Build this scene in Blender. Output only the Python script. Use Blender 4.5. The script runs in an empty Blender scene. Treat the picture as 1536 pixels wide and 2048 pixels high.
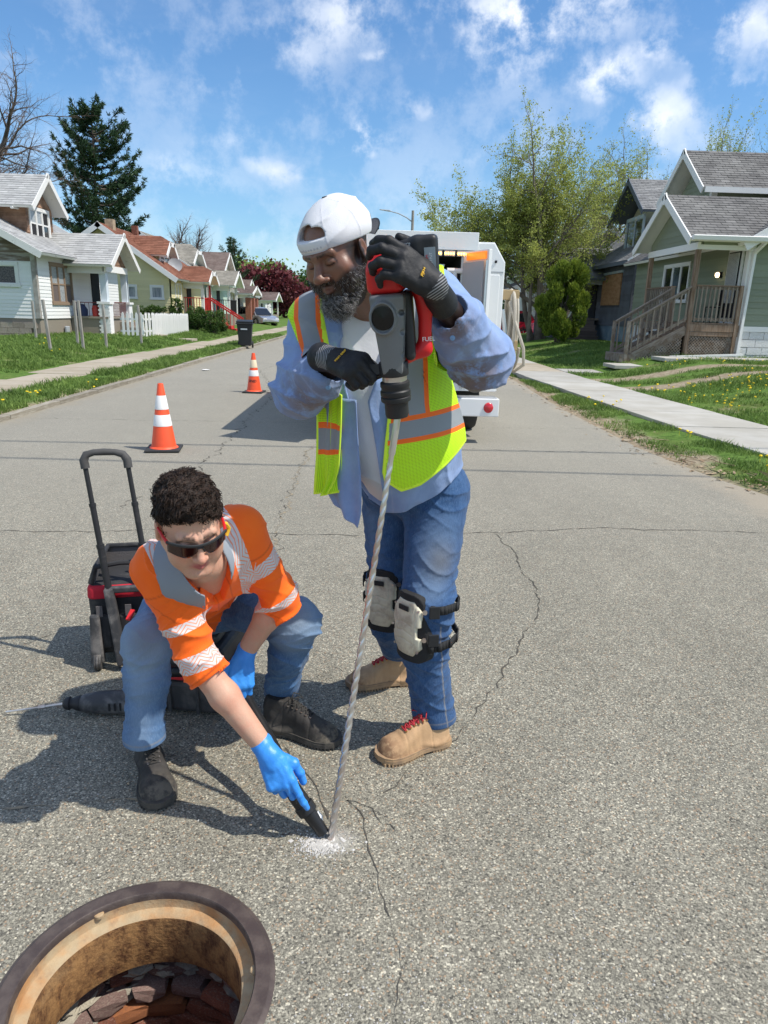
import bpy, bmesh, math, random, numpy as np
from mathutils import Vector, Matrix, noise as mnoise
SC=bpy.context.scene; COL=SC.collection; PI=math.pi; R=math.radians
rnd=random.Random(7); V=Vector
# ---------------------------------------------------------------- camera
CH=1.5
def cam_axes():
    p,y,a=R(16.0),R(1.35),R(1.6)
    f=V((math.sin(y)*math.cos(p),math.cos(y)*math.cos(p),-math.sin(p)))
    r0=V((math.cos(y),-math.sin(y),0)); u0=r0.cross(f)
    return r0*math.cos(a)+u0*math.sin(a), u0*math.cos(a)-r0*math.sin(a), f
cr,cu,cf=cam_axes()
cd=bpy.data.cameras.new('camera'); cam=bpy.data.objects.new('camera',cd); COL.objects.link(cam)
cam.matrix_world=Matrix(((cr.x,cu.x,-cf.x,0),(cr.y,cu.y,-cf.y,0),(cr.z,cu.z,-cf.z,CH),(0,0,0,1)))
cd.sensor_fit='VERTICAL'; cd.sensor_height=24; cd.lens=24*1400/2048; cd.clip_start=.05; cd.clip_end=3000
SC.camera=cam
# ---------------------------------------------------------------- sun and sky
SUN_EL,SUN_AZ=R(56.5),R(106)          # azimuth clockwise from +Y : sun stands right, slightly behind the viewer
sdir=V((math.sin(SUN_AZ)*math.cos(SUN_EL),math.cos(SUN_AZ)*math.cos(SUN_EL),math.sin(SUN_EL)))
sl=bpy.data.lights.new('sun','SUN'); sl.energy=3.5; sl.angle=R(.55); sl.color=(1,.945,.86)
so=bpy.data.objects.new('sun',sl); COL.objects.link(so); so.rotation_euler=sdir.to_track_quat('Z','Y').to_euler(); so.location=(10,-5,30)
SC.view_settings.view_transform='Standard'; SC.view_settings.look='None'; SC.view_settings.gamma=1
SC.view_settings.exposure=0.47; SC.view_settings.use_curve_mapping=False
W=bpy.data.worlds.new('World'); SC.world=W; W.use_nodes=True; nt=W.node_tree; nt.nodes.clear()
class NT:
    def __init__(s,t): s.t=t
    def n(s,ty,**k):
        nd=s.t.nodes.new(ty)
        for a,b in k.items():
            if a.startswith('i_'):
                key=a[2:]; key=int(key) if key.isdigit() else key.replace('_',' ')
                s.set(nd.inputs[key],b)
            else: setattr(nd,a,b)
        return nd
    def set(s,inp,b):
        if isinstance(b,bpy.types.NodeSocket): s.t.links.new(b,inp)
        elif isinstance(b,bpy.types.Node): s.t.links.new(b.outputs[0],inp)
        else:
            if inp.type=='RGBA' and len(b)==3: b=tuple(b)+(1,)
            inp.default_value=b
    def m(s,op,a,b=0.0,c=0.0,clamp=False):
        nd=s.t.nodes.new('ShaderNodeMath'); nd.operation=op; nd.use_clamp=clamp
        for i,v in enumerate((a,b,c)): s.set(nd.inputs[i],v)
        return nd.outputs[0]
    def vm(s,op,a,b=(0,0,0),out=0):
        nd=s.t.nodes.new('ShaderNodeVectorMath'); nd.operation=op
        s.set(nd.inputs[0],a)
        if op=='SCALE': s.set(nd.inputs['Scale'],b)
        else: s.set(nd.inputs[1],b)
        return nd.outputs[out]
    def mix(s,f,a,b,bt='MIX'):
        nd=s.t.nodes.new('ShaderNodeMix'); nd.data_type='RGBA'; nd.blend_type=bt
        s.set(nd.inputs[0],f); s.set(nd.inputs[6],a); s.set(nd.inputs[7],b); return nd.outputs[2]
    def ramp(s,f,stops,interp='LINEAR'):
        nd=s.t.nodes.new('ShaderNodeValToRGB'); cr_=nd.color_ramp; cr_.interpolation=interp
        while len(cr_.elements)<len(stops): cr_.elements.new(.5)
        for e,(p,c) in zip(cr_.elements,stops):
            e.position=p; e.color=(c,c,c,1) if isinstance(c,(int,float)) else tuple(c)+(1,)
        s.set(nd.inputs[0],f); return nd.outputs[0]
    def noise(s,vec,scale,detail=4,rough=.55,dist=0):
        return s.n('ShaderNodeTexNoise',i_Vector=vec,i_Scale=scale,i_Detail=detail,i_Roughness=rough,i_Distortion=dist).outputs[0]
    def ss(s,x,a,b):
        nd=s.t.nodes.new('ShaderNodeMapRange'); nd.interpolation_type='SMOOTHSTEP'
        for i,v in enumerate((x,a,b,0.,1.)): s.set(nd.inputs[i],v)
        return nd.outputs[0]
w=NT(nt)
sky=w.n('ShaderNodeTexSky'); sky.sky_type='NISHITA'; sky.sun_disc=False; sky.sun_elevation=SUN_EL; sky.sun_rotation=SUN_AZ
sky.air_density=1.15; sky.dust_density=.5; sky.ozone_density=2.2; sky.altitude=100
tc=w.n('ShaderNodeTexCoord').outputs['Generated']; dirn=w.vm('NORMALIZE',tc)
sx=w.n('ShaderNodeSeparateXYZ',i_0=dirn); dz=sx.outputs[2]
# cloud layer: direction projected on a plane high above
zc=w.m('MAXIMUM',w.m('ADD',dz,.12),.05)
pl=w.n('ShaderNodeCombineXYZ',i_0=w.m('DIVIDE',sx.outputs[0],zc),i_1=w.m('DIVIDE',sx.outputs[1],zc),i_2=0.0).outputs[0]
warp=w.n('ShaderNodeTexNoise',i_Vector=pl,i_Scale=2.3,i_Detail=5.0,i_Roughness=.6).outputs[1]
plw=w.vm('ADD',pl,w.vm('SCALE',w.vm('SUBTRACT',warp,(.5,.5,.5)),.55))
n1=w.noise(plw,2.1,8,.62); n2=w.noise(w.vm('MULTIPLY',plw,(1.2,2.2,1)),.9,6,.55,.6)
dw=w.vm('ADD',dirn,w.vm('SCALE',w.vm('SUBTRACT',w.n('ShaderNodeTexNoise',i_Vector=dirn,i_Scale=8.,i_Detail=5.0,i_Roughness=.58).outputs[1],(.5,.5,.5)),.11))
CLOUDS=[
(0.1057,0.9467,0.3042,0.0249,0.90),
(0.0098,0.9573,0.2888,0.0204,0.75),
(-0.0090,0.9777,0.2097,0.0378,0.95),
(-0.1120,0.9789,0.1707,0.0395,0.85),
(0.0440,0.9687,0.2445,0.0259,0.75),
(0.2757,0.9240,0.2650,0.0499,1.05),
(0.3162,0.9053,0.2838,0.0342,0.80),
(0.3642,0.8917,0.2688,0.0283,0.70),
(0.4068,0.8789,0.2491,0.0393,0.80),
(0.3407,0.9147,0.2174,0.0650,0.85),
(0.3117,0.9282,0.2033,0.0361,0.90),
(-0.0393,0.9432,0.3300,0.0989,0.80),
(-0.0981,0.9483,0.3018,0.0708,0.70),
(-0.1637,0.9485,0.2712,0.0655,0.55),
(0.1736,0.9274,0.3313,0.1091,0.95),
(0.2488,0.9097,0.3324,0.0901,0.80),
(0.4001,0.8636,0.3069,0.0647,0.90),
(0.0594,0.9404,0.3347,0.0697,0.50),
(-0.3451,0.8932,0.2882,0.1102,0.28),
(-0.2836,0.9190,0.2740,0.0858,0.24),
(-0.2662,0.9515,0.1544,0.0557,0.50),
(-0.2168,0.9574,0.1907,0.0370,0.35),
(-0.1689,0.9653,0.1994,0.0310,0.35),
(0.2969,0.9281,0.2245,0.0359,0.60),
(0.1261,0.9747,0.1845,0.0254,0.40),
(-0.2026,0.9685,0.1447,0.0380,0.40),
(-0.0082,0.9729,0.2311,0.0311,0.40),
(0.3585,0.8868,0.2918,0.0501,0.60),
(0.1650,0.9351,0.3136,0.0525,0.70),
(-0.3260,0.9317,0.1603,0.0482,0.30),
]
acc=None
for (cx,cy,cz,cr_,cs) in CLOUDS:
    dd=w.vm('LENGTH',w.vm('MULTIPLY',w.vm('SUBTRACT',dw,(cx,cy,cz)),(.8,.8,1.5)),(0,0,0),1)
    g=w.m('MULTIPLY',w.m('SUBTRACT',1.0,w.m('DIVIDE',dd,cr_*1.0),clamp=True),cs*.98)
    acc=g if acc is None else w.m('SMOOTH_MAX',acc,g,.25)
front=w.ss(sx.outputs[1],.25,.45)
gen=w.ss(w.m('ADD',n1,w.m('MULTIPLY',n2,.35)),.58,.86)         # unseen broken cloud behind and above the viewer, thickened to add white fill light
dens=w.m('MULTIPLY',acc,w.ss(w.noise(dirn,13.,8,.64),.42,.62))
wisp=w.m('MULTIPLY',w.ss(n2,.45,.85),.07)
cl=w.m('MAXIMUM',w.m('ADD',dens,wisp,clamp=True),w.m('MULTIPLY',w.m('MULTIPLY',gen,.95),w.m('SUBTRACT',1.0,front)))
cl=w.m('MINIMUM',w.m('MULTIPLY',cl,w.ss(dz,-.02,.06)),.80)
haze=w.m('MULTIPLY',w.m('SUBTRACT',1.0,w.ss(dz,0.,.34)),.09)
skyc=w.mix(1.0,sky.outputs[0],(.55,.79,1.0,1),'MULTIPLY')
skyh=w.mix(haze,skyc,(3.9,5.4,7.4,1))
shade=w.mix(w.ss(w.noise(dw,7.,6,.6),.35,.65),(5.9,6.4,7.3,1),(8.6,8.7,8.9,1))
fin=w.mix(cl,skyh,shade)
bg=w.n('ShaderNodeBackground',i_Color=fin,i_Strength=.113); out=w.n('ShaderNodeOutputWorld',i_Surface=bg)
# ---------------------------------------------------------------- materials
def M(name,base,rough=.7,metal=0.,c2=None,vs=6.,va=.0,bump=0.,bs=60.,bd=.01,spec=.4,rand=0.,attr=None,dirt=None,coat=0.,aa=.55,obj=True,vdet=4,stretch=None,c2lo=.35,c2hi=.65,sheen=0.,emit=None,es=0.,sss=0.,build=None,alpha=None,trans=0.):
    m=bpy.data.materials.new(name); m.use_nodes=True; t=m.node_tree; b=t.nodes['Principled BSDF']; q=NT(t); q.b=b
    tcn=q.n('ShaderNodeTexCoord').outputs['Object']; q.co=tcn
    vec=tcn if not stretch else q.vm('MULTIPLY',tcn,stretch)
    col=tuple(base)+(1,) if len(base)==3 else base
    c=col
    if c2: c=q.mix(q.ss(q.noise(vec,vs,vdet,.6),c2lo,c2hi),col,tuple(c2)+(1,))
    if va:
        f=q.m('MULTIPLY_ADD',q.m('SUBTRACT',q.noise(vec,vs*2.7,5,.65),.5),2*va*1.6,1.0)
        c=q.mix(1.0,c,q.n('ShaderNodeCombineColor',i_0=f,i_1=f,i_2=f).outputs[0],'MULTIPLY')
    if rand:
        rn=q.n('ShaderNodeObjectInfo').outputs['Random']
        f=q.m('MULTIPLY_ADD',q.m('SUBTRACT',rn,.5),2*rand,1.0)
        c=q.mix(1.0,c,q.n('ShaderNodeCombineColor',i_0=f,i_1=f,i_2=f).outputs[0],'MULTIPLY')
    if attr:
        a=q.n('ShaderNodeAttribute'); a.attribute_name=attr
        f=q.m('MULTIPLY_ADD',q.m('SUBTRACT',a.outputs['Fac'],.5),aa,1.0)
        c=q.mix(1.0,c,q.n('ShaderNodeCombineColor',i_0=f,i_1=f,i_2=f).outputs[0],'MULTIPLY')
    if dirt:   # (colour, scale, low, high, amount)
        dc,ds,lo,hi,am=dirt
        c=q.mix(q.m('MULTIPLY',q.ss(q.noise(tcn,ds,6,.65,.3),lo,hi),am),c,tuple(dc)+(1,))
    if bump:
        h=q.noise(vec,bs,5,.6); bn=q.n('ShaderNodeBump',i_Strength=bump,i_Distance=bd,i_Height=h); t.links.new(bn.outputs[0],b.inputs['Normal']); q.bn=bn
    q.set(b.inputs['Roughness'],rough); q.set(b.inputs['Metallic'],metal); q.set(b.inputs['Specular IOR Level'],spec)
    if coat: q.set(b.inputs['Coat Weight'],coat); q.set(b.inputs['Coat Roughness'],.12)
    if sheen: q.set(b.inputs['Sheen Weight'],sheen)
    if sss: q.set(b.inputs['Subsurface Weight'],sss); q.set(b.inputs['Subsurface Radius'],(.012,.005,.003)); q.set(b.inputs['Subsurface Scale'],.6)
    if emit: q.set(b.inputs['Emission Color'],tuple(emit)+(1,)); q.set(b.inputs['Emission Strength'],es)
    if trans: q.set(b.inputs['Transmission Weight'],trans)
    if build:
        r=build(q,c)
        if r is not None: c=r
    q.set(b.inputs['Base Color'],c)
    m.diffuse_color=col
    return m
# ---------------------------------------------------------------- objects
def link(o,parent=None):
    COL.objects.link(o)
    if parent is not None: o.parent=parent
    return o
def thing(name,label,cat,loc=(0,0,0),rz=0,group=None,empty=True):
    o=bpy.data.objects.new(name,None); o.empty_display_size=.1; COL.objects.link(o); o.location=loc; o.rotation_euler=(0,0,rz)
    o['label']=label; o['category']=cat
    if group:o['group']=group
    return o
def tag(o,label,cat,group=None):
    o['label']=label; o['category']=cat
    if group:o['group']=group
    return o
def rootloc(o):
    v=V((0,0,0))
    while o is not None: v+=o.location; o=o.parent
    return v
class MB:
    """collects shapes, then links them as one mesh object"""
    def __init__(s): s.v=[]; s.f=[]; s.mi=[]; s.a=[]; s.cm=0; s.ca=.5
    def add(s,vs,fs):
        o=len(s.v); s.v+= [tuple(v) for v in vs]
        for f in fs: s.f.append(tuple(i+o for i in f)); s.mi.append(s.cm); s.a.append(s.ca)
        return s
    def box(s,x0,x1,y0,y1,z0,z1,m=None):
        vs=[V((x,y,z)) for z in (z0,z1) for y in (y0,y1) for x in (x0,x1)]
        if m is not None: vs=[m@v for v in vs]
        return s.add(vs,[(0,2,3,1),(4,5,7,6),(0,1,5,4),(2,6,7,3),(0,4,6,2),(1,3,7,5)])
    def bar(s,p,q,w_,h,up=(0,0,1),w2=None,h2=None):
        p,q=V(p),V(q); d=(q-p).normalized(); up=V(up)
        if abs(d.dot(up))>.98: up=V((0,1,0)) if abs(d.y)<.9 else V((1,0,0))
        r_=d.cross(up).normalized(); u_=r_.cross(d)
        w2=w_ if w2 is None else w2; h2=h if h2 is None else h2
        vs=[]
        for c,a,b in ((p,w_/2,h/2),(q,w2/2,h2/2)): vs+=[c-r_*a-u_*b,c+r_*a-u_*b,c+r_*a+u_*b,c-r_*a+u_*b]
        return s.add(vs,[(3,2,1,0),(4,5,6,7),(0,1,5,4),(1,2,6,5),(2,3,7,6),(3,0,4,7)])
    def tube(s,pts,rad,n=8,cap=True,ecc=1.,up=None):
        pts=[V(p) for p in pts]; k=len(pts)
        if not hasattr(rad,'__len__'): rad=[rad]*k
        rings=[]; pr_=None
        for i,p in enumerate(pts):
            d=(pts[min(i+1,k-1)]-pts[max(i-1,0)])
            d=d.normalized() if d.length>1e-9 else V((0,0,1))
            if pr_ is None:
                a=V(up) if up else (V((0,0,1)) if abs(d.z)<.9 else V((1,0,0)))
                x=d.cross(a).normalized()
            else: x=(pr_-d*pr_.dot(d)); x=x.normalized() if x.length>1e-6 else d.orthogonal().normalized()
            pr_=x; y=d.cross(x)
            rings.append([p+x*math.cos(2*PI*j/n)*rad[i]+y*math.sin(2*PI*j/n)*rad[i]*ecc for j in range(n)])
        vs=[v for r_ in rings for v in r_]
        fs=[(i*n+j,i*n+(j+1)%n,(i+1)*n+(j+1)%n,(i+1)*n+j) for i in range(k-1) for j in range(n)]
        if cap: fs+=[tuple(reversed(range(n))),tuple(range((k-1)*n,k*n))]
        return s.add(vs,fs)
    def lathe(s,prof,n=24,m=None,cap=True):
        vs=[];k=len(prof)
        for r_,z in prof:
            for j in range(n):
                v=V((math.cos(2*PI*j/n)*r_,math.sin(2*PI*j/n)*r_,z)); vs.append(m@v if m is not None else v)
        fs=[(i*n+j,i*n+(j+1)%n,(i+1)*n+(j+1)%n,(i+1)*n+j) for i in range(k-1) for j in range(n)]
        if cap: fs+=[tuple(reversed(range(n))),tuple(range((k-1)*n,k*n))]
        return s.add(vs,fs)
    def prism(s,poly,d,m=None):
        """poly: list of 3D points (planar), extruded by vector d"""
        n=len(poly); a=[V(p) for p in poly]; b=[p+V(d) for p in a]; vs=a+b
        if m is not None: vs=[m@v for v in vs]
        return s.add(vs,[tuple(reversed(range(n))),tuple(range(n,2*n))]+[(i,(i+1)%n,(i+1)%n+n,i+n) for i in range(n)])
    def build(s,name,mat,parent=None,smooth=False,world=False,kind=None,bevel=0.,attr=None,fixn=True,bseg=2):
        me=bpy.data.meshes.new(name)
        vs=s.v
        if world and parent is not None:
            o=rootloc(parent); vs=[(a-o.x,b-o.y,c-o.z) for a,b,c in vs]
        me.from_pydata(vs,[],s.f)
        mats=mat if isinstance(mat,(list,tuple)) else [mat]
        for mm in mats: me.materials.append(mm)
        if len(mats)>1: me.polygons.foreach_set('material_index',s.mi)
        if attr:
            at=me.attributes.new(attr,'FLOAT','FACE'); at.data.foreach_set('value',s.a)
        if fixn and len(s.f)<60000:
            bm=bmesh.new(); bm.from_mesh(me); bmesh.ops.recalc_face_normals(bm,faces=bm.faces); bm.to_mesh(me); bm.free()
        if smooth:
            me.polygons.foreach_set('use_smooth',[True]*len(me.polygons))
            if smooth!=2: me.set_sharp_from_angle(angle=R(42))
        me.update()
        ob=bpy.data.objects.new(name,me); link(ob,parent)
        if bevel:
            b=ob.modifiers.new('b','BEVEL'); b.width=bevel; b.segments=bseg; b.limit_method='ANGLE'; b.angle_limit=R(35)
        if kind: ob['kind']=kind
        return ob
def npmesh(name,vs,fs,mat,parent=None,world=False,smooth=True,attrs=None,kind=None,mi=None,uv=None):
    """fs: (n,3) or (n,4) int array"""
    vs=np.asarray(vs,dtype=np.float32)
    if world and parent is not None: vs=vs-np.array(rootloc(parent),dtype=np.float32)
    me=bpy.data.meshes.new(name); k=fs.shape[1]
    me.vertices.add(len(vs)); me.vertices.foreach_set('co',vs.ravel())
    me.loops.add(fs.size); me.loops.foreach_set('vertex_index',fs.astype(np.int32).ravel())
    me.polygons.add(len(fs)); me.polygons.foreach_set('loop_start',np.arange(0,fs.size,k,dtype=np.int32))
    for m in (mat if isinstance(mat,(list,tuple)) else [mat]): me.materials.append(m)
    if mi is not None: me.polygons.foreach_set('material_index',np.asarray(mi,dtype=np.int32))
    me.polygons.foreach_set('use_smooth',np.full(len(fs),bool(smooth)))
    for an,av in (attrs or {}).items():
        av=np.asarray(av,dtype=np.float32)
        if av.ndim==1:
            a=me.attributes.new(an,'FLOAT','POINT' if len(av)==len(vs) else 'FACE'); a.data.foreach_set('value',av)
        else:
            a=me.attributes.new(an,'FLOAT_VECTOR','POINT'); a.data.foreach_set('vector',av.ravel())
    me.update(calc_edges=True); me.validate()
    ob=bpy.data.objects.new(name,me); link(ob,parent)
    if kind: ob['kind']=kind
    return ob
UNIT=MB().box(-.5,.5,-.5,.5,-.5,.5)
_um={}
def unitbox(name,mat,parent,c,sz,rot=None,bev=0):
    """one block as an object of its own, mesh data shared with its like"""
    key=(name,mat.name)
    if key not in _um:
        me=bpy.data.meshes.new(name); me.from_pydata(UNIT.v,[],UNIT.f); me.materials.append(mat); _um[key]=me
    o=bpy.data.objects.new(name,_um[key]); link(o,parent)
    mt=Matrix.Translation(V(c))
    if rot is not None: mt=mt@rot.to_4x4()
    o.matrix_basis=mt@Matrix.Diagonal((sz[0],sz[1],sz[2],1))
    return o
def ubar(name,mat,parent,p,q,w_,h,up=(0,0,1)):
    p,q=V(p),V(q); d=(q-p); L=d.length; d.normalize(); up=V(up)
    if abs(d.dot(up))>.98: up=V((1,0,0))
    y=up.cross(d).normalized(); z=d.cross(y)
    return unitbox(name,mat,parent,(p+q)/2,(L,w_,h),Matrix((d,y,z)).transposed())
def text(name,s,size,mat,parent,loc,rot,ext=.0006,align='CENTER',sx_=1.,sp=1.):
    c=bpy.data.curves.new(name,'FONT'); c.body=s; c.size=size; c.extrude=ext; c.align_x=align; c.align_y='CENTER'; c.space_character=sp
    t=bpy.data.objects.new(name,c); COL.objects.link(t)
    dg=bpy.context.evaluated_depsgraph_get(); me=bpy.data.meshes.new_from_object(t.evaluated_get(dg)); bpy.data.objects.remove(t)
    me.materials.clear(); me.materials.append(mat)
    o=bpy.data.objects.new(name,me); link(o,parent)
    mt=rot.to_4x4() if not isinstance(rot,Matrix) or len(rot)==3 else rot
    o.matrix_basis=Matrix.Translation(V(loc))@mt@Matrix.Diagonal((sx_,1,1,1)); return o
def copy_tree(o,parent=None):
    c=o.copy(); COL.objects.link(c); c.parent=parent
    for ch in [x for x in TREE.get(o.name,[])]: copy_tree(ch,c)
    return c
TREE={}
def index_tree(o):
    for x in bpy.data.objects:
        if x.parent is not None: TREE.setdefault(x.parent.name,[])
    TREE.clear()
    for x in bpy.data.objects:
        if x.parent is not None: TREE.setdefault(x.parent.name,[]).append(x)
def gz(x,y):
    """height of the ground"""
    def st(a,b,t): t=min(max((t-a)/(b-a),0),1); return t*t*(3-2*t)
    if x>0: return .06*st(3.4,4.3,x)+.44*st(5.4,8.6,x)
    return .10*st(4.72,5.0,-x)+.22*st(6.6,9.0,-x)
# ================================================================ ground, road, pavements
def lerp_t(tab,y):
    if y<=tab[0][0]: return tab[0][1]
    for (a,b),(c,d) in zip(tab,tab[1:]):
        if y<=c: return b+(d-b)*(y-a)/(c-a)
    return tab[-1][1]
RE=[(-40,3.7),(5.5,3.72),(6.7,3.42),(8,3.24),(12,3.22),(16.3,3.4),(22,3.45),(30,3.5),(400,3.6)]     # right road edge
SN=[(-40,4.75),(5,4.62),(7.5,4.42),(9.2,4.2),(12.5,3.95),(17.8,3.62),(25,3.6),(400,3.65)]     # near edge of the right pavement
reX=lambda y: lerp_t(RE,y); snX=lambda y: lerp_t(SN,y)
LW=1.42
def ground_mat(q,c):
    sp=q.n('ShaderNodeSeparateXYZ',i_0=q.co); x,y=sp.outputs[0],sp.outputs[1]
    n=q.noise(q.co,1.1,6,.65); nf=q.noise(q.co,9.,5,.7); nb=q.noise(q.co,.35,4,.6)
    g=q.mix(q.ss(nf,.3,.7),(.06,.115,.022,1),(.13,.22,.045,1))
    g=q.mix(q.m('MULTIPLY',q.ss(n,.48,.72),.6),g,(.17,.16,.06,1))
    d=q.mix(q.ss(nf,.35,.7),(.24,.19,.125,1),(.40,.34,.25,1))
    xr=q.m('ADD',x,q.m('MULTIPLY',q.m('SUBTRACT',n,.5),1.5))
    # bare strip beside the asphalt, two wheel tracks over the right lawn, worn left kerb
    e1=q.m('SUBTRACT',1.0,q.ss(xr,3.45,3.85)); e1=q.m('MULTIPLY',e1,q.m('GREATER_THAN',x,0.))
    xl=q.m('ADD',x,q.m('MULTIPLY',q.m('SUBTRACT',n,.5),.5)); e2=q.m('MULTIPLY',q.ss(xl,-5.02,-4.80),q.m('LESS_THAN',x,0.))
    yn=q.m('ADD',y,q.m('MULTIPLY',q.m('SUBTRACT',nb,.5),.9)); yn=q.m('ADD',yn,q.m('MULTIPLY',q.m('SUBTRACT',n,.5),.5))
    t1=q.m('SUBTRACT',1.0,q.ss(q.m('ABSOLUTE',q.m('SUBTRACT',yn,14.9)),.18,.52))
    t2=q.m('SUBTRACT',1.0,q.ss(q.m('ABSOLUTE',q.m('SUBTRACT',yn,16.7)),.18,.55))
    tr=q.m('MULTIPLY',q.m('MAXIMUM',t1,t2),q.m('MULTIPLY',q.ss(x,4.6,5.4),q.m('SUBTRACT',1.0,q.ss(x,13,16))))
    pt=q.m('MULTIPLY',q.ss(n,.60,.70),.75)
    dm=q.m('MAXIMUM',q.m('MAXIMUM',e1,e2),q.m('MAXIMUM',tr,pt))
    return q.mix(dm,g,d)
m_ground=M('lawn_soil',(.1,.2,.04),rough=.95,spec=.1,bump=.7,bs=28,bd=.03,build=ground_mat)
def build_ground():
    xs=[-900,-300,-120,-60,-35,-22,-16]+[-14+.5*i for i in range(0,14)]+[-7.2,-6.9,-6.5,-6,-5.6,-5.3,-5.0,-4.86,-4.78,-4.7,-3,-1.1,.1,1.6,3.2,3.45,3.6,3.8,4.0,4.3,4.6,4.9,5.2,5.5,5.8,6.1,6.4,6.8,7.2,7.6,8,8.6,9.2,10,12,15,20,30,50,120,300,900]
    ys=[-300,-60,-20,-5,0,.64,1.84,2.5,4]+[5+1.0*i for i in range(0,40)]+[48,60,80,110,160,250,500,1200]
    xs=sorted(xs)
    vs=[]
    for y in ys:
        for x in xs:
            z=gz(x,y)
            if reX(y)+.02>x>-4.72: z=-.035
            if y>60: z*=max(0,1-(y-60)/120)
            vs.append((x,y,z))
    n=len(xs); fs=[]
    for j in range(len(ys)-1):
        for i in range(n-1):
            if xs[i]>=-1.2 and xs[i+1]<=.11 and ys[j]>=.6 and ys[j+1]<=1.9: continue
            fs.append((j*n+i,j*n+i+1,(j+1)*n+i+1,(j+1)*n+i))
    o=npmesh('ground',vs,np.array(fs),m_ground,smooth=True); o['kind']='structure'
    return o
ground=build_ground()
MHX,MHY,MHR=-.505,1.244,.307
def asphalt(q,c):
    v=q.n('ShaderNodeTexVoronoi',i_Vector=q.vm('ADD',q.co,q.vm('SCALE',q.n('ShaderNodeTexNoise',i_Vector=q.co,i_Scale=160.,i_Detail=2.).outputs[1],.006)),i_Scale=205.)
    v2=q.n('ShaderNodeTexVoronoi',i_Vector=q.co,i_Scale=112.); v3=q.n('ShaderNodeTexVoronoi',i_Vector=q.co,i_Scale=430.)
    s1=q.n('ShaderNodeSeparateColor',i_0=v.outputs[1]); s2=q.n('ShaderNodeSeparateColor',i_0=v2.outputs[1]); s3=q.n('ShaderNodeSeparateColor',i_0=v3.outputs[1])
    st=q.ramp(s1.outputs[0],[(0.,(.06,.058,.055)),(.10,(.11,.106,.096)),(.35,(.175,.167,.148)),(.6,(.235,.224,.196)),(.85,(.32,.303,.262)),(.97,(.46,.435,.38)),(1.,(.55,.50,.41))])
    tint=q.mix(q.m('GREATER_THAN',s1.outputs[1],.90),st,q.mix(.5,st,(.34,.22,.14,1)))
    f3=q.ramp(s3.outputs[0],[(0,(.09,.086,.077)),(.5,(.205,.195,.17)),(1,(.33,.313,.27))])
    big=q.m('GREATER_THAN',s2.outputs[2],.90)
    bigc=q.ramp(s2.outputs[0],[(0,(.05,.05,.05)),(.25,(.15,.143,.13)),(.7,(.31,.293,.255)),(1,(.50,.47,.41))])
    base=q.mix(q.m('GREATER_THAN',s1.outputs[2],.42),f3,tint)
    near=q.m('MULTIPLY',big,q.m('LESS_THAN',v2.outputs[0],.42))
    base=q.mix(q.m('MULTIPLY',near,.9),base,bigc)
    gap=q.m('MULTIPLY',q.ss(v.outputs[0],.50,.75),.45); base=q.mix(gap,base,(.06,.057,.05,1))
    # broad tone: worn paler lanes, darker blotches
    nb=q.noise(q.co,.55,5,.6); nm=q.noise(q.vm('MULTIPLY',q.co,(1,.35,1)),2.4,6,.68); nd=q.noise(q.co,11.,4,.6)
    f=q.m('MULTIPLY_ADD',q.m('SUBTRACT',nb,.5),.60,1.20); f=q.m('MULTIPLY',f,q.m('MULTIPLY_ADD',q.m('SUBTRACT',nm,.5),.45,1.)); f=q.m('MULTIPLY',f,q.m('MULTIPLY_ADD',q.m('SUBTRACT',nd,.5),.35,1.))
    base=q.mix(1.,base,q.n('ShaderNodeCombineColor',i_0=f,i_1=q.m('MULTIPLY',f,.985),i_2=q.m('MULTIPLY',f,.89)).outputs[0],'MULTIPLY')
    sp=q.n('ShaderNodeSeparateXYZ',i_0=q.co); X,Y=sp.outputs[0],sp.outputs[1]
    yv=q.ss(Y,2.2,9.); base=q.mix(q.m('MULTIPLY',yv,.55),base,(.32,.305,.262,1))     # blends to an even, paler tone further up the street
    # sandy edge, small dark marks
    n1=q.noise(q.co,1.4,6,.7); xe=q.m('ADD',X,q.m('MULTIPLY',q.m('SUBTRACT',n1,.5),1.3))
    base=q.mix(q.m('MULTIPLY',q.ss(xe,3.0,3.45),.75),base,(.36,.31,.235,1)); base=q.mix(q.m('MULTIPLY',q.m('SUBTRACT',1.,q.ss(xe,-4.75,-4.35)),.6),base,(.30,.265,.20,1))
    spk=q.noise(q.vm('MULTIPLY',q.co,(.6,1.6,1)),3.1,7,.75); base=q.mix(q.m('MULTIPLY',q.ss(spk,.685,.72),.5),base,(.05,.048,.045,1))
    # grey drilling dust round the bit
    dx=q.vm('LENGTH',q.vm('MULTIPLY',q.vm('SUBTRACT',q.co,(-.085,1.715,0)),(1.,1.25,0)),(0,0,0),1)
    dn=q.m('ADD',dx,q.m('MULTIPLY',q.m('SUBTRACT',q.noise(q.co,38.,6,.75),.5),.11))
    base=q.mix(q.m('MULTIPLY',q.m('SUBTRACT',1.,q.ss(dn,.0,.10)),.55),base,(.55,.535,.50,1))
    hb=q.m('ADD',q.m('MULTIPLY',q.m('SUBTRACT',1.,v.outputs[0]),.6),q.m('ADD',q.m('MULTIPLY',s1.outputs[0],.5),q.m('MULTIPLY',near,.5)))
    bn=q.n('ShaderNodeBump',i_Strength=.75,i_Distance=.0034,i_Height=hb); q.t.links.new(bn.outputs[0],q.b.inputs['Normal'])
    return base
m_road=M('weathered_asphalt',(.22,.215,.2),rough=.93,spec=.22,build=asphalt)
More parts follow.
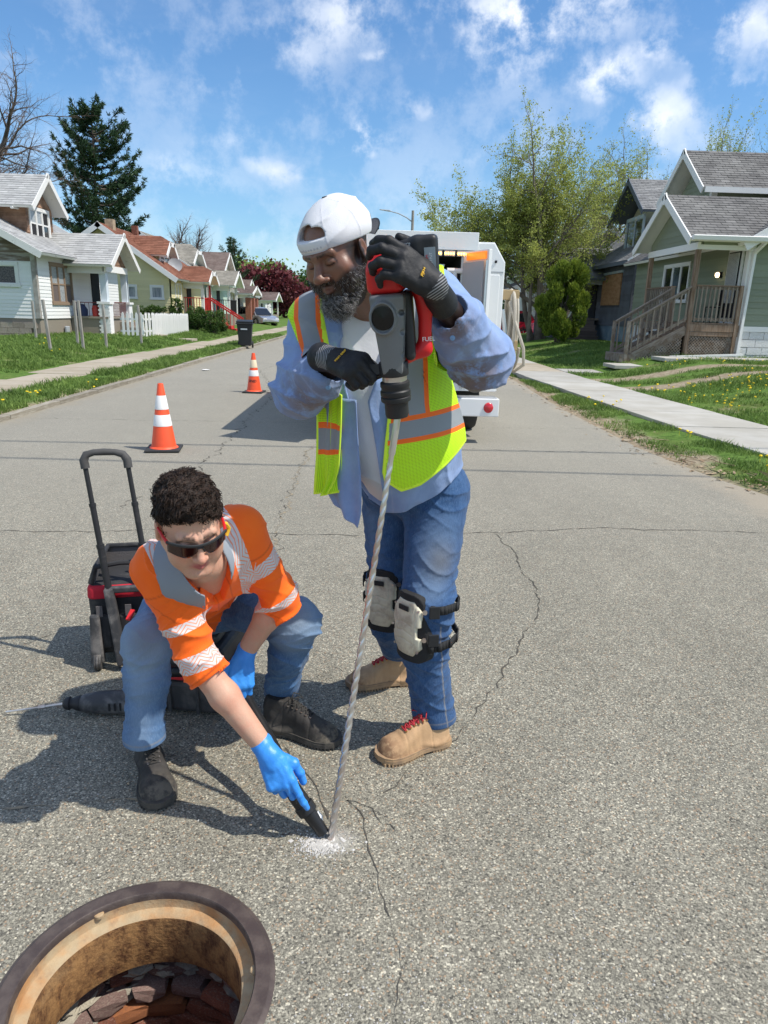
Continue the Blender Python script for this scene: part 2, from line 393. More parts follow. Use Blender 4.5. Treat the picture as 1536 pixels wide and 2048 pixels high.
def build_road():
    vs=[];fs=[]
    def quad(rows):
        o=len(vs); k=len(rows[0])
        for r_ in rows: vs.extend(r_)
        for j in range(len(rows)-1):
            for i in range(k-1): fs.append((o+j*k+i,o+j*k+i+1,o+(j+1)*k+i+1,o+(j+1)*k+i))
    hw=.56; x0,x1,y0,y1=MHX-hw,MHX+hw,MHY-hw,MHY+hw
    yy=sorted([-40,-20,-8,y0,y1]+[y1+.6*i for i in range(1,9)]+[7+1.2*i for i in range(0,28)]+[45,60,90,140,220,400])
    jit=random.Random(3)
    for a,b in zip(yy,yy[1:]):
        if abs(a-y0)<1e-6 and abs(b-y1)<1e-6:
            quad([[(-4.75,a,0),(x0,a,0)],[(-4.75,b,0),(x0,b,0)]]); quad([[(x1,a,0),(reX(a),a,0)],[(x1,b,0),(reX(b),b,0)]])
        else:
            if b<=y0+1e-6 or a>=y1-1e-6: quad([[(-4.75,a,0),(x0,a,0),(x1,a,0),(reX(a),a,0)],[(-4.75,b,0),(x0,b,0),(x1,b,0),(reX(b),b,0)]])
    n=96; o=len(vs)
    for j in range(n):
        t=2*PI*j/n; c,s=math.cos(t),math.sin(t); k=hw/max(abs(c),abs(s)); rr=MHR+.004*math.sin(7*t)+.003*math.sin(13*t+1)
        vs.append((MHX+c*k,MHY+s*k,0)); vs.append((MHX+c*rr,MHY+s*rr,0)); vs.append((MHX+c*rr,MHY+s*rr,-.1))
    for j in range(n):
        a,b=o+3*j,o+3*((j+1)%n); fs.append((a,b,b+1,a+1)); fs.append((a+1,b+1,b+2,a+2))
    ob=npmesh('road',vs,np.array(fs),m_road,smooth=False); ob['kind']='structure'; return ob
road=build_road()
m_crack=M('crack_filler',(.075,.071,.062),rough=1,c2=(.10,.09,.075),vs=14,spec=.1)
m_seam=M('sandy_seam',(.33,.27,.18),rough=1,c2=(.22,.20,.16),vs=30,spec=.1)
def crack(pts,wd,mat,seed,name='crack',jag=.012,holes=.0):
    r_=random.Random(seed); P=[V((x,y,0)) for x,y in pts]; line=[]
    for a,b in zip(P,P[1:]):
        n=max(2,int((b-a).length/.028))
        for i in range(n): line.append(a.lerp(b,i/n))
    line.append(P[-1]); off=0; m=MB(); prev=None
    for i,p in enumerate(line):
        d=(line[min(i+1,len(line)-1)]-line[max(i-1,0)]).normalized(); nrm=V((-d.y,d.x,0))
        off=off*.8+r_.uniform(-jag,jag)*.6+r_.uniform(-jag,jag)*.5
        w_=wd*(.12+.85*r_.random()**1.6)*(1 if r_.random()>holes else .08)
        c=p+nrm*off; cur=(c-nrm*w_/2+V((0,0,.0022)),c+nrm*w_/2+V((0,0,.0022)))
        if prev: m.add([prev[0],prev[1],cur[1],cur[0]],[(0,1,2,3)])
        prev=cur
    return m.build(name,mat,road,fixn=False)
crack([(-4.6,4.5),(-2.49,4.56),(-1.99,4.57),(-1.41,4.66),(-.6,4.6),(-.12,4.63),(.69,4.72),(.94,4.75),(1.71,4.9),(2.46,4.9),(2.97,4.91),(3.6,4.9)],.016,m_crack,1,jag=.014)
crack([(.89,4.72),(.95,4.38),(.95,4.1),(.98,3.73),(.94,3.44),(.85,3.22),(.72,3.0),(.68,2.9),(.6,2.73),(.55,2.6)],.012,m_crack,2,jag=.016)
crack([(.55,2.6),(.41,2.36),(.24,2.16),(.07,1.92)],.007,m_crack,3,jag=.016,holes=.4)
crack([(-.59,8.29),(-.66,7.66),(-.67,6.22),(-.66,5.52),(-.62,4.6),(-.5,3.6)],.03,m_seam,4,jag=.03,holes=.3)
crack([(-.66,7.6),(-.67,6.22),(-.66,5.52),(-.62,4.6),(-.5,3.6)],.012,m_crack,44,jag=.03,holes=.5)
crack([(-.05,1.89),(.0,1.80),(.03,1.68),(.07,1.5),(.09,1.35),(.08,1.16),(.12,.9)],.006,m_crack,5,jag=.010)
crack([(-1.6,1.83),(-1.11,1.84),(-.93,1.85),(-.75,1.88),(-.48,1.87),(-.34,1.99)],.014,m_seam,6,jag=.008,holes=.35)
crack([(-.58,1.84),(-.62,2.0),(-.59,2.14),(-.56,2.33)],.02,m_seam,7,jag=.02,holes=.4)
crack([(-.10,1.80),(-.16,1.95),(-.21,2.04),(-.29,2.2)],.012,m_crack,8,jag=.008,holes=.2)
crack([(-2.51,19.68),(-2.79,17.9),(-2.0,14.3),(-1.69,11.32),(-1.74,10.18),(-1.64,8.49),(-1.63,7.54),(-1.61,6.54),(-1.9,5.2)],.022,m_crack,9,jag=.05,holes=.2)
crack([(-.05,1.89),(.03,1.85),(.06,1.78),(.1,1.76)],.005,m_crack,10,jag=.012)
crack([(-4.6,9.4),(-2.5,9.5),(-.5,9.6),(1.5,9.5),(3.2,9.7)],.014,m_crack,11,jag=.03,holes=.25)
crack([(-4.6,14.1),(-2.5,14.2),(0,14.3),(3.2,14.4)],.02,m_crack,12,jag=.04,holes=.3)
crack([(-4.6,20.1),(-2.5,20.2),(0,20.3),(3.2,20.4)],.03,m_crack,13,jag=.04,holes=.3)
crack([(1.0,8.0),(1.9,7.9),(2.9,7.95)],.012,m_crack,14,jag=.03,holes=.4)
crack([(-1.0,4.6),(-1.3,4.0),(-1.25,3.3),(-1.6,2.9)],.006,m_crack,15,jag=.02,holes=.5)
# kerb on the left, low and half grown over: one stone after another
m_kerb=M('kerb_concrete',(.36,.33,.27),rough=.9,c2=(.24,.21,.16),vs=7,bump=.5,bs=40,rand=.12)
kerb=thing('kerb','','',(0,0,0)); 
for k in ('label','category'): del kerb[k]
kerb['kind']='structure'
for i in range(26):
    y=3.2+i*1.52; unitbox('kerb_stone',m_kerb,kerb,(-4.79,y+.75,.005+rnd.uniform(-.01,.008)),(.13,1.50,.13),Matrix.Rotation(rnd.uniform(-.006,.006),3,'Z'))
m_slab=M('pavement_concrete',(.43,.415,.37),rough=.9,c2=(.37,.35,.30),vs=1.3,va=.09,bump=.35,bs=90,bd=.004,rand=.07,dirt=((.30,.25,.18),2.2,.60,.80,.4))
m_slab2=M('old_pavement_concrete',(.39,.34,.265),rough=.95,c2=(.34,.29,.21),vs=1.5,va=.12,bump=.4,bs=60,bd=.006,rand=.08)
swR=thing('sidewalk','','',(0,0,0)); swL=thing('sidewalk','','',(0,0,0))
for s_ in (swR,swL):
    for k in ('label','category'): del s_[k]
    s_['kind']='structure'
def slab(parent,mat,quad,z,th=.09):
    m=MB(); m.prism([V((x,y,z-th)) for x,y in quad],(0,0,th)); o=m.build('slab',mat,parent,bevel=.008); return o
y=2.0;i=0
while y<46:
    L=1.5; a,b=y+.006,y+L-.006; tilt=rnd.uniform(-.006,.006)
    z=.085+tilt+.002*i
    old= 17.7<y<21.5
    slab(swR,m_slab2 if old else m_slab,[(snX(a),a),(snX(a)+LW,a),(snX(b)+LW,b),(snX(b),b)],z)
    y+=L;i+=1
y=4.;i=0
while y<60:
    a,b=y+.01,y+1.49; xo=.12*math.sin(y*.3)
    slab(swL,m_slab2,[(-6.95+xo*.3,a),(-5.72+xo*.3,a),(-5.72+xo*.3,b),(-6.95+xo*.3,b)],.115+rnd.uniform(-.012,.012)); y+=1.5
# front walk of the green house, drive apron of the grey one, left paths
walk=thing('path','','',(0,0,0)); 
for k in ('label','category'): del walk[k]
walk['kind']='structure'
for j in range(8):
    x=5.05+j*1.3; slab(walk,m_slab,[(x+.01,18.55),(x+1.29,18.55),(x+1.29,19.5),(x+.01,19.5)],gz(x+.6,19)+.035+.01*(j==0))
for j in range(3):
    x=-7.1-j*1.2; slab(walk,m_slab2,[(x-1.18,28.6),(x-.01,28.6),(x-.01,29.5),(x-1.18,29.5)],gz(x-.6,29)+.03)
slab(walk,m_slab2,[(-5.7,31.),(-4.9,31.),(-4.9,33.6),(-5.7,33.6)],.11)
# ---------------------------------------------------------------- grass
def leafmat(name,a,b,ro=.6,tr=.25):
    m=bpy.data.materials.new(name); m.use_nodes=True; t=m.node_tree; q=NT(t); p=t.nodes['Principled BSDF']
    at=q.n('ShaderNodeAttribute'); at.attribute_name='v'
    c=q.mix(at.outputs['Fac'],tuple(a)+(1,),tuple(b)+(1,)); q.set(p.inputs['Base Color'],c); q.set(p.inputs['Roughness'],ro); q.set(p.inputs['Specular IOR Level'],.3)
    tl=q.n('ShaderNodeBsdfTranslucent',i_Color=c); mx=q.n('ShaderNodeMixShader',i_0=tr,i_1=p,i_2=tl); t.links.new(mx.outputs[0],t.nodes['Material Output'].inputs[0])
    return m
m_grass=leafmat('grass_blades',(.080,.145,.028),(.25,.36,.085),.65,.3)
rs=np.random.RandomState(5)
def nz2(x,y,s,seed=0): return np.array([mnoise.noise((a*s,b*s,seed)) for a,b in zip(x,y)])
gzv=np.vectorize(gz)
def grass_patch(name,n,xf,ylo,yhi,hmin,hmax,wd,keep=None,pw=1.6,label=None):
    y=ylo+(yhi-ylo)*rs.rand(n)**pw; t=rs.rand(n)
    lo,hi=xf(y); x=lo+(hi-lo)*t
    dn=nz2(x,y,.9)+.6*nz2(x,y,2.7,3)
    k=dn>-.42+rs.rand(n)*.25 if keep is None else keep(x,y,dn)
    x,y,dn=x[k],y[k],dn[k]; n=len(x); z=gzv(x,y)-.01
    h=(hmin+(hmax-hmin)*rs.rand(n)**1.5)*(.75+.8*np.clip(dn+.4,0,1)); a=rs.rand(n)*2*PI; w_=wd*(.6+.8*rs.rand(n))*(1+.05*y)
    bx,by=np.cos(a)*w_/2,np.sin(a)*w_/2; la=rs.rand(n)*2*PI; l=h*(.25+.7*rs.rand(n)); lx,ly=np.cos(la)*l,np.sin(la)*l
    v=np.zeros((n,5,3)); v[:,0]=np.c_[x-bx,y-by,z]; v[:,1]=np.c_[x+bx,y+by,z]
    v[:,2]=np.c_[x+bx*.8+lx*.35,y+by*.8+ly*.35,z+h*.6]; v[:,3]=np.c_[x-bx*.8+lx*.35,y-by*.8+ly*.35,z+h*.6]; v[:,4]=np.c_[x+lx,y+ly,z+h]
    i=np.arange(n)[:,None]*5
    f=np.concatenate([i+np.array([[0,1,2]]),i+np.array([[0,2,3]]),i+np.array([[3,2,4]])])
    val=np.clip(.45+.55*nz2(x,y,1.6,9)+.35*(rs.rand(n)-.5),0,1)
    ob=npmesh(name,v.reshape(-1,3),f,m_grass,smooth=False,attrs={'v':np.repeat(val,5)},kind='stuff')
    tag(ob,label,'grass'); return ob
def ntrack(x,y,dn): return (dn>-.30+rs.rand(len(x))*.3)&~((np.abs(y-14.9+.3*dn)<.33)&(x>4.9))&~((np.abs(y-16.7+.3*dn)<.35)&(x>4.9))&~((y>18.5)&(y<19.55)&(x>5))
rX=np.vectorize(reX); sX=np.vectorize(snX)
grass_patch('grass',42000,lambda y:(rX(y)+.10+.30*rs.rand(len(y))**2,sX(y)-.01),4.5,24,.02,.075,.006,keep=lambda x,y,dn: dn>-.38+rs.rand(len(x))*.45,label='patchy green grass on the narrow strip between road and right sidewalk')
grass_patch('grass',125000,lambda y:(sX(y)+LW+.02,13+0*y),7.5,30,.03,.10,.008,keep=ntrack,label='green lawn with dandelions in front of the green house')
grass_patch('grass',42000,lambda y:(-5.7+0*y,-4.86+0*y),7.5,40,.03,.11,.008,pw=1.8,label='tall green grass on the strip beside the left kerb')
grass_patch('grass',120000,lambda y:(-12.5+0*y,-7.02+0*y),11,42,.03,.11,.009,pw=1.5,label='green lawn in front of the houses left of the street')
# dandelions: far too many specks to count
m_dand=M('dandelion_yellow',(.80,.58,.02),rough=.8)
def dandelions():
    m=MB(); r_=random.Random(11)
    spots=[]
    for i in range(210):
        x=r_.gauss(7.2,1.6); y=r_.gauss(12.6,1.2)
        if x>snX(y)+LW+.15 and x<12: spots.append((x,y))
    for i in range(60): spots.append((r_.uniform(6.2,11),r_.uniform(8.5,14.4)))
    for i in range(12): spots.append((r_.uniform(6.5,10),r_.uniform(17.3,18.4)))
    for cx,cy,k in ((4.05,11.8,5),(3.95,12.6,4),(4.2,8.9,4),(4.15,7.5,2),(3.98,6.9,2),(-5.1,11,5),(-5.0,12.5,3),(-5.2,9.6,6),(-9,20,5),(-8.6,24,3),(-8.0,18.5,2),(-10.5,23.5,3)):
        for j in range(k): spots.append((cx+r_.gauss(0,.12),cy+r_.gauss(0,.18)))
    for x,y in spots:
        z=gz(x,y)+r_.uniform(.05,.10); rr=r_.uniform(.016,.026); tl=Matrix.Translation((x,y,z))@Matrix.Rotation(r_.uniform(-.5,.5),4,'X')@Matrix.Rotation(r_.uniform(-.5,.5),4,'Y')
        m.lathe([(rr*.4,-.006),(rr,.0),(rr*.75,.009),(.002,.012)],7,tl); m.tube([(x,y,z-.08),(x,y,z)],.002,3)
    o=m.build('dandelions',m_dand,kind='stuff',fixn=False); tag(o,'yellow dandelion flowers scattered over the lawns and verges','flowers')
dandelions()
# dry leaves and twigs in the bare strip
m_litter=M('dry_litter',(.22,.15,.09),rough=.9,c2=(.36,.28,.18),vs=3)
m=MB()
for i in range(800):
    y=5.2+16*rnd.random()**1.5; x=reX(y)+rnd.gauss(.18,.17); z=gz(x,y)+.006 if x>reX(y) else .004; a=rnd.random()*PI; L=rnd.uniform(.01,.045); w_=rnd.uniform(.004,.014)
    c,s=math.cos(a),math.sin(a); m.add([(x-c*L+s*w_,y-s*L-c*w_,z),(x+c*L+s*w_*.3,y+s*L-c*w_,z+.004),(x+c*L*.8-s*w_,y+s*L+c*w_,z+.016*rnd.random()),(x-c*L-s*w_,y-s*L+c*w_,z+.01*rnd.random())],[(0,1,2,3)])
for i in range(25):
    y=rnd.uniform(5.6,9); x=reX(y)+rnd.gauss(.35,.15); a=rnd.uniform(-.9,.9)+2.2; L=rnd.uniform(.08,.25); m.tube([(x,y,gz(x,y)+.02),(x+math.cos(a)*L,y+math.sin(a)*L,gz(x,y)+.03)],.004,4)
tag(m.build('leaf_litter',m_litter,kind='stuff',fixn=False),'dry leaves and twigs along the bare edge of the road','litter')
# loose grit on the asphalt close by
m_grit=M('loose_grit',(.42,.40,.36),rough=.85,attr='v')
m=MB()
for i in range(2600):
    y=1.15+6.5*rnd.random()**2.2; x=rnd.uniform(-.62,.58)*y*1.05
    if (x-MHX)**2+(y-MHY)**2<.37**2: continue
    r_=rnd.uniform(.0015,.0042); m.ca=rnd.random()
    tl=Matrix.Translation((x,y,r_*.3))@Matrix.Rotation(rnd.random()*6,4,'Z'); e=rnd.uniform(.6,1.2)
    m.add([tl@V(p) for p in ((r_,0,0),(-r_,0,0),(0,r_*e,0),(0,-r_*e,0),(0,0,r_*.8),(0,0,-r_*.3))],[(0,2,4),(2,1,4),(1,3,4),(3,0,4)])
tag(m.build('loose_grit',m_grit,kind='stuff',attr='v',fixn=False),'tiny loose stones lying on the asphalt','grit')
# drilling dust: a crumbly little heap
m_dust=M('concrete_dust',(.60,.58,.54),rough=1,c2=(.5,.48,.45),vs=60,spec=.05)
m=MB()
for i in range(900):
    a=rnd.random()*2*PI; rr=abs(rnd.gauss(0,.034)); x=-.125+math.cos(a)*rr*1.25; y=1.70+math.sin(a)*rr*.8-.012; r_=rnd.uniform(.001,.0035)
    if math.hypot(x+.088,y-1.722)<.02: continue
    m.add([(x+r_,y,.001),(x-r_,y,.001),(x,y+r_,.001),(x,y-r_,.001),(x,y,.001+r_*1.3)],[(0,2,4),(2,1,4),(1,3,4),(3,0,4)])

for i in range(120):
    a=rnd.random()*2*PI; rr=abs(rnd.gauss(0,.03)); x=-.115+math.cos(a)*rr*1.4; y=1.70+math.sin(a)*rr*.6; r_=rnd.uniform(.004,.010)
    m.add([(x+r_*rnd.uniform(.6,1.2),y,.001),(x,y+r_*rnd.uniform(.5,1.),.001),(x-r_*rnd.uniform(.6,1.2),y,.001),(x,y-r_*rnd.uniform(.5,1.),.001),(x,y,.0015+r_*.35)],[(0,1,4),(1,2,4),(2,3,4),(3,0,4)])
m.lathe([(.0135,.001),(.0125,-.03)],16,Matrix.Translation((-.09,1.722,0)))
tag(m.build('drilling_dust',m_dust,kind='stuff',fixn=False,smooth=True),'pale concrete dust heaped round the drill bit on the asphalt','dust')
# ---------------------------------------------------------------- manhole
def rust(q,c):
    n=q.noise(q.vm('MULTIPLY',q.co,(1,1,.6)),26.,8,.8); n2=q.noise(q.co,6.,5,.6); n3=q.noise(q.co,70.,4,.7)
    c=q.mix(q.ss(n,.38,.66),(.35,.19,.075,1),(.085,.035,.018,1)); c=q.mix(q.m('MULTIPLY',q.ss(n2,.50,.75),.45),c,(.40,.27,.14,1)); c=q.mix(q.m('MULTIPLY',q.ss(n3,.55,.7),.5),c,(.42,.20,.07,1)); return c
m_rust=M('rusty_cast_iron',(.3,.2,.1),rough=.85,bump=.6,bs=90,bd=.006,build=rust,spec=.25)
m_seat=M('pale_rusty_ledge',(.40,.31,.19),rough=.85,c2=(.42,.22,.09),vs=9,va=.2,bump=.5,bs=120,bd=.004,dirt=((.16,.11,.08),14,.55,.75,.6))
m_iron=M('worn_dark_iron',(.075,.055,.05),rough=.55,metal=.35,c2=(.13,.10,.085),vs=16,bump=.35,bs=150,bd=.003,spec=.5,dirt=((.30,.25,.19),24,.62,.8,.5))
mh=thing('manhole','open round manhole with rusty iron ring and brick shaft in the asphalt','manhole',(MHX,MHY,0))
N=96
MB().lathe([(.313,.0012),(.304,.0045),(.301,.008),(.268,.009),(.2655,.006),(.2645,-.012)],N,cap=False).build('outer_ring',m_iron,mh,smooth=True)
# ledge the lid sits on
MB().lathe([(.2645,-.012),(.2635,-.030),(.262,-.036),(.238,-.040),(.234,-.044)],N,cap=False).build('lid_seat',m_seat,mh,smooth=True)
MB().lathe([(.234,-.044),(.232,-.060),(.236,-.16),(.243,-.200),(.25,-.203),(.30,-.205)],N,cap=False).build('frame_wall',m_rust,mh,smooth=True)
for a in (128,12):
    MB().lathe([(.001,-.001),(.010,-.0015),(.0125,-.004),(.0128,-.011)],16,Matrix.Translation((math.cos(R(a))*.2665,math.sin(R(a))*.2665,-.002)),cap=False).build('lug',m_seat,mh,smooth=True)
m_brick=[M('red_brick',(.30,.105,.06),rough=.9,c2=(.20,.075,.05),vs=20,bump=.6,bs=60,bd=.006,rand=.35,dirt=((.38,.33,.27),18,.52,.7,.55)),
         M('purple_brick',(.20,.12,.105),rough=.9,c2=(.30,.20,.17),vs=22,bump=.7,bs=50,bd=.008,rand=.3,dirt=((.42,.38,.31),15,.5,.68,.6)),
         M('orange_brick',(.42,.16,.06),rough=.9,c2=(.30,.12,.06),vs=20,bump=.6,bs=60,bd=.006,rand=.25)]
m_mort=M('crumbling_mortar',(.40,.36,.28),rough=1,c2=(.25,.23,.19),vs=12,bump=1.,bs=30,bd=.02)
MB().lathe([(.345,-.205),(.335,-.4),(.345,-.7),(.34,-1.4)],48,cap=False).build('mortar_backing',m_mort,mh,smooth=True)
MB().lathe([(.001,-1.38),(.35,-1.38)],32,cap=False).build('shaft_floor',M('dark_sludge',(.02,.018,.015),rough=.5),mh)
bmesh_cache={}
def brickmesh(k):
    if k in bmesh_cache: return bmesh_cache[k]
    r_=random.Random(k+50); bm=bmesh.new(); bmesh.ops.create_cube(bm,size=1)
    bmesh.ops.bevel(bm,geom=bm.edges[:],offset=.10,segments=1,affect='EDGES',offset_type='OFFSET') if False else None
    bmesh.ops.subdivide_edges(bm,edges=bm.edges[:],cuts=1,use_grid_fill=True)
    for v in bm.verts: v.co=v.co*(1-.13*(abs(v.co.x)+abs(v.co.y)+abs(v.co.z)-.5))+V([r_.uniform(-.055,.055) for _ in range(3)])
    me=bpy.data.meshes.new('brick'); bm.to_mesh(me); bm.free(); me.materials.append(m_brick[(0,1,1,0,2,1,0,0)[k]]); bmesh_cache[k]=me; return me
for c_ in range(11):
    zz=-.228-c_*.052; nb=17; rr=.318-.010*min(c_,3)+.006*(c_%2)+ (.0 if c_>2 else .012*(2-c_))
    for j in range(nb):
        a=2*PI*(j+.5*(c_%2)+.0)/nb+rnd.uniform(-.02,.02)
        if c_<2 and rnd.random()<.22: continue
        o=bpy.data.objects.new('brick',brickmesh(rnd.choice((1,2,5,1,3) if c_<3 else (0,3,4,6,7,0)))); link(o,mh)
        r2=rr+rnd.uniform(-.008,.010)
        o.location=(math.cos(a)*r2,math.sin(a)*r2,zz+rnd.uniform(-.005,.005)); o.rotation_euler=(rnd.uniform(-.06,.06),rnd.uniform(-.05,.05),a+PI/2+rnd.uniform(-.05,.05)); o.scale=(.105*rnd.uniform(.9,1.03),.085,.043)
m=MB()
for i in range(320):
    a=rnd.random()*2*PI; zz=-.205-.17*rnd.random()**1.6; r_=.285+rnd.uniform(-.004,.02); s=rnd.uniform(.006,.020)
    tl=Matrix.Translation((math.cos(a)*r_,math.sin(a)*r_,zz))@Matrix.Rotation(a,4,'Z')
    m.add([tl@V((rnd.uniform(-.4,.5)*s,y_*s*rnd.uniform(.8,2.2),z_*s*rnd.uniform(.4,.9))) for y_,z_ in ((-1,-1),(1,-1),(1.2,0),(1,1),(-1,1),(-1.2,0))]+[tl@V((-s*.9,0,0))],[(i_,(i_+1)%6,6) for i_ in range(6)])
m.build('mortar_crumbs',m_mort,mh,kind='stuff',fixn=False)
# ================================================================ houses
glass=M('window_glass',(.03,.04,.05),rough=.06,spec=.9,c2=(.10,.13,.16),vs=1.1)
glass_d=M('dark_glass',(.015,.017,.02),rough=.08,spec=.8)
m_curtain=M('curtained_glass',(.42,.43,.44),rough=.35,spec=.6,c2=(.20,.22,.24),vs=9,stretch=(1,1,.15))
m_white=M('white_trim_paint',(.78,.77,.74),rough=.6,dirt=((.5,.46,.40),1.5,.6,.8,.35))
m_grey=M('grey_trim_paint',(.36,.38,.40),rough=.6)
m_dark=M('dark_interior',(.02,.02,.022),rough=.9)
def shingle_mat(n,c,c2,va=.14): return M(n,c,rough=.95,c2=c2,vs=1.2,va=va,attr='v',aa=.38,bump=.4,bs=120,bd=.004,spec=.15)
class House:
    """local frame: u away from the street, y along the street, z up; sx=+1 right of the road, -1 left"""
    def __init__(s,name,label,x,y,z,sx):
        s.t=thing(name,label,'house',(x,y,z)); s.sx=sx
    def P(s,u,y,z): return V((s.sx*u,y,z))
    def box(s,name,mat,u0,u1,y0,y1,z0,z1,parent=None,bevel=0):
        return MB().box(min(s.sx*u0,s.sx*u1),max(s.sx*u0,s.sx*u1),y0,y1,z0,z1).build(name,mat,parent or s.t,bevel=bevel)
    def bar(s,name,mat,p,q,w_,h,up=(0,0,1),parent=None):
        m=MB(); m.bar(s.P(*p),s.P(*q),w_,h,up); return m.build(name,mat,parent or s.t)
    def clap(s,name,mat,wall,pos,poly,pitch,out,holes=(),th=.018,single=False,jit=0.,parent=None,zstart=None,skip=0.,corner=None):
        """lap boards on a wall. wall 'u': plane y=pos, along u; wall 'y': plane u=pos, along y. out: outward sign"""
        zs=[p[1] for p in poly]; z=zstart if zstart is not None else min(zs); top=max(zs); m=MB(); cnt=0
        def span(zz):
            xs=[]
            for (a,b),(c,d) in zip(poly,poly[1:]+poly[:1]):
                if (b<=zz<d) or (d<=zz<b): xs.append(a+(c-a)*(zz-b)/(d-b))
            xs.sort(); return [(xs[i],xs[i+1]) for i in range(0,len(xs)-1,2)]
        while z<top-1e-3:
            z1=min(z+pitch,top)
            lo=span(z+.001); hi=span(z1-.001) or ([( (lo[0][0]+lo[0][1])/2,)*2] if lo else [])
            for k,(a,b) in enumerate(lo):
                a2,b2=hi[k] if k<len(hi) else (a,b)
                cuts=[(a,b,a2,b2)]
                for (h0,h1,hz0,hz1) in holes:
                    if z1<=hz0+.02 or z>=hz1-.02: continue
                    nc=[]
                    for (c0,c1,c2_,c3) in cuts:
                        if h1<=min(c0,c2_) or h0>=max(c1,c3): nc.append((c0,c1,c2_,c3)); continue
                        if h0>min(c0,c2_): nc.append((c0,h0,c2_,h0))
                        if h1<max(c1,c3): nc.append((h1,c1,h1,c3))
                    cuts=nc
                for (c0,c1,c2_,c3) in cuts:
                    if c1-c0<.02 and c3-c2_<.02: continue
                    if skip and rnd.random()<skip: continue
                    j=rnd.uniform(-jit,jit); o1=out*(th+j*.3); o2=out*.004
                    def Q(x,zz,o): return s.P(x,pos+o,zz) if wall=='u' else s.P(pos+o,x,zz)
                    vs=[Q(c0,z+j*.2,0),Q(c1,z+j*.2,0),Q(c3,z1,0),Q(c2_,z1,0),Q(c0,z-.006+j,o1),Q(c1,z-.006+j,o1),Q(c3,z1+.004,o2),Q(c2_,z1+.004,o2)]
                    mm=MB() if single else m
                    mm.ca=rnd.random()
                    mm.add(vs,[(0,1,2,3),(7,6,5,4),(0,4,5,1),(1,5,6,2),(2,6,7,3),(3,7,4,0)])
                    if single: mm.build(name,mat,parent or s.t)
                    cnt+=1
            z=z1
        if not single: return m.build(name,mat,parent or s.t,attr='v',kind='stuff')
    def wall(s,name,mat,wall,pos,poly,out,th=.12,parent=None):
        if wall=='u': pts=[s.P(a,pos,z) for a,z in poly]; d=V((0,-out*th,0))
        else: pts=[s.P(pos,a,z) for a,z in poly]; d=V((-s.sx*out*th,0,0))
        return MB().prism(pts,d).build(name,mat,parent or s.t)
    def roof(s,name,mat,E0,E1,R0,R1,th=.10,row=.14,tab=.30,edge=None,noshingle=False,vent=False):
        """roof plane: eave E0-E1, ridge R0-R1 (same order), shingles laid in courses"""
        e0,e1,r0,r1=[s.P(*p) for p in (E0,E1,R0,R1)]
        n=(e1-e0).cross(r0-e0).normalized()
        if n.z<0:n=-n
        dk=MB(); dk.prism([e0-n*th,e1-n*th,r1-n*th,r0-n*th],n*(th-.012)); base=dk.build(name,edge or m_white,s.t)
        L=((r0+r1)/2-(e0+e1)/2).length; rows=max(2,int(L/row)); m=MB(); m.add([e0-n*.009,e1-n*.009,r1-n*.009,r0-n*.009],[(0,1,2,3)])
        for i in range(rows):
            t0,t1=i/rows,(i+1)/rows
            a0,b0=e0.lerp(r0,t0),e1.lerp(r1,t0); a1,b1=e0.lerp(r0,t1),e1.lerp(r1,t1)
            W_=(b0-a0).length; k=max(1,int(W_/tab)); off=(i%2)*.5+rnd.uniform(-.08,.08)
            for j in range(-1,k+1):
                s0,s1=(j+off)/k,(j+1+off)/k-.012/max(W_,.1); s0=max(s0,0);s1=min(s1,1)
                if s1-s0<.003: continue
                m.ca=min(1,max(0,rnd.gauss(.5,.24))); h=.006+rnd.uniform(0,.006); lw=n*h
                p0,p1,p2,p3=a0.lerp(b0,s0),a0.lerp(b0,s1),a1.lerp(b1,s1),a1.lerp(b1,s0)
                m.add([p0+lw-n*.012,p1+lw-n*.012,p0+lw+n*.004,p1+lw+n*.004,p2,p3],[(0,1,3,2),(2,3,4,5)])
        m.build('shingles',mat,base,attr='v',kind='stuff',fixn=False)
        if noshingle: pass
        return base
    def window(s,wall,pos,a0,a1,z0,z1,out,frame=m_white,pane=glass,nx=1,ny=2,fw=.07,proud=.05,name='window',bars=None,label=None):
        m=MB(); w_=a1-a0
        def B(mm,x0,x1,zz0,zz1,o0,o1):
            if wall=='u': ps=[s.P(x,pos+out*o,z) for z in (zz0,zz1) for o in (o0,o1) for x in (x0,x1)]
            else: ps=[s.P(pos+out*o,x,z) for z in (zz0,zz1) for o in (o0,o1) for x in (x0,x1)]
            mm.add(ps,[(0,2,3,1),(4,5,7,6),(0,1,5,4),(2,6,7,3),(0,4,6,2),(1,3,7,5)])
        B(m,a0-fw,a1+fw,z1,z1+fw*1.2,-.02,proud); B(m,a0-fw*1.3,a1+fw*1.3,z0-fw,z0,-.02,proud*1.3); B(m,a0-fw,a0,z0,z1,-.02,proud*.98); B(m,a1,a1+fw,z0,z1,-.02,proud*.98)
        wn=m.build(name,frame,s.t)
        if label: wn['label']=label
        for i in range(nx):
            x0=a0+w_*i/nx; x1=a0+w_*(i+1)/nx; sm=MB(); g=.028
            if i: B(sm,x0-.03,x0+.03,z0,z1,-.01,proud*.8); x0+=.03
            if i<nx-1: x1-=.03
            for j in range(ny):
                y0=z0+(z1-z0)*j/ny; y1=z0+(z1-z0)*(j+1)/ny
                B(sm,x0,x0+g,y0+g,y1-g,-.01,proud*.5); B(sm,x1-g,x1,y0+g,y1-g,-.01,proud*.5); B(sm,x0,x1,y0,y0+g,-.01,proud*.5); B(sm,x0,x1,y1-g,y1,-.01,proud*.5)
            sm.build('sash',frame if not isinstance(frame,tuple) else frame[0],wn)
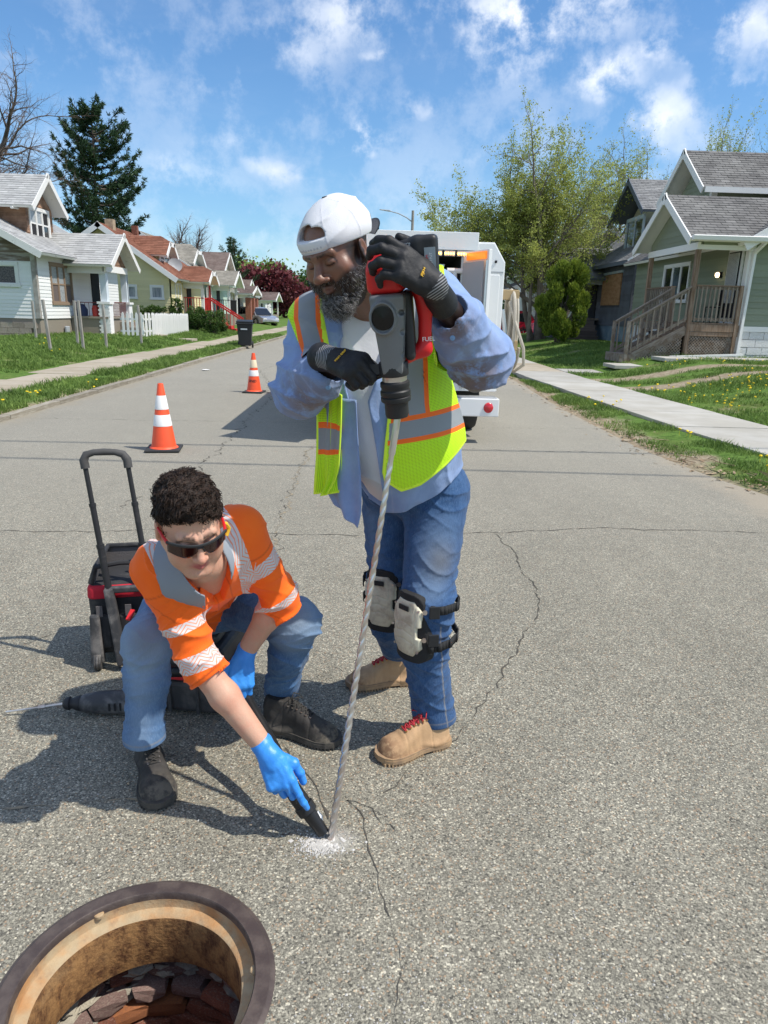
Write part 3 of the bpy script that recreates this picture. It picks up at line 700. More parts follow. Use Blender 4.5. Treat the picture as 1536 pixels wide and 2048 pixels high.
            for j in range(ny):
                y0=z0+(z1-z0)*j/ny; y1=z0+(z1-z0)*(j+1)/ny; pm=MB(); B(pm,x0+g,x1-g,y0+g,y1-g,-.008,.004)
                pp=pane if not isinstance(pane,(list,tuple)) else pane[(i*ny+j)%len(pane)]
                pm.build('pane',pp,wn)
        return wn
    def gable(s,y0,y1,ez,pz,u0,u1,roofmat,fascia,side_out=-1,over=.3,th=.16,clip=0.):
        """roof whose gable faces the street: ridge along u from u0 (street end) to u1; clip>0 gives a clipped peak"""
        ym=(y0+y1)/2
        if not clip:
            s.roof('roof',roofmat,(u0,y0,ez),(u1,y0,ez),(u0,ym,pz),(u1,ym,pz),edge=fascia); s.roof('roof',roofmat,(u0,y1,ez),(u1,y1,ez),(u0,ym,pz),(u1,ym,pz),edge=fascia)
            MB().prism([s.P(u0-.004,ym-.15,pz-.27),s.P(u0-.004,ym+.15,pz-.27),s.P(u0-.004,ym+.012,pz-.004),s.P(u0-.004,ym-.012,pz-.004)],V((-s.sx*.040,0,0))).build('ridge_end',fascia,s.t)
            for ya in (y0,y1): s.bar('rake_board',fascia,(u0-.015,ya,ez-.085),(u0-.015,ym,pz-.085),.03,.20,up=(s.sx,0,0)) if False else s.rake(fascia,u0,ya,ez,ym,pz)
        else:
            k=1-clip; ya,yb=ym-(ym-y0)*clip,ym+(y1-ym)*clip; zc=ez+(pz-ez)*k
            s.roof('roof',roofmat,(u0,y0,ez),(u1,y0,ez),(u0+0.,ya,zc),(u1,ya,zc),edge=fascia); s.roof('roof',roofmat,(u0,ya,zc),(u1,ya,zc),(u0+clip*1.6,ym,pz),(u1,ym,pz),edge=fascia)
            s.roof('roof',roofmat,(u0,y1,ez),(u1,y1,ez),(u0,yb,zc),(u1,yb,zc),edge=fascia); s.roof('roof',roofmat,(u0,yb,zc),(u1,yb,zc),(u0+clip*1.6,ym,pz),(u1,ym,pz),edge=fascia)
            s.roof('roof',roofmat,(u0,ya,zc),(u0,yb,zc),(u0+clip*1.6,ym-.01,pz),(u0+clip*1.6,ym+.01,pz),edge=fascia)
            s.rake(fascia,u0,y0,ez,ya,zc); s.rake(fascia,u0,y1,ez,yb,zc); s.rake(fascia,u0,ya,zc,yb,zc)
    def rake(s,mat,u,ya,za,yb,zb,w_=.19,t=.04):
        a,b=s.P(u,ya,za),s.P(u,yb,zb); d=(b-a).normalized(); dn=V((0,-d.z,d.y)); dn=dn if dn.z<0 else -dn
        if abs(d.z)<.01: dn=V((0,0,-1))
        o=V((-s.sx*t,0,0)); a=a-d*.03;b=b+d*.07
        MB().prism([a-dn*.01,b-dn*.01,b+dn*w_,a+dn*w_],o).build('rake_board',mat,s.t)
    def rakeS(s,mat,y,ua,za,ub,zb,w_=.19,t=.04):
        a,b=s.P(ua,y,za),s.P(ub,y,zb); d=(b-a).normalized(); dn=V((-d.z,0,d.x)); dn=dn if dn.z<0 else -dn
        MB().prism([a-d*.03-dn*.01,b+d*.03-dn*.01,b+d*.03+dn*w_,a-d*.03+dn*w_],V((0,-t,0))).build('rake_board',mat,s.t)
# ------------------------------------------------ grey-green house, right, nearest
m_gsid=M('grey_green_siding',(.235,.265,.19),rough=.75,va=.05,rand=.10,bump=.15,bs=60)
m_gsh=shingle_mat('charcoal_shingles',(.155,.15,.145),(.21,.205,.195),.18)
m_wood=M('weathered_deck_wood',(.20,.125,.075),rough=.85,c2=(.30,.22,.16),vs=5,stretch=(6,6,.6),va=.18,bump=.4,bs=40,rand=.22)
m_woodg=M('greyed_deck_wood',(.30,.26,.215),rough=.9,c2=(.20,.145,.10),vs=6,va=.15,bump=.4,bs=40,rand=.18)
m_block=M('white_painted_blocks',(.74,.74,.73),rough=.8,bump=.8,bs=14,bd=.05,va=.06,rand=.05)
G=House('green_house','grey green clapboard house with white trim, shingle roof and wooden porch with stairs and lattice',8.75,20.,.5,1)
# local: street wall u=1.35 ; porch u 0..1.35, y 0..3.3 ; deck z .93 ; eave z 3.05
UW=1.42; DZ=.93; WT=2.95; YB=8.4; UB=12.
G.wall('wall',m_gsid,'y',UW,[(0,.75),(YB,.75),(YB,WT+.3),(0,WT+.3)],-1)
MR=[(UW,.75),(UB,.75),(UB,3.4),((UW+UB)/2,6.6),(UW,2.95)]
G.wall('wall',m_gsid,'u',0.,[(UW,.75),(UB,.75),(UB,3.35),(UW+5.2,6.4),(UW,3.1)],-1)
G.clap('siding_board',m_gsid,'u',-.0,[(UW+.16,.86),(6.2,.86),(6.2,6.0),(UW+.16,3.05)],.165,-1,single=True,th=.02)
G.clap('siding_board',m_gsid,'y',UW,[(.05,.95),(YB,.95),(YB,3.1),(.05,3.1)],.165,-1,holes=[(3.55,5.6,1.55,2.75),(.2,1.05,.9,3.0)],single=True,th=.02)
G.box('corner_board',m_white,UW-.02,UW+.15,-.045,.14,-.02,3.1)
G.box('trim_band',m_white,UW+.15,6.5,-.045,0,.72,.86)
for r_ in range(4):
    for c_ in range(13):
        u0=UW+.14+c_*.42-(.21 if r_%2 else 0); z0=-.12+r_*.21
        if u0<UW+.1: u0=UW+.1
        u1=UW+.14+(c_+1)*.42-(.21 if r_%2 else 0)
        unitbox('block',m_block,G.t,((u0+u1)/2,.05+rnd.uniform(-.006,.006),z0+.105),(u1-u0-.012,.16,.198))
G.box('foundation',m_block,UW+.12,UB,.1,YB,-.3,.74)
G.window('y',UW,3.6,5.55,1.6,2.7,-1,nx=3,ny=1,pane=[glass_d,glass,glass_d],fw=.08)
# storm door with bars
dr=G.box('door',m_white,UW-.05,UW,.22,1.03,DZ,2.95)
MB().box(UW-.075,UW-.055,.30,.95,DZ+.15,2.85).build('door_screen',m_dark,dr)
mb=MB()
for i in range(10):
    y=.33+i*.065; mb.box(UW-.10,UW-.085,y,y+.014,DZ+.55,2.82)
mb.build('door_bars',m_white,dr)
m_lamp=M('lit_lamp_glass',(1,.9,.7),rough=.4,emit=(1,.72,.38),es=4.)
lampf=G.box('porch_lamp',m_dark,UW-.10,UW,1.32,1.42,2.2,2.36)
MB().lathe([(.02,.05),(.06,.02),(.065,-.04),(.04,-.09),(.01,-.1)],12,Matrix.Translation((UW-.14,1.37,2.3))).build('lamp_bulb',m_lamp,lampf,smooth=True)
# deck
for i in range(9):
    G.box('deck_board',m_wood,.0+i*.157,.0+i*.157+.15,-.06,3.4,DZ-.04,DZ)
G.box('rim_joist',m_wood,-.03,UW,-.09,-.05,DZ-.24,DZ-.045); G.box('rim_joist',m_woodg,-.05,0.,-.05,3.4,DZ-.24,DZ-.045)
G.box('rim_joist',m_wood,-.03,UW,-.075,-.04,DZ-.36,DZ-.25)
for (u,y,zt) in ((0.02,-.02,WT-.02),(0.02,3.3,WT-.02)):
    G.box('porch_post',m_wood,u-.06,u+.06,y-.06,y+.06,-.1,zt)
G.box('deck_post',m_woodg,.9,.99,-.10,-.02,-.1,DZ-.24) if False else None
G.box('deck_post',m_wood,UW-.14,UW-.04,-.11,-.02,-.1,DZ+1.0)
def rail(H,p,q,z0,h,n,mat,mat2,slope=0.):
    p3=(p[0],p[1],z0); q3=(q[0],q[1],z0+slope)
    ubar('handrail',mat,H.t,H.P(p3[0],p3[1],p3[2]+h),H.P(q3[0],q3[1],q3[2]+h),.12,.035)
    ubar('top_rail',mat2,H.t,H.P(p3[0],p3[1],p3[2]+h-.06),H.P(q3[0],q3[1],q3[2]+h-.06),.035,.08)
    ubar('bottom_rail',mat2,H.t,H.P(p3[0],p3[1],p3[2]+.09),H.P(q3[0],q3[1],q3[2]+.09),.035,.08)
    for i in range(n):
        t=(i+.5)/n; u=p[0]+(q[0]-p[0])*t; y=p[1]+(q[1]-p[1])*t; zz=z0+slope*t
        dy=-.035 if abs(q[0]-p[0])>abs(q[1]-p[1]) else 0; dx=0 if dy else -.035
        ubar('baluster',mat2,H.t,H.P(u+dx,y+dy,zz+.03),H.P(u+dx,y+dy,zz+h-.03),.035,.035)
rail(G,(.08,-.03),(UW-.15,-.03),DZ,.98,10,m_wood,m_woodg)
rail(G,(0.02,1.25),(0.02,3.25),DZ,.98,14,m_wood,m_woodg)
# stairs come down towards the street (north of the near rail)
SX=-1.65
for k in range(5):
    u1=-.05-k*.27; z1=DZ-.185*(k+1)
    G.box('tread',m_wood,u1-.30,u1,-.0,1.15,z1-.04,z1); G.box('riser',m_wood,u1-.02,u1,.02,1.13,z1,z1+.15)
G.box('bottom_step',m_woodg,SX-.15,SX+.28,-.06,1.2,-.2,.03)
for y in (-.02,1.17):
    ubar('stringer',m_woodg,G.t,G.P(-.02,y,DZ-.20),G.P(SX+.2,y,-.05),.04,.24)
    G.box('stair_post',m_woodg,SX-.03,SX+.06,y-.05,y+.04,-.2,.92)
    rail(G,(SX+.04,y),(-.02,y),-.02,.92,9,m_woodg,m_woodg,slope=DZ+.05)
G.box('deck_post',m_wood,-.10,-.0,1.12,1.22,-.1,DZ+1.0)
# lattice: two crossing sets of laths behind the frame
def lattice(H,u0,u1,y,z0,z1,mat,cut=None):
    m=MB(); st=.085; w_=.030; hh=z1-z0; n=int((u1-u0+hh)/st)+1
    for sgn,yy in ((1,y),(-1,y+.008)):
        for i in range(n):
            a=u0-hh+i*st if sgn>0 else u0+i*st
            p0=[a,z0]; p1=[a+sgn*hh,z1]
            # clip to u range
            def cl(p,q):
                (x0,zz0),(x1,zz1)=p,q
                for lim,side in ((u0,1),(u1,-1)):
                    d0=(x0-lim)*side; d1=(x1-lim)*side
                    if d0<0 and d1<0: return None
                    if d0<0: t=d0/(d0-d1); x0,zz0=x0+(x1-x0)*t,zz0+(zz1-zz0)*t
                    elif d1<0: t=d0/(d0-d1); x1,zz1=x0+(x1-x0)*t,zz0+(zz1-zz0)*t
                return (x0,zz0),(x1,zz1)
            r_=cl(p0,p1)
            if r_ and cut:
                (x0,zz0),(x1,zz1)=r_; pts=[(x0+(x1-x0)*t/10,zz0+(zz1-zz0)*t/10) for t in range(11)]; pts=[p for p in pts if cut(*p)]
                r_=(pts[0],pts[-1]) if len(pts)>1 else None
            if r_:
                (x0,zz0),(x1,zz1)=r_
                m.bar(H.P(x0,yy,zz0),H.P(x1,yy,zz1),.006,w_,up=(0,-1,0)) if False else m.prism([H.P(x0-w_*.7,yy,zz0),H.P(x0+w_*.7,yy,zz0),H.P(x1+w_*.7,yy,zz1),H.P(x1-w_*.7,yy,zz1)],(0,.006,0))
    m.build('lattice',mat,H.t,kind='stuff',fixn=False)
lattice(G,.04,UW-.12,-.055,-.08,DZ-.37,m_woodg)
lattice(G,SX+.35,-.12,-.055,-.08,DZ-.3,m_woodg,cut=lambda u,z: z<-.1+(u-SX-.1)*.60)
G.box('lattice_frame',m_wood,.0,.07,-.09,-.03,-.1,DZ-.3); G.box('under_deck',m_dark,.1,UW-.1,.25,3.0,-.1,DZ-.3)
mb=MB(); mb.bar((-.55,-.42,-.0),(1.55,-.28,.10),.08,.06); mb.build('fallen_downspout',m_white,G.t)
# porch roof
PZ=4.42
G.gable(-.5,3.75,3.08,PZ,-.42,5.6,m_gsh,m_white)
G.wall('gable_wall',m_gsid,'y',.0,[(0-.06,2.95),(3.36,2.95),(3.36,3.3),(1.63,4.2),(-.06,3.3)],-1,th=.08)
G.clap('siding_board',m_gsid,'y',-.0,[(.1,2.98),(3.15,2.98),(1.63,4.22)],.165,-1,single=True,th=.02)
G.box('porch_beam',m_white,-.06,.02,-.12,3.4,WT-.12,WT+.06); G.box('porch_beam',m_white,.02,UW+.05,-.12,-.02,WT-.12,WT+.0)
G.box('beam_panel',m_gsid,.1,UW-.05,-.10,-.03,WT+.0,WT+.16); G.box('porch_beam',m_white,.02,UW+.05,-.12,-.02,WT+.16,WT+.24)
G.box('porch_ceiling',m_white,-.0,UW,0.,3.4,WT+.07,WT+.1)
G.box('soffit',m_white,-.4,UW+.05,-.5,-.1,WT+.12,WT+.155)
mb=MB(); pf=[(0,0),(.0,.13),(-.02,.14),(-.11,.14),(-.13,.12),(-.10,.02)]
mb.prism([V((-.42,-.52+a,3.0+b)) for a,b in pf],(UW+.75,0,0)); mb.build('gutter',m_white,G.t)
G.bar('downspout',m_white,(UW+.16,-.52,3.05),(UW+.10,-.10,2.78),.07,.09); G.bar('downspout',m_white,(UW+.10,-.10,2.80),(UW+.04,-.10,-.15),.07,.09)
# main roof seen gable-on beyond, upper dormer over it
G.roof('roof',m_gsh,(UW-.42,-.45,3.02),(UW-.42,YB+.4,3.02),(UW+5.2,-.45,6.45),(UW+5.2,YB+.4,6.45),edge=m_white)
G.rakeS(m_white,-.46,UW-.42,3.02,UW+5.2,6.45,w_=.24); G.box('eave_return',m_white,UW-.5,UW+.45,-.62,-.44,3.02,3.14)
DY0,DY1,DU=3.6,6.2,UW+.35
G.wall('dormer_wall',m_gsid,'y',DU,[(DY0,3.3),(DY1,3.3),(DY1,4.9),((DY0+DY1)/2,5.85),(DY0,4.9)],-1,th=.1)
G.clap('siding_board',m_gsid,'y',DU,[(DY0+.1,3.4),(DY1-.1,3.4),(DY1-.1,4.9),((DY0+DY1)/2,5.8),(DY0+.1,4.9)],.165,-1,holes=[(3.95,5.9,3.5,4.75)],single=True,th=.02)
G.wall('dormer_wall',m_gsid,'u',DY0,[(DU,3.3),(DU+6,3.3),(DU+6,4.9),(DU,4.9)],-1,th=.1)
G.clap('siding_board',m_gsid,'u',DY0,[(DU+.16,4.4),(DU+5.5,4.4),(DU+5.5,4.9),(DU+.16,4.9)],.165,-1,single=True,th=.02)
G.box('corner_board',m_white,DU-.02,DU+.16,DY0-.04,DY0+.12,3.3,4.9)
G.box('window',glass_d,DU+.3,DU+3.0,DY0-.035,DY0,4.4,4.72)
G.window('y',DU,4.0,5.8,3.6,4.68,-1,nx=3,ny=1,pane=glass,fw=.1)
G.gable(DY0-.5,DY1+.5,4.92,6.28,DU-.5,DU+6.5,m_gsh,m_white)
G.box('fascia',m_white,DU-.46,DU+6.5,DY0-.55,DY0-.5,4.76,4.92)
MB().box(2.92,3.07,-.09,-.02,1.32,1.44).build('vent_hood',m_white,G.t,bevel=.01)
# porch clutter
pch=thing('porch_chair','dark folding chair on the porch of the green house','chair',(9.9,20.9,1.43))
mb=MB(); mb.box(-.22,.22,-.22,.22,.42,.45); mb.build('seat',m_dark,pch); mb=MB(); mb.bar((.2,0,.45),(.32,0,.95),.44,.03,up=(0,1,0)); mb.build('backrest',m_dark,pch)
for a in (-.2,.2):
    for b in (-.2,.2): mb=MB(); mb.bar((a,b,0),(a,b,.43),.025,.025); mb.build('leg',m_dark,pch)
# ------------------------------------------------ grey house with cream dormer, second on the right
m_ksid=M('blue_grey_siding',(.115,.125,.15),rough=.85,va=.10,c2=(.085,.09,.105),vs=1.,attr='v',dirt=((.19,.17,.15),1.2,.62,.8,.5))
m_cream=M('cream_siding',(.66,.62,.50),rough=.75,va=.06,attr='v',aa=.10)
m_ksh=shingle_mat('grey_shingles',(.20,.20,.20),(.27,.27,.265),.15)
m_ktrim=M('faded_blue_trim',(.40,.50,.56),rough=.8,c2=(.55,.56,.55),vs=3,va=.1)
m_ktrimd=M('dark_slate_trim',(.12,.14,.17),rough=.8)
m_ply=M('weathered_plywood',(.42,.24,.12),rough=.9,c2=(.33,.17,.08),vs=2.5,stretch=(1,1,3),va=.12,bump=.3,bs=20)
m_bluep=M('peeling_blue_paint',(.17,.25,.33),rough=.9,c2=(.26,.34,.40),vs=2,dirt=((.4,.38,.34),5,.58,.75,.6))
K=House('grey_house','dark blue grey house with cream dormer, boarded window and worn wooden steps',10.65,30.,.35,1)
KW=3.3
K.wall('wall',m_ksid,'u',0,[(0,.8),(9,.8),(9,3.3),(4.5,6.0),(0,KW)],-1); K.wall('wall',m_ksid,'y',0,[(0,.8),(8.5,.8),(8.5,KW),(0,KW)],-1)
K.clap('siding',m_ksid,'u',0,[(.05,.8),(6,.8),(6,KW+1.6),(4.5,KW+2.6),(.05,KW)],.26,-1,holes=[(.2,1.3,2.3,3.05)],th=.022)
K.clap('siding',m_ksid,'y',0,[(.05,.8),(8,.8),(8,KW),(.05,KW)],.26,-1,holes=[(1.3,3.9,1.65,3.0)],th=.022)
K.box('foundation',m_bluep,.03,9,.03,8.4,-.4,.8)
K.box('corner_board',m_ksid,-.02,.08,-.02,.08,.5,KW)
K.window('u',0,.3,1.2,2.4,2.98,-1,frame=m_ktrim,pane=glass_d,ny=1,fw=.11)
bw=K.box('boarded_window',m_ply,-.05,.0,1.35,3.85,1.68,2.98); bw['label']='bare plywood board over the front window'
K.bar('window_head',m_ktrim,(-.05,1.2,3.06),(-.05,3.95,3.04),.07,.10)
K.roof('roof',m_ksh,(-.45,-.35,3.4),(-.45,8.9,3.4),(4.5,-.35,6.65),(4.5,8.9,6.65),edge=m_ktrimd)
K.rakeS(m_ktrim,-.36,-.45,3.4,4.5,6.65,w_=.20)
K.box('fascia',m_ktrimd,-.5,-.45,-.35,8.9,3.24,3.38)
# porch to the north end, gable facing the street
K.gable(3.4,8.6,2.85,4.35,-2.4,2.5,m_ksh,m_ktrimd); K.wall('gable_wall',m_ksid,'y',-2.0,[(3.9,2.8),(8.1,2.8),(6.0,4.1)],-1,th=.06)
K.box('porch_beam',m_ktrim,-2.1,0,3.9,4.0,2.6,2.8); K.box('porch_beam',m_ktrim,-2.1,-2.0,3.9,8.2,2.6,2.8)
for y in (4.05,8.0): K.box('porch_post',m_ksid,-2.1,-1.95,y-.08,y+.08,.2,2.7)
K.box('porch_deck',m_woodg,-2.1,0,4.0,8.5,1.0,1.1); K.box('porch_skirt',m_ksid,-2.05,-.05,4.3,8.4,-.2,1.0)
K.box('door',m_dark,-.06,-.01,4.6,5.6,1.1,3.1)
m_step=M('brown_step_planks',(.13,.10,.09),rough=.9,c2=(.20,.16,.14),vs=3,stretch=(.5,4,4),rand=.3)
for k in range(5):
    unitbox('step_plank',m_step,K.t,(-1.15,3.85-k*.27,1.02-k*.235-.02),(1.75,.32,.045)); unitbox('step_plank',m_step,K.t,(-1.15,3.72-k*.27,1.02-k*.235-.14),(1.72,.03,.20))
K.box('stair_side',m_step,-2.05,-1.98,2.6,4.0,-.3,.75)
# cream dormer
K.wall('dormer_wall',m_cream,'y',1.25,[(1.25,3.5),(4.7,3.5),(4.7,5.45),(2.97,6.6),(1.25,5.45)],-1,th=.08); K.wall('dormer_wall',m_cream,'u',1.25,[(1.25,3.5),(6,3.5),(6,5.45),(1.25,5.45)],-1,th=.08)
K.clap('siding',m_cream,'y',1.25,[(1.3,3.8),(4.65,3.8),(4.65,5.45),(2.97,6.55),(1.3,5.45)],.14,-1,holes=[(1.6,3.7,3.95,5.35)])
K.clap('siding',m_cream,'u',1.25,[(1.35,3.8),(6,3.8),(6,5.4),(1.35,5.4)],.14,-1)
K.window('y',.75,1.7,3.6,4.05,5.25,-1,frame=m_ktrim,pane=glass_d,nx=2,ny=1,fw=.12)
K.gable(.8,5.15,5.45,6.95,.35,6.2,m_ksh,m_ktrimd)
# ------------------------------------------------ white house beyond it
m_wsid=M('white_siding',(.76,.76,.74),rough=.7,va=.04,attr='v',aa=.10,dirt=((.5,.48,.44),.8,.62,.8,.4))
m_wsh=shingle_mat('dark_shingles',(.06,.06,.065),(.10,.10,.10),.15)
Wh=House('white_house','white clapboard house with dark roof behind the grey house, half hidden by bare trees',10.2,43.,.3,1)
Wh.wall('wall',m_wsid,'u',0,[(0,0),(9,0),(6.6,0),(6.6,3.8),(3.2,6.1),(0,3.8)],-1); Wh.wall('wall',m_wsid,'y',0,[(0,0),(8,0),(8,3.8),(0,3.8)],-1)
Wh.clap('siding',m_wsid,'u',0,[(.05,.4),(8.95,.4),(6.5,.4),(6.5,3.8),(3.2,6.0),(.05,3.8)],.2,-1,holes=[(1.2,2.2,2.1,3.5)])
Wh.clap('siding',m_wsid,'y',0,[(.05,.4),(8,.4),(8,3.8),(.05,3.8)],.2,-1,holes=[(1.,2.,2.1,3.5)])
Wh.window('u',0,1.25,2.15,2.2,3.4,-1,pane=glass_d); Wh.window('y',0,1.1,2.,2.2,3.4,-1,pane=glass_d)
Wh.roof('roof',m_wsh,(-.5,-.4,3.75),(-.5,8.4,3.75),(3.2,-.4,6.35),(3.2,8.4,6.35)); Wh.roof('roof',m_wsh,(7.0,-.4,3.75),(7.0,8.4,3.75),(3.2,-.4,6.35),(3.2,8.4,6.35))
Wh.rakeS(m_white,-.42,-.5,3.75,3.2,6.35,w_=.3); Wh.rakeS(m_white,-.42,7.0,3.75,3.2,6.35,w_=.3)
Wh.roof('porch_roof',m_wsh,(-2.6,-.3,2.6),(-2.6,7,2.6),(0,-.3,3.5),(0,7,3.5)); Wh.rakeS(m_white,-.32,-2.6,2.6,0,3.5,w_=.2); Wh.box('porch_beam',m_white,-2.4,0,-.2,-.1,2.2,2.5)
for u in (-2.3,): 
    for y in (-.1,3.2,6.5): Wh.box('porch_post',m_white,u-.1,u+.1,y-.1,y+.1,0,2.5)
Wh.box('porch_rail',m_woodg,-2.35,-.1,-.12,-.05,.9,1.0)
for i in range(12): Wh.box('baluster',m_woodg,-2.3+i*.19,-2.26+i*.19,-.12,-.08,.2,.9)
Wh.box('porch_floor',m_woodg,-2.5,0,-.2,7,0,.2)
mb=MB(); mb.box(3.4,4.1,3,3.7,5.8,7.2); mb.build('chimney',m_brick[1],Wh.t)
# ================================================ left side
m_lsid=M('peeling_white_siding',(.74,.74,.72),rough=.8,va=.05,attr='v',aa=.10,dirt=((.26,.22,.18),2.3,.64,.74,.85))
m_lsid2=M('clean_white_siding',(.76,.76,.74),rough=.75,va=.04,attr='v',aa=.10)
m_bshake=M('bare_brown_boards',(.19,.105,.062),rough=.95,c2=(.28,.17,.11),vs=2.2,va=.2,attr='v',bump=.5,bs=30)
m_bgrey=M('stripped_grey_brown_boards',(.16,.12,.09),rough=.95,c2=(.36,.33,.30),vs=2.2,stretch=(.4,.4,3),attr='v',c2lo=.45,c2hi=.6)
m_lsh=shingle_mat('pale_grey_shingles',(.36,.36,.355),(.42,.42,.41),.10)
m_oldwhite=M('peeling_white_trim',(.70,.69,.66),rough=.8,dirt=((.30,.27,.24),7,.58,.70,.7))
m_found=M('taupe_foundation',(.26,.225,.18),rough=.9,va=.08,dirt=((.4,.36,.3),2,.6,.8,.3))
m_stoneb=M('split_face_block',(.36,.31,.26),rough=.95,bump=1.,bs=12,bd=.06,rand=.2)
m_brownf=M('brown_window_frame',(.27,.19,.13),rough=.8); m_tan=M('tan_sash',(.55,.38,.25),rough=.7)
A=House('old_white_house','run down white house with brown shingled dormer and gables and a white pillared porch',-11.8,26.,.3,-1)
EZ=2.85
A.wall('wall',m_lsid,'u',0,[(0,.62),(7,.62),(7,EZ+1.6),(4.6,EZ+2.5),(0,EZ)],-1); A.wall('wall',m_lsid2,'y',0,[(0,.62),(8.2,.62),(8.2,EZ),(0,EZ)],-1)
A.clap('siding',m_lsid,'u',0,[(.12,.62),(6.5,.62),(6.5,2.55),(.12,2.55)],.125,-1,holes=[(.62,1.62,1.72,2.42)],jit=.006)
A.clap('gable_boards',m_bgrey,'u',0,[(.12,2.55),(6.5,2.55),(6.5,EZ+1.6),(4.6,EZ+2.4),(.12,EZ)],.11,-1,jit=.012)
A.clap('siding',m_lsid2,'y',0,[(.1,.62),(8.2,.62),(8.2,EZ),(.1,EZ)],.125,-1,holes=[(1.1,3.0,1.15,2.55)])
A.box('corner_board',M('weathered_corner_board',(.24,.21,.18),rough=.9,c2=(.4,.38,.35),vs=3),-.04,.12,-.04,.10,.62,EZ)
A.box('foundation',m_found,.02,7,.02,8,-.4,.62)
for r_ in range(3):
    for c_ in range(5):
        unitbox('foundation_block',m_stoneb,A.t,(-(.32+c_*.42+.2*(r_%2)),-.03,-.02+r_*.2),(.41,.12,.19))
A.box('cellar_window',m_dark,2.35,3.4,-.03,.03,-.0,.55)
wn=A.window('u',0,.68,1.55,1.78,2.38,-1,frame=m_oldwhite,pane=M('caged_dark_pane',(.05,.045,.05),rough=.7,c2=(.16,.14,.14),vs=30),ny=1,fw=.11)
m_lace=M('lace_curtain_glass',(.40,.41,.41),rough=.3,c2=(.24,.26,.27),vs=14,spec=.6)
A.window('y',0,1.2,2.9,1.2,2.48,-1,frame=m_brownf,pane=[M('brown_screen',(.14,.11,.10),rough=.7),m_lace,m_lace,m_lace,M('brown_screen2',(.14,.11,.10),rough=.7),m_lace],nx=3,ny=2,fw=.1)
A.roof('roof',m_lsh,(-.5,-.45,EZ-.02),(-.5,8.6,EZ-.02),(4.6,-.45,EZ+2.7),(4.6,8.6,EZ+2.7),edge=m_oldwhite)
A.rakeS(m_oldwhite,-.46,-.5,EZ-.02,4.6,EZ+2.7,w_=.22)
# brown dormer
DA0,DA1,DAU=1.8,4.0,.95
A.wall('dormer_wall',m_bshake,'y',DAU,[(DA0,3.4),(DA1,3.4),(DA1,4.62),((DA0+DA1)/2,5.45),(DA0,4.62)],-1,th=.1); A.wall('dormer_wall',m_bshake,'u',DA0,[(DAU,3.4),(DAU+3.4,4.7),(DAU,4.7)],-1,th=.1)
A.clap('shakes',m_bshake,'y',DAU,[(DA0,3.45),(DA1,3.45),(DA1,4.62),((DA0+DA1)/2,5.4),(DA0,4.62)],.10,-1,holes=[(2.0,3.7,3.5,4.55)],jit=.01)
A.clap('shakes',m_bshake,'u',DA0,[(DAU,3.4),(DAU+3.2,4.66),(DAU,4.7)],.10,-1,jit=.015)
A.window('y',DAU,2.1,3.6,3.55,4.48,-1,frame=m_oldwhite,pane=[m_dark,m_lace,m_dark,m_lace,glass_d,m_dark],nx=3,ny=2,fw=.1)
A.gable(DA0-.45,DA1+.45,4.52,5.78,DAU-.45,DAU+6,m_lsh,m_oldwhite)
for i in range(4): MB().tube([A.P(DAU+.25+i*.95,DA0-.5,4.42),A.P(DAU+.25+i*.95,DA0+.1,4.46)],.05,6).build('rafter_end',m_oldwhite,A.t)
# porch: u -2.6..0, y 3.2..7.4
PU,P0,P1=-1.4,3.3,5.15
A.box('porch_base',m_found,PU,0,P0-.6,P1,-.4,.62); A.box('porch_cap',m_found,PU-.05,0.,P0-.66,P1+.05,.62,.70)
A.gable(P0-1.05,P1+.5,2.62,3.85,PU-.45,2.6,m_lsh,m_oldwhite)
A.wall('gable_wall',m_bshake,'y',PU-.05,[(P0-.6,2.6),(P1,2.6),((P0+P1-.55)/2,3.5)],-1,th=.08)
A.clap('shakes',m_bshake,'y',PU-.05,[(P0-.55,2.6),(P1-.05,2.6),((P0+P1-.55)/2,3.5)],.10,-1,jit=.012)
A.box('porch_beam',m_oldwhite,PU-.02,.0,P0-.65,P0-.52,2.3,2.62); A.box('porch_beam',m_white,PU-.1,PU+.02,P0-.65,P1,2.38,2.62)
m_wbrick=M('white_painted_brick',(.78,.78,.76),rough=.8,rand=.06,bump=.3,bs=50)
for y in (P0-.55,P1-.05):
    pm=MB(); pm.box(2.42,2.76,y-.02,y+.32,-.35,1.20) if False else None
    pier=A.box('pillar',m_wbrick,PU-.10,PU+.30,y-.05,y+.35,-.4,1.18)
    A.box('pillar_cap',m_white,PU-.15,PU+.35,y-.10,y+.40,1.18,1.27,parent=pier)
    A.box('column',M('pale_blue_white_paint',(.62,.68,.72),rough=.7),PU-.02,PU+.22,y+.03,y+.27,1.27,2.4,parent=pier)
    if y<4:
        for r_ in range(20):
            for c_ in range(2):
                unitbox('brick',m_wbrick,A.t,A.P(PU+.0+c_*.2+(.05 if r_%2 else 0)-.02,y-.058,-.33+r_*.075),(.19,.02,.066))
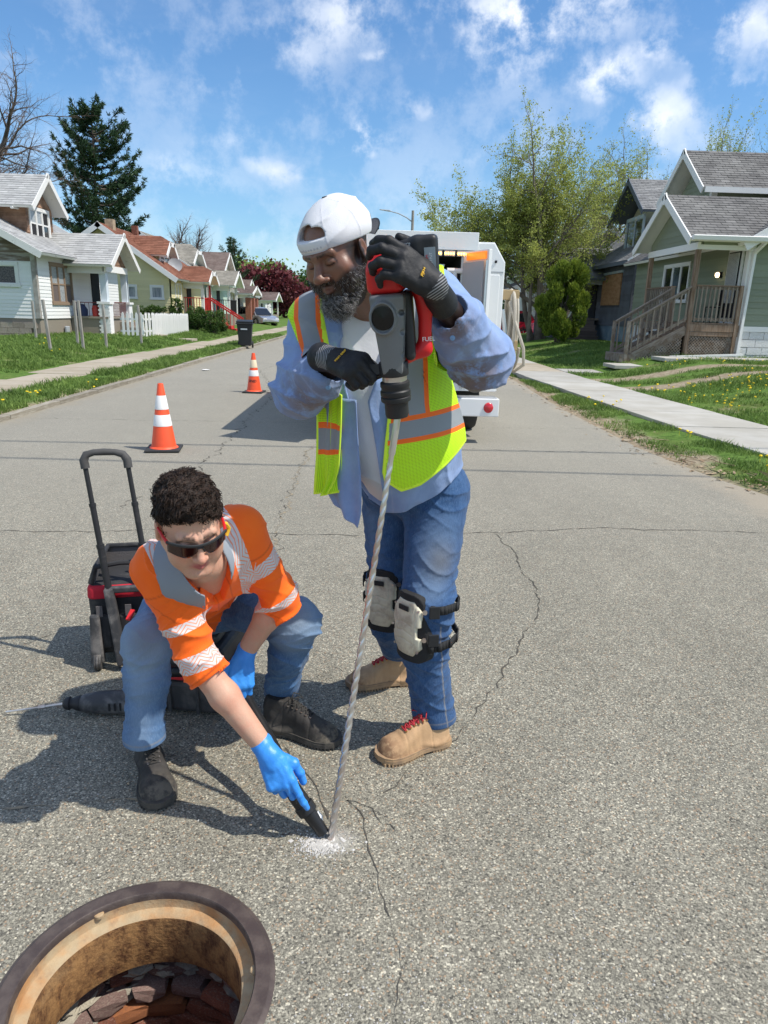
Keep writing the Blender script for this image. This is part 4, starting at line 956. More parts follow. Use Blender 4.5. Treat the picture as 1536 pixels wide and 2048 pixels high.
# iron railing and clutter
m_redrail=M('dark_red_iron',(.16,.03,.03),rough=.7)
rl=MB()
for i in range(13): 
    y=P0+.1+i*.13; p=A.P(PU+.02,y,.70); q=A.P(PU+.02,y,1.25); rl.bar(p,q,.02,.02)
rl.bar(A.P(PU+.02,P0,1.25),A.P(PU+.02,P1,1.25),.04,.03)
for i in range(6):
    u=PU+.4+i*.16; rl.bar(A.P(u,P0-.5,.70),A.P(u,P0-.5,1.22),.015,.015)
rl.bar(A.P(PU+.3,P0-.5,1.22),A.P(0,P0-.5,1.22),.04,.03); rl.build('porch_railing',m_redrail,A.t)
A.box('door',m_dark,-.05,0,4.9,5.8,.70,2.5); A.box('door_frame',m_white,-.03,0.01,4.8,4.9,.7,2.6)
A.box('downspout',M('dark_green_pipe',(.05,.08,.07),rough=.5),PU-.02,PU+.05,P1+.1,P1+.17,-.3,2.4)
for k in range(4): A.box('step',m_found if k%2 else m_woodg,PU-.35-.3*k,PU-.0-.3*k,P1-1.1,P1+.1,-.4,.48-.2*k)
A.box('gas_meter',m_grey,-.12,-.02,1.9,2.2,.05,.32,bevel=.03) 
m_junk=[M('red_plastic',(.45,.04,.03),rough=.5),M('navy_cloth',(.03,.04,.09),rough=.8),M('dull_metal_can',(.32,.34,.36),rough=.4,metal=.5)]
def jar(name,label,cat,x,y,z,prof,mat):
    t=thing(name,label,cat,(x,y,z)); MB().lathe(prof,12).build('body',mat,t,smooth=True); MB().lathe([(prof[-1][0]*1.06,prof[-1][1]),(prof[-1][0]*1.06,prof[-1][1]+.04),(.02,prof[-1][1]+.06)],12).build('lid',mat,t,smooth=True)
jar('plastic_can','red plastic can on the porch of the old white house','can',-10.9,28.9,1.0,[(.13,0),(.15,.3),(.12,.36)],m_junk[0])
jar('metal_can','dull metal can on the porch beside the white pillar','can',-10.75,29.3,1.0,[(.15,0),(.16,.45)],m_junk[2])
jar('cloth_bundle','dark blue bundle on the porch by the triple window','bundle',-11.4,28.8,1.0,[(.20,0),(.22,.25),(.12,.40)],m_junk[1])
# ------------------------------------------------ other left houses share one builder
m_ysid=M('pale_yellow_siding',(.72,.64,.36),rough=.7,va=.04,attr='v',aa=.10); m_rsh=shingle_mat('red_brown_shingles',(.20,.085,.055),(.26,.12,.08),.12)
m_mint=M('mint_siding',(.52,.66,.56),rough=.7,attr='v',aa=.10); m_tsh=shingle_mat('taupe_shingles',(.25,.235,.20),(.31,.29,.25),.1)
m_tanw=M('tan_wall',(.55,.50,.38),rough=.8,attr='v',aa=.10); m_bsh=shingle_mat('brown_shingles',(.16,.12,.105),(.21,.165,.145),.14)
m_redp=M('bright_red_paint',(.55,.03,.025),rough=.5)
def bungalow(name,label,x,y,z,sx,wallm,roofm,trim,ez,depth,length,rise,dorm,porch,pclip=.35,dclip=.35,rail_m=None,win=True,pr_wall=None):
    H=House(name,label,x,y,z,sx); um=depth/2; r_=rise
    H.wall('wall',wallm,'u',0,[(0,.1),(depth,.1),(depth,ez),(um,ez+r_),(0,ez)],-1); H.wall('wall',wallm,'y',0,[(0,.1),(length,.1),(length,ez),(0,ez)],-1)
    hl=[(.4,1.0,1.55,2.15),(1.75,2.35,1.55,2.15),(3.5,4.2,1.0,2.15),(4.5,5.2,1.0,2.15)] if win else []
    H.clap('siding',wallm,'u',0,[(.05,.4),(depth-.05,.4),(depth-.05,ez),(um,ez+r_-.1),(.05,ez)],.12,-1,holes=hl)
    H.clap('siding',wallm,'y',0,[(.05,.4),(length,.4),(length,ez),(.05,ez)],.12,-1)
    for (a,b,c,d) in hl: H.window('u',0,a+.04,b-.04,c+.04,d-.04,-1,frame=trim,pane=glass_d if d-c>1 else m_curtain,ny=2 if d-c>1 else 1,fw=.09)
    H.roof('roof',roofm,(-.5,-.4,ez-.05),(-.5,length+.4,ez-.05),(um,-.4,ez+r_+.2),(um,length+.4,ez+r_+.2),edge=trim); H.roof('roof',roofm,(depth+.5,-.4,ez-.05),(depth+.5,length+.4,ez-.05),(um,-.4,ez+r_+.2),(um,length+.4,ez+r_+.2),edge=trim)
    H.rakeS(trim,-.41,-.5,ez-.05,um,ez+r_+.2,w_=.24); H.rakeS(trim,-.41,depth+.5,ez-.05,um,ez+r_+.2,w_=.24)
    if dorm:
        d0,d1,du,dz0,dz1,dp=dorm; ym=(d0+d1)/2
        poly=[(d0,dz0),(d1,dz0),(d1,dz1),(ym+(d1-ym)*dclip,dz1+(dp-dz1)*(1-dclip)),(ym-(d1-ym)*dclip,dz1+(dp-dz1)*(1-dclip)),(d0,dz1)]
        H.wall('dormer_wall',wallm,'y',du,poly,-1,th=.1); H.wall('dormer_wall',wallm,'u',d0,[(du,dz0),(du+4,dz0+1),(du+4,dz1),(du,dz1)],-1,th=.1); H.clap('siding',wallm,'u',d0,[(du,dz0),(du+4,dz0+1.2),(du+4,dz1),(du,dz1)],.12,-1)
        H.window('y',du,ym-.8,ym+.8,dz0+.35,dz1-.15,-1,frame=trim,pane=glass,nx=2,ny=2,fw=.1)
        H.gable(d0-.35,d1+.35,dz1-.1,dp+.15,du-.45,du+5,roofm,trim,clip=dclip)
    if porch:
        p0,p1,pu,pz,pe,pp=porch; ym=(p0+p1)/2
        H.box('porch_base',m_found,pu,0,p0,p1,-.3,pz); H.gable(p0-.4,p1+.4,pe,pp,pu-.4,2.2,roofm,trim,clip=pclip)
        poly=[(p0,pe-.1),(p1,pe-.1),(ym+(p1-ym)*pclip,pe+(pp-pe)*(1-pclip)-.1),(ym-(p1-ym)*pclip,pe+(pp-pe)*(1-pclip)-.1)]
        H.wall('gable_wall',pr_wall or wallm,'y',pu,poly,-1,th=.08); H.box('porch_beam',trim if not pr_wall else pr_wall,pu,0,p0,p0+.12,pe-.35,pe-.08)
        for yy in (p0+.1,p1-.1): H.box('porch_post',trim,pu,pu+.15,yy-.08,yy+.08,pz,pe-.1)
        H.box('door',m_dark,-.05,0,ym-.2,ym+.7,pz,pz+2.1); H.window('y',0,p0-1.6,p0-.5,1.1,2.3,-1,frame=trim,pane=m_curtain,nx=2,ny=1)
        if rail_m:
            m=MB(); n=int((-pu)/.15)
            for i in range(n): u=pu+.1+i*.15; m.bar(H.P(u,p0+.05,pz),H.P(u,p0+.05,pz+.85),.03,.03)
            m.bar(H.P(pu,p0+.05,pz+.87),H.P(0,p0+.05,pz+.87),.06,.05)
            for i in range(int((p1-p0)/.15)): yy=p0+.1+i*.15; m.bar(H.P(pu+.05,yy,pz),H.P(pu+.05,yy,pz+.85),.03,.03)
            m.bar(H.P(pu+.05,p0,pz+.87),H.P(pu+.05,p1,pz+.87),.06,.05); m.build('porch_railing',rail_m,H.t)
    return H
Ye=bungalow('yellow_house','pale yellow house with red brown roofs and red porch railing',-10.3,37.6,.25,-1,m_ysid,m_rsh,m_white,2.6,6.6,7.4,2.3,(1.35,2.95,.85,3.0,3.85,4.6),(2.4,4.2,-1.1,.8,2.5,3.35),rail_m=m_redp)
Ye.bar('red_step_rail',m_redp,(-1.1,4.3,1.7),(-2.9,4.3,.6),.05,.08); Ye.bar('red_step_rail',m_redp,(-1.1,3.3,1.7),(-2.9,3.3,.6),.05,.08)
for i in range(9): Ye.bar('red_baluster',m_redp,(-1.2-i*.19,3.3,.75-.10*i),(-1.2-i*.19,3.3,1.62-.12*i),.03,.03)
for k in range(5): Ye.box('step',m_redp,-1.45-k*.3,-1.1-k*.3,3.35,4.25,-.3,.7-.16*k)
Ye.box('red_screen',m_redp,-1.1,-1.05,4.0,4.25,.85,2.4)
mb=MB(); mb.box(-3.3,-2.9,.6,1.0,4.5,5.35); mb.build('chimney',M('buff_brick',(.42,.33,.22),rough=.9,c2=(.32,.25,.17),vs=8),Ye.t)
mb=MB(); mb.box(-3.2,-2.9,4.4,4.7,4.7,5.45); mb.build('chimney',m_brick[0],Ye.t)
# satellite dish on the dormer
dish=thing('satellite_dish','grey satellite dish on the dormer front of the yellow house','dish',(-10.75,40.3,3.55))
MB().lathe([(.002,.0),(.16,.02),(.30,.075),(.38,.13),(.375,.14),(.28,.09),(.002,.02)],20,Matrix.Rotation(R(70),4,'X')@Matrix.Rotation(R(20),4,'Y')).build('reflector',m_grey,dish,smooth=True)
MB().tube([(0,0,0),(-.1,.1,-.35),(-.25,.35,-.4)],.025,6).build('mast',m_grey,dish)
Mi=bungalow('mint_house','mint green house with taupe roof beyond the yellow house',-10.4,46.5,.25,-1,m_mint,m_tsh,m_white,2.7,8,6.5,2.7,(.8,3.6,1.4,3.2,3.95,4.95),(1.2,4.0,-1.1,.8,2.6,3.55),pclip=.05,rail_m=m_dark)
Br=bungalow('tan_house','two storey tan house with brown roof down the left side',-12.6,61,.25,-1,m_tanw,m_bsh,m_white,2.9,8,8,2.6,(.8,5.6,.2,2.9,4.1,5.6),(2.,5.4,-1.6,.8,2.6,3.6),pclip=.05,dclip=.05,win=False)
Rp=bungalow('brick_porch_house','low house with brown brick porch far down the left side',-10.4,54.,.2,-1,m_tanw,m_bsh,m_white,2.5,7,6,1.4,None,(.8,4.4,-1.1,.8,2.3,2.9),pclip=.05)
for yy in (.7,2.3,3.9): Rp.box('brick_pier',m_brick[0],-1.3,-.9,yy,yy+.5,-.2,2.0)
Ws=bungalow('far_white_house','small white house with brown roof at the far left end of the street',-12.4,78.,.3,-1,m_wsid,m_bsh,m_white,2.4,8,8,1.8,None,(1,6,-1.6,.5,2.0,2.9),pclip=.05,win=False)
Wt=bungalow('far_pale_house','pale house with grey roof far away behind the maroon tree',-15.,100.,.3,-1,m_lsid2,m_lsh,m_white,3.2,10,10,2.2,None,None,win=False)
Wr=bungalow('far_right_house','white house far down the right side of the street',10.5,68.,.3,1,m_wsid,m_wsh,m_white,3.2,8,9,2.5,None,(1,6,-1.8,.6,2.4,3.4),pclip=.05,win=False)
# ================================================================ trees and shrubs
m_bark=M('grey_brown_bark',(.13,.105,.085),rough=.95,c2=(.20,.17,.14),vs=3,va=.1); m_bark2=M('dark_bark',(.075,.06,.05),rough=.95,c2=(.12,.10,.08),vs=3)
m_twig=M('brown_twigs',(.15,.11,.09),rough=.95)
m_bud=leafmat('spring_leaves',(.24,.29,.06),(.52,.56,.15),.6,.45); m_bud2=leafmat('olive_spring_leaves',(.20,.20,.06),(.36,.36,.12),.6,.35)
m_needle=leafmat('pine_needles',(.018,.045,.020),(.055,.105,.040),.6,.15); m_cedar=leafmat('cedar_foliage',(.06,.11,.012),(.26,.33,.04),.7,.25)
m_hedge=leafmat('hedge_leaves',(.025,.06,.012),(.09,.16,.03),.5,.2); m_maroon=leafmat('maroon_leaves',(.07,.012,.018),(.17,.04,.045),.6,.3); m_green=leafmat('fresh_green_leaves',(.08,.14,.03),(.24,.32,.08),.6,.3)
def rv(r_,s=1.): return V((r_.gauss(0,s),r_.gauss(0,s),r_.gauss(0,s)))
class Tree:
    def __init__(s,seed,cfg): s.r=random.Random(seed); s.segs=[]; s.tips=[]; s.c=cfg
    def grow(s,p,d,L,rad,lv):
        r_=s.r; c=s.c; n=c['n'][lv]; pts=[p]; q=p.copy(); d=d.normalized(); st=L/n
        for i in range(n):
            d=(d+rv(r_,c['wig'][lv])+V((0,0,c['up'][lv]))).normalized(); q=q+d*st; pts.append(q.copy())
        rr=[rad*(1-(1-c['tap'][lv])*i/n) for i in range(n+1)]
        s.segs.append((pts,rr,lv))
        if lv+1>=len(c['n']):
            s.tips.append((pts,d)); return
        k=c['kids'][lv]; k=int(k+r_.random())
        for j in range(k):
            t=c['t0'][lv]+(1-c['t0'][lv])*((j+r_.random()*.9)/k); t=min(t,.999); f=t*n; i=int(f); b=pts[i].lerp(pts[min(i+1,n)],f-i)
            dd=(pts[min(i+1,n)]-pts[i]).normalized(); side=dd.orthogonal().normalized(); side.rotate(Matrix.Rotation(r_.random()*2*PI,3,dd))
            a=R(r_.gauss(*c['ang'][lv])); nd=dd*math.cos(a)+side*math.sin(a)
            Lk=L*c['len'][lv]*(1.15-.55*t if lv else 1.15-.35*t)*r_.uniform(.7,1.25)
            s.grow(b,nd,Lk,rr[i]*c['rr'][lv]*r_.uniform(.7,1.),lv+1)
        if c.get('lead',True): s.grow(pts[-1],d,L*c['len'][lv]*.9,rr[-1],lv+1)
    def mesh(s,lo,hi,name,mat,parent,kind=None):
        m=MB()
        for pts,rr,lv in s.segs:
            if lo<=lv<=hi: m.tube(pts,rr,(9,6,4,3,3,3)[lv],cap=False)
        return m.build(name,mat,parent,smooth=2 if lo==0 else False,fixn=False,kind=kind)
    def leaves(s,name,mat,parent,per,size,spread,rgt=1.0,keep=None):
        vs=[];fs=[];vv=[];r_=s.r
        for pts,d in s.tips:
            base=.5+.4*mnoise.noise(pts[-1]*.6)
            for j in range(int(per)):
                f=r_.random()**.6*(len(pts)-1); i=min(int(f),len(pts)-2); b=pts[i].lerp(pts[i+1],f-i)+rv(r_,spread)
                if keep and not keep(b): continue
                a=rv(r_).normalized(); c=a.cross(rv(r_)).normalized(); z=size*r_.uniform(.6,1.4); o=len(vs)
                vs+= [b-a*z*.5,b+c*z*.35*rgt,b+a*z*.5,b-c*z*.35*rgt]; fs.append((o,o+1,o+2,o+3)); vv+=[min(1,max(0,base+r_.uniform(-.3,.3)))]*4
        return npmesh(name,[tuple(v) for v in vs],np.array(fs),mat,parent,smooth=False,attrs={'v':vv})
def tree(name,label,loc,trunks,seed,cfg,bark,leaf=None,group=None,cat='tree'):
    t=thing(name,label,cat,loc,group=group); T=Tree(seed,cfg)
    for (off,d,L,r_) in trunks: T.grow(V(off),V(d),L,r_,0)
    T.mesh(0,0,'trunk',bark,t); T.mesh(1,2,'limbs',bark,t); T.mesh(3,9,'twigs',m_twig if not leaf else bark,t)
    if leaf: T.leaves('crown',leaf[0],t,leaf[1],leaf[2],leaf[3])
    return t,T
bare=dict(n=[5,6,6,5,4],wig=[.06,.13,.16,.2,.22],up=[.02,.05,.05,.03,.0],tap=[.62,.35,.35,.3,.3],kids=[7,7,6,6],t0=[.35,.22,.2,.1],ang=[(48,12),(42,12),(42,14),(40,16)],len=[.62,.60,.55,.52],rr=[.55,.6,.6,.6])
tree('bare_tree','big leafless tree with a spreading crown behind the old white house',(-25.2,41,0),[((0,0,0),(.10,0,1),7.2,.45),((.2,0,2.6),(.75,.1,1),6.6,.28),((.1,0,2.9),(-.6,.1,1),5.2,.24)],21,dict(bare,kids=[8,8,7,6],len=[.72,.62,.55,.5],up=[.02,.03,.02,-.02,-.04]),m_bark2)
tree('small_bare_tree','small leafless tree behind the mint and yellow houses',(-17.5,68,0),[((0,0,0),(.12,0,1),5.0,.26),((0,0,2),(.35,0,1),4.0,.18)],5,dict(bare,kids=[8,7,6,5],up=[.02,.08,.06,.03,0]),m_bark2)
bud=dict(n=[7,7,6,5,4],wig=[.05,.11,.14,.18,.2],up=[.03,.05,.05,.05,.04],tap=[.35,.35,.35,.3,.3],kids=[9,7,6,5],t0=[.22,.15,.12,.1],ang=[(54,14),(46,14),(42,16),(40,16)],len=[.54,.58,.56,.55],rr=[.5,.6,.6,.6])
tree('budding_tree','tall many stemmed tree in pale spring leaf behind the thick green shrub',(7.75,33.5,.25),[((0,0,0),(.02,0,1),5.6,.19),((.18,.1,0),(.24,.25,1),5.4,.14),((-.2,.1,0),(-.36,.1,1),5.0,.14),((-.1,.1,1.6),(-.95,.1,.55),4.3,.10),((-.45,-.1,0),(-.10,-.1,1),4.4,.11)],33,dict(bud,t0=[.42,.18,.12,.1],kids=[8,8,7,5],up=[.03,.04,.04,.0,-.02]),m_bark,(m_bud,5.0,.075,.06))
tree('leaning_tree','budding tree with stems leaning right behind the low roof of the grey house',(10.6,41.5,.3),[((0,0,0),(.38,.05,1),6.6,.18),((.3,.3,0),(.60,.1,1),6.4,.15),((-.2,0,0),(.12,0,1),6.0,.15)],39,dict(bud,kids=[8,7,6,4.4]),m_bark,(m_bud,3.0,.075,.06))
tree('olive_tree','wide tree with sparse olive leaves beyond the roof of the grey house',(14.2,44,.3),[((0,0,0),(.1,0,1),6.0,.24),((.4,0,0),(.35,0,1),5.6,.2)],47,dict(bud,kids=[8,7,6,5]),m_bark2,(m_bud2,3,.085,.06))
tree('brown_tree','brownish nearly bare tree right of the olive one, above the cream dormer',(18.3,50,.3),[((0,0,0),(.1,0,1),6.0,.24)],52,dict(bud,kids=[9,7,6,5]),m_bark2,(m_bud2,1.0,.08,.06))
tree('upright_tree','tree with upright yellow green twigs above the roof of the green house',(21.4,40,.4),[((0,0,0),(.0,0,1),7.4,.22),((.4,0,0),(.25,0,1),7.0,.18),((-.3,0,0),(-.30,0,1),6.8,.18)],61,dict(bud,up=[.05,.22,.25,.25,.2],kids=[9,7,6,5],ang=[(42,10),(34,10),(32,12),(30,12)]),m_bark,(m_bud,3,.08,.05))
def conifer(name,label,loc,H_,spread,seed,mat,n=90,needle=.34,lean=0.,tuft=5,zlo=.12,irregular=.35):
    t=thing(name,label,'tree',loc); r_=random.Random(seed); tr=MB(); br=MB(); vs=[];fs=[];vv=[]
    tr.tube([(lean*H_*k/8,0,H_*k/8) for k in range(9)],[.03*H_*(1-k/8.3)*.55+.02 for k in range(9)],8,cap=False)
    for i in range(n):
        f=zlo+(1-zlo)*(i+r_.random())/n; z=H_*f; prof=math.sin(min(1,(1-f)*1.55+.06)*PI/2)**.8; L=spread*prof*r_.uniform(1-irregular*1.4,1+irregular)+.25; a=r_.random()*2*PI
        d=V((math.cos(a),math.sin(a),0)); rise=(-.05+.75*f)*L; pts=[]
        for k in range(7):
            q=k/6; pts.append(V((lean*z,0,z))+d*L*q+V((0,0,rise*q-.16*L*math.sin(q*PI)+.10*L*q*q))+rv(r_,.03*L*q))
        br.tube(pts,[.05*(1-k/7)+.012 for k in range(7)],4,cap=False)
        for k in range(int(8+L*9)):
            q=r_.uniform(.18,1.03); ff=min(q,.999)*6; b=pts[int(ff)].lerp(pts[int(ff)+1],ff-int(ff)); w_=(.10+.26*L*(1-q)*.6)
            side=V((-d.y,d.x,0)); b=b+side*r_.gauss(0,w_)+V((0,0,r_.gauss(.03,.05))); base=.45+.5*mnoise.noise(b*1.3)+.1*r_.random(); out=(d+side*r_.gauss(0,.7)).normalized()
            for j in range(tuft):
                dd=(out*.8+rv(r_,.6)+V((0,0,.35))).normalized(); c=dd.cross(rv(r_)).normalized(); z_=needle*r_.uniform(.6,1.2); o=len(vs)
                vs+=[b-c*z_*.05,b+dd*z_*.5-c*z_*.085,b+dd*z_,b+dd*z_*.5+c*z_*.085]; fs.append((o,o+1,o+2,o+3)); vv+=[min(1,max(0,base))]*4
    tr.build('trunk',m_bark2,t,smooth=True,fixn=False); br.build('branches',m_bark2,t,fixn=False)
    npmesh('crown',[tuple(v) for v in vs],np.array(fs),mat,t,smooth=False,attrs={'v':vv}); return t
conifer('pine_tree','tall dark green pine with ragged tiers of branches between the white and yellow houses',(-19.6,53,0),14.0,3.1,9,m_needle,n=135,lean=.03,tuft=15,needle=.33,irregular=.33)
conifer('far_pine','dark evergreen behind the white truck, left of the white house',(12.4,64,0),9.6,2.3,14,m_needle,n=60,needle=.4)
conifer('far_pine','slim evergreen far down the street beside the tan house',(-17.2,92,0),9.0,2.3,15,m_needle,n=50,needle=.5)
def shrub(name,label,loc,rx,ry,h,seed,mat,n,size,stems=True,flame=0.,cat='shrub',group=None,shape=1.):
    """foliage spread through a lumpy volume; small leaf sprays on many lobes"""
    t=thing(name,label,cat,loc,group=group); r_=random.Random(seed); vs=[];fs=[];vv=[]
    lobes=[]
    for i in range(46):
        a=r_.random()*2*PI; f=r_.random(); z=h*(.18+.74*f); k=math.sqrt(max(0,1-(2*(z/h)-.95)**2*shape)); lobes.append((V((math.cos(a)*rx*k*r_.uniform(.45,.86),math.sin(a)*ry*k*r_.uniform(.45,.86),z)),r_.uniform(.16,.30)*min(rx,h*.6)))
    for i in range(n):
        c,lr=r_.choice(lobes); d=rv(r_).normalized(); b=c+V((d.x*lr,d.y*lr,d.z*lr*(1.5 if flame else 1.)))*r_.uniform(.72,1.06)
        if b.z<.02: continue
        o=len(vs); u=(d*.7+V((0,0,flame))+rv(r_,.4)).normalized(); s_=u.cross(rv(r_)).normalized(); z=size*r_.uniform(.6,1.4)
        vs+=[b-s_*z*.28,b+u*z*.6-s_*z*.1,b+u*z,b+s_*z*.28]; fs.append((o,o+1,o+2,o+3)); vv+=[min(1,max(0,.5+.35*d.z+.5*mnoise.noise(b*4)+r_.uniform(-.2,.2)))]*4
    npmesh('foliage',[tuple(v) for v in vs],np.array(fs),mat,t,smooth=False,attrs={'v':vv})
    m=MB()
    for c,lr in lobes[:28]: m.tube([(c.x*.12,c.y*.12,-.1),(c.x*.35,c.y*.35,c.z*.5),tuple(c)],[.035,.022,.01],4,cap=False)
    m.build('stems',m_bark,t,fixn=False)
    # inner mass of old wood and dead leaves closes the volume
    return t
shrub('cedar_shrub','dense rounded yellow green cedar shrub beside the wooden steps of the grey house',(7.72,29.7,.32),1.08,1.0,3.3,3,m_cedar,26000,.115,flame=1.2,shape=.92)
for i,(x,y,rx,h,lb) in enumerate(((-8.75,36.0,.62,1.25,'clipped round green bush at the end of the white picket fence'),(-7.72,35.6,.68,1.12,'clipped round green bush right of its twin, in front of the red steps'))):
    shrub('round_bush',lb,(x,y,.2),rx,rx,h,30+i,m_hedge,7000,.07,shape=.9,group='clipped bushes by the yellow house')
shrub('hedge','long low green hedge behind the picket fence below the yellow wall',(-10.6,36.6,.25),1.5,.45,1.15,36,m_hedge,8000,.08,shape=.5,cat='hedge')
shrub('dark_bush','small dark bush against the corner of the yellow house',(-9.9,37.0,.25),.4,.4,1.7,37,m_hedge,3000,.08)
def farblob(name,label,loc,rx,h,seed,mat,n,size,cat='tree'):
    t=thing(name,label,cat,loc); r_=random.Random(seed); vs=[];fs=[];vv=[]; m=MB(); m.tube([(0,0,0),(.1,0,h*.3),(0,0,h*.6)],[.25,.2,.1],6,cap=False)
    lobes=[(V((r_.uniform(-1,1)*rx*.75,r_.uniform(-1,1)*rx*.6,h*(.38+.5*r_.random()))),r_.uniform(.22,.4)*rx) for _ in range(16)]
    for c,lr in lobes: m.tube([(0,0,h*.3),tuple(c)],[.08,.03],4,cap=False)
    for i in range(n):
        c,lr=r_.choice(lobes); b=c+rv(r_,lr*.55); a=rv(r_).normalized(); q=a.cross(rv(r_)).normalized(); z=size*r_.uniform(.5,1.4); o=len(vs)
        vs+=[b-a*z,b+q*z,b+a*z,b-q*z]; fs.append((o,o+1,o+2,o+3)); vv+=[min(1,max(0,.5+.4*(b-c).z/lr+r_.uniform(-.25,.25)))]*4
    m.build('trunk',m_bark2,t,fixn=False); npmesh('crown',[tuple(v) for v in vs],np.array(fs),mat,t,smooth=False,attrs={'v':vv})
farblob('maroon_tree','maroon leaved tree at the far end of the street',(-14.2,96,0),4.0,6.2,70,m_maroon,6000,.22)
farblob('maroon_tree','smaller maroon tree right of the other maroon one',(-10.6,104,0),3.2,4.8,71,m_maroon,4000,.22)
farblob('green_tree','light green rounded tree beyond the maroon one at the end of the street',(-20.5,128,0),5.5,9.5,72,m_green,5000,.28)
farblob('green_tree','dull green tree in the distance above the brick porch',(-25.0,122,0),4.5,8.5,73,m_bud2,3500,.25)
farblob('green_tree','dark green tree just left of the standing worker at the street end',(-11.0,140,0),5.5,7.5,74,m_hedge,5000,.25)
# far wood closing the street
m=MB(); r_=random.Random(77); vs=[];fs=[];vv=[]
for i in range(26000):
    x=r_.uniform(-150,160); y=r_.uniform(175,210); hh=5.5+3.*mnoise.noise((x*.06,1,0))+1.6*mnoise.noise((x*.25,4,0)); b=V((x,y,r_.random()**.7*hh)); a=rv(r_).normalized(); q=a.cross(rv(r_)).normalized(); z=.5*r_.uniform(.5,1.4); o=len(vs)
    vs+=[b-a*z,b+q*z,b+a*z,b-q*z]; fs.append((o,o+1,o+2,o+3)); vv+=[min(1,max(0,.4+.5*mnoise.noise((x*.1,y*.1,2))+r_.uniform(-.2,.2)))]*4
wd=npmesh('distant_trees',[tuple(v) for v in vs],np.array(fs),m_green,smooth=False,attrs={'v':vv},kind='stuff'); tag(wd,'far belt of green trees closing the end of the street','trees')
# ================================================================ street things
m_cone_o=M('orange_cone_plastic',(.90,.10,.03),rough=.45,spec=.5,va=.05,bump=.1,bs=20); m_cone_w=M('white_reflective_band',(.80,.79,.76),rough=.45,dirt=((.55,.5,.44),9,.6,.8,.5)); m_cone_cream=M('yellowed_reflective_band',(.78,.66,.46),rough=.5,dirt=((.5,.4,.25),9,.5,.8,.5))
m_rub=M('black_rubber',(.035,.035,.035),rough=.7,va=.15); m_black=M('black_paint_print',(.03,.03,.03),rough=.7)
def cone(label,loc,rz,bands,txt=None,h=.71):
    t=thing('traffic_cone',label,'traffic cone',loc,rz,group='traffic cones on the road')
    bb=MB(); bb.box(-.18,.18,-.18,.18,.003,.032); bb.build('rubber_base',m_rub,t,bevel=.012)
    r=lambda z: .132-.104*(z-.03)/(h-.03)
    def seg(a,b,e=0): return [(r(a)+e,a),(r(b)+e,b)]
    MB().lathe([(.15,.032),(.145,.038),(r(.05),.05)]+seg(.06,.70)+[(r(.70)-.004,h),(.018,h),(.018,h-.05)],32,cap=False).build('cone_body',m_cone_o,t,smooth=True)
    for (a,b,m) in bands:
        MB().lathe([(r(a),a),(r(a)+.0025,a+.003),(r(b)+.0025,b-.003),(r(b),b)],32,cap=False).build('reflective_band',m,t,smooth=True)
    if txt:
        for i,ch in enumerate(txt):
            an=R(-90+(-27+i*18)); z=.215; rr=r(z)+.003; rot=Matrix.Rotation(an+PI/2,3,'Z')@Matrix.Rotation(R(90-8.5),3,'X')
            text('letter',ch,.062,m_black,t,(math.cos(an)*rr,math.sin(an)*rr,z),rot,ext=.001)
    return t
cone('nearer orange and white cone on the left of the road, clean, no lettering',(-2.21,7.47,0),R(8),[(.265,.385,m_cone_w),(.44,.585,m_cone_w)])
cone('farther, dirtier orange cone with yellowed upper band and black letters DWSD',(-2.14,13.01,0),R(-5),[(.30,.405,m_cone_w),(.45,.59,m_cone_cream)],'DWSD')
# wheeled refuse bin
m_bin=M('black_bin_plastic',(.018,.019,.021),rough=.5,bump=.1,bs=80)
bn=thing('wheeled_bin','black wheeled refuse bin with white label at the left edge of the road','bin',(-4.78,27.3,.02),R(6))
m=MB(); m.bar((0,0,.09),(0,0,.88),.44,.46,up=(0,1,0),w2=.56,h2=.58); m.build('body',m_bin,bn,bevel=.02)
m=MB(); m.box(-.32,.32,-.34,.34,.87,.91); m.bar((-.0,-.33,.95),(0,.30,1.0),.60,.06); m.build('lid',m_bin,bn,bevel=.015)
m=MB(); m.tube([(-.24,.33,.86),(.24,.33,.86)],.02,8); m.build('handle',m_bin,bn)
for sx_ in (-1,1): MB().lathe([(.02,-.03),(.12,-.03),(.12,.03),(.02,.03)],16,Matrix.Translation((sx_*.26,.22,.12))@Matrix.Rotation(R(90),4,'Y')).build('wheel',m_rub,bn,smooth=True)
unitbox('label_plate',m_white,bn,(-.02,-.275,.70),(.24,.006,.055))
# old fence posts
m_post=M('silvered_wood_post',(.27,.245,.21),rough=.95,c2=(.36,.34,.31),vs=6,stretch=(3,3,.5),va=.15,bump=.5,bs=30)
for (x,y,h,tx,ty,lb) in ((-8.39,18.93,1.27,.05,.0,'leaning grey wooden fence post, the one nearest the camera'),(-7.99,20.06,1.32,.02,.0,'upright grey fence post, second from the left on the front lawn'),(-7.95,21.7,1.24,.015,.01,'grey fence post in front of the white pillar'),(-7.75,24.4,1.27,.03,.0,'grey fence post beside the picket fence and the dark steps'),(-10.9,23.6,1.2,.01,.01,'short grey fence post close to the old white house wall'),(-8.6,21.2,1.25,.0,.0,'thin grey post just behind the second fence post')):
    z=gz(x,y); m=MB(); m.bar((0,0,-.25),(tx*h*-1.4,ty,h),.068,.068,up=(0,1,0)); o=m.build('fence_post',m_post,bevel=.008); o.location=(x,y,z); tag(o,lb,'fence post','old fence posts on the left lawn')
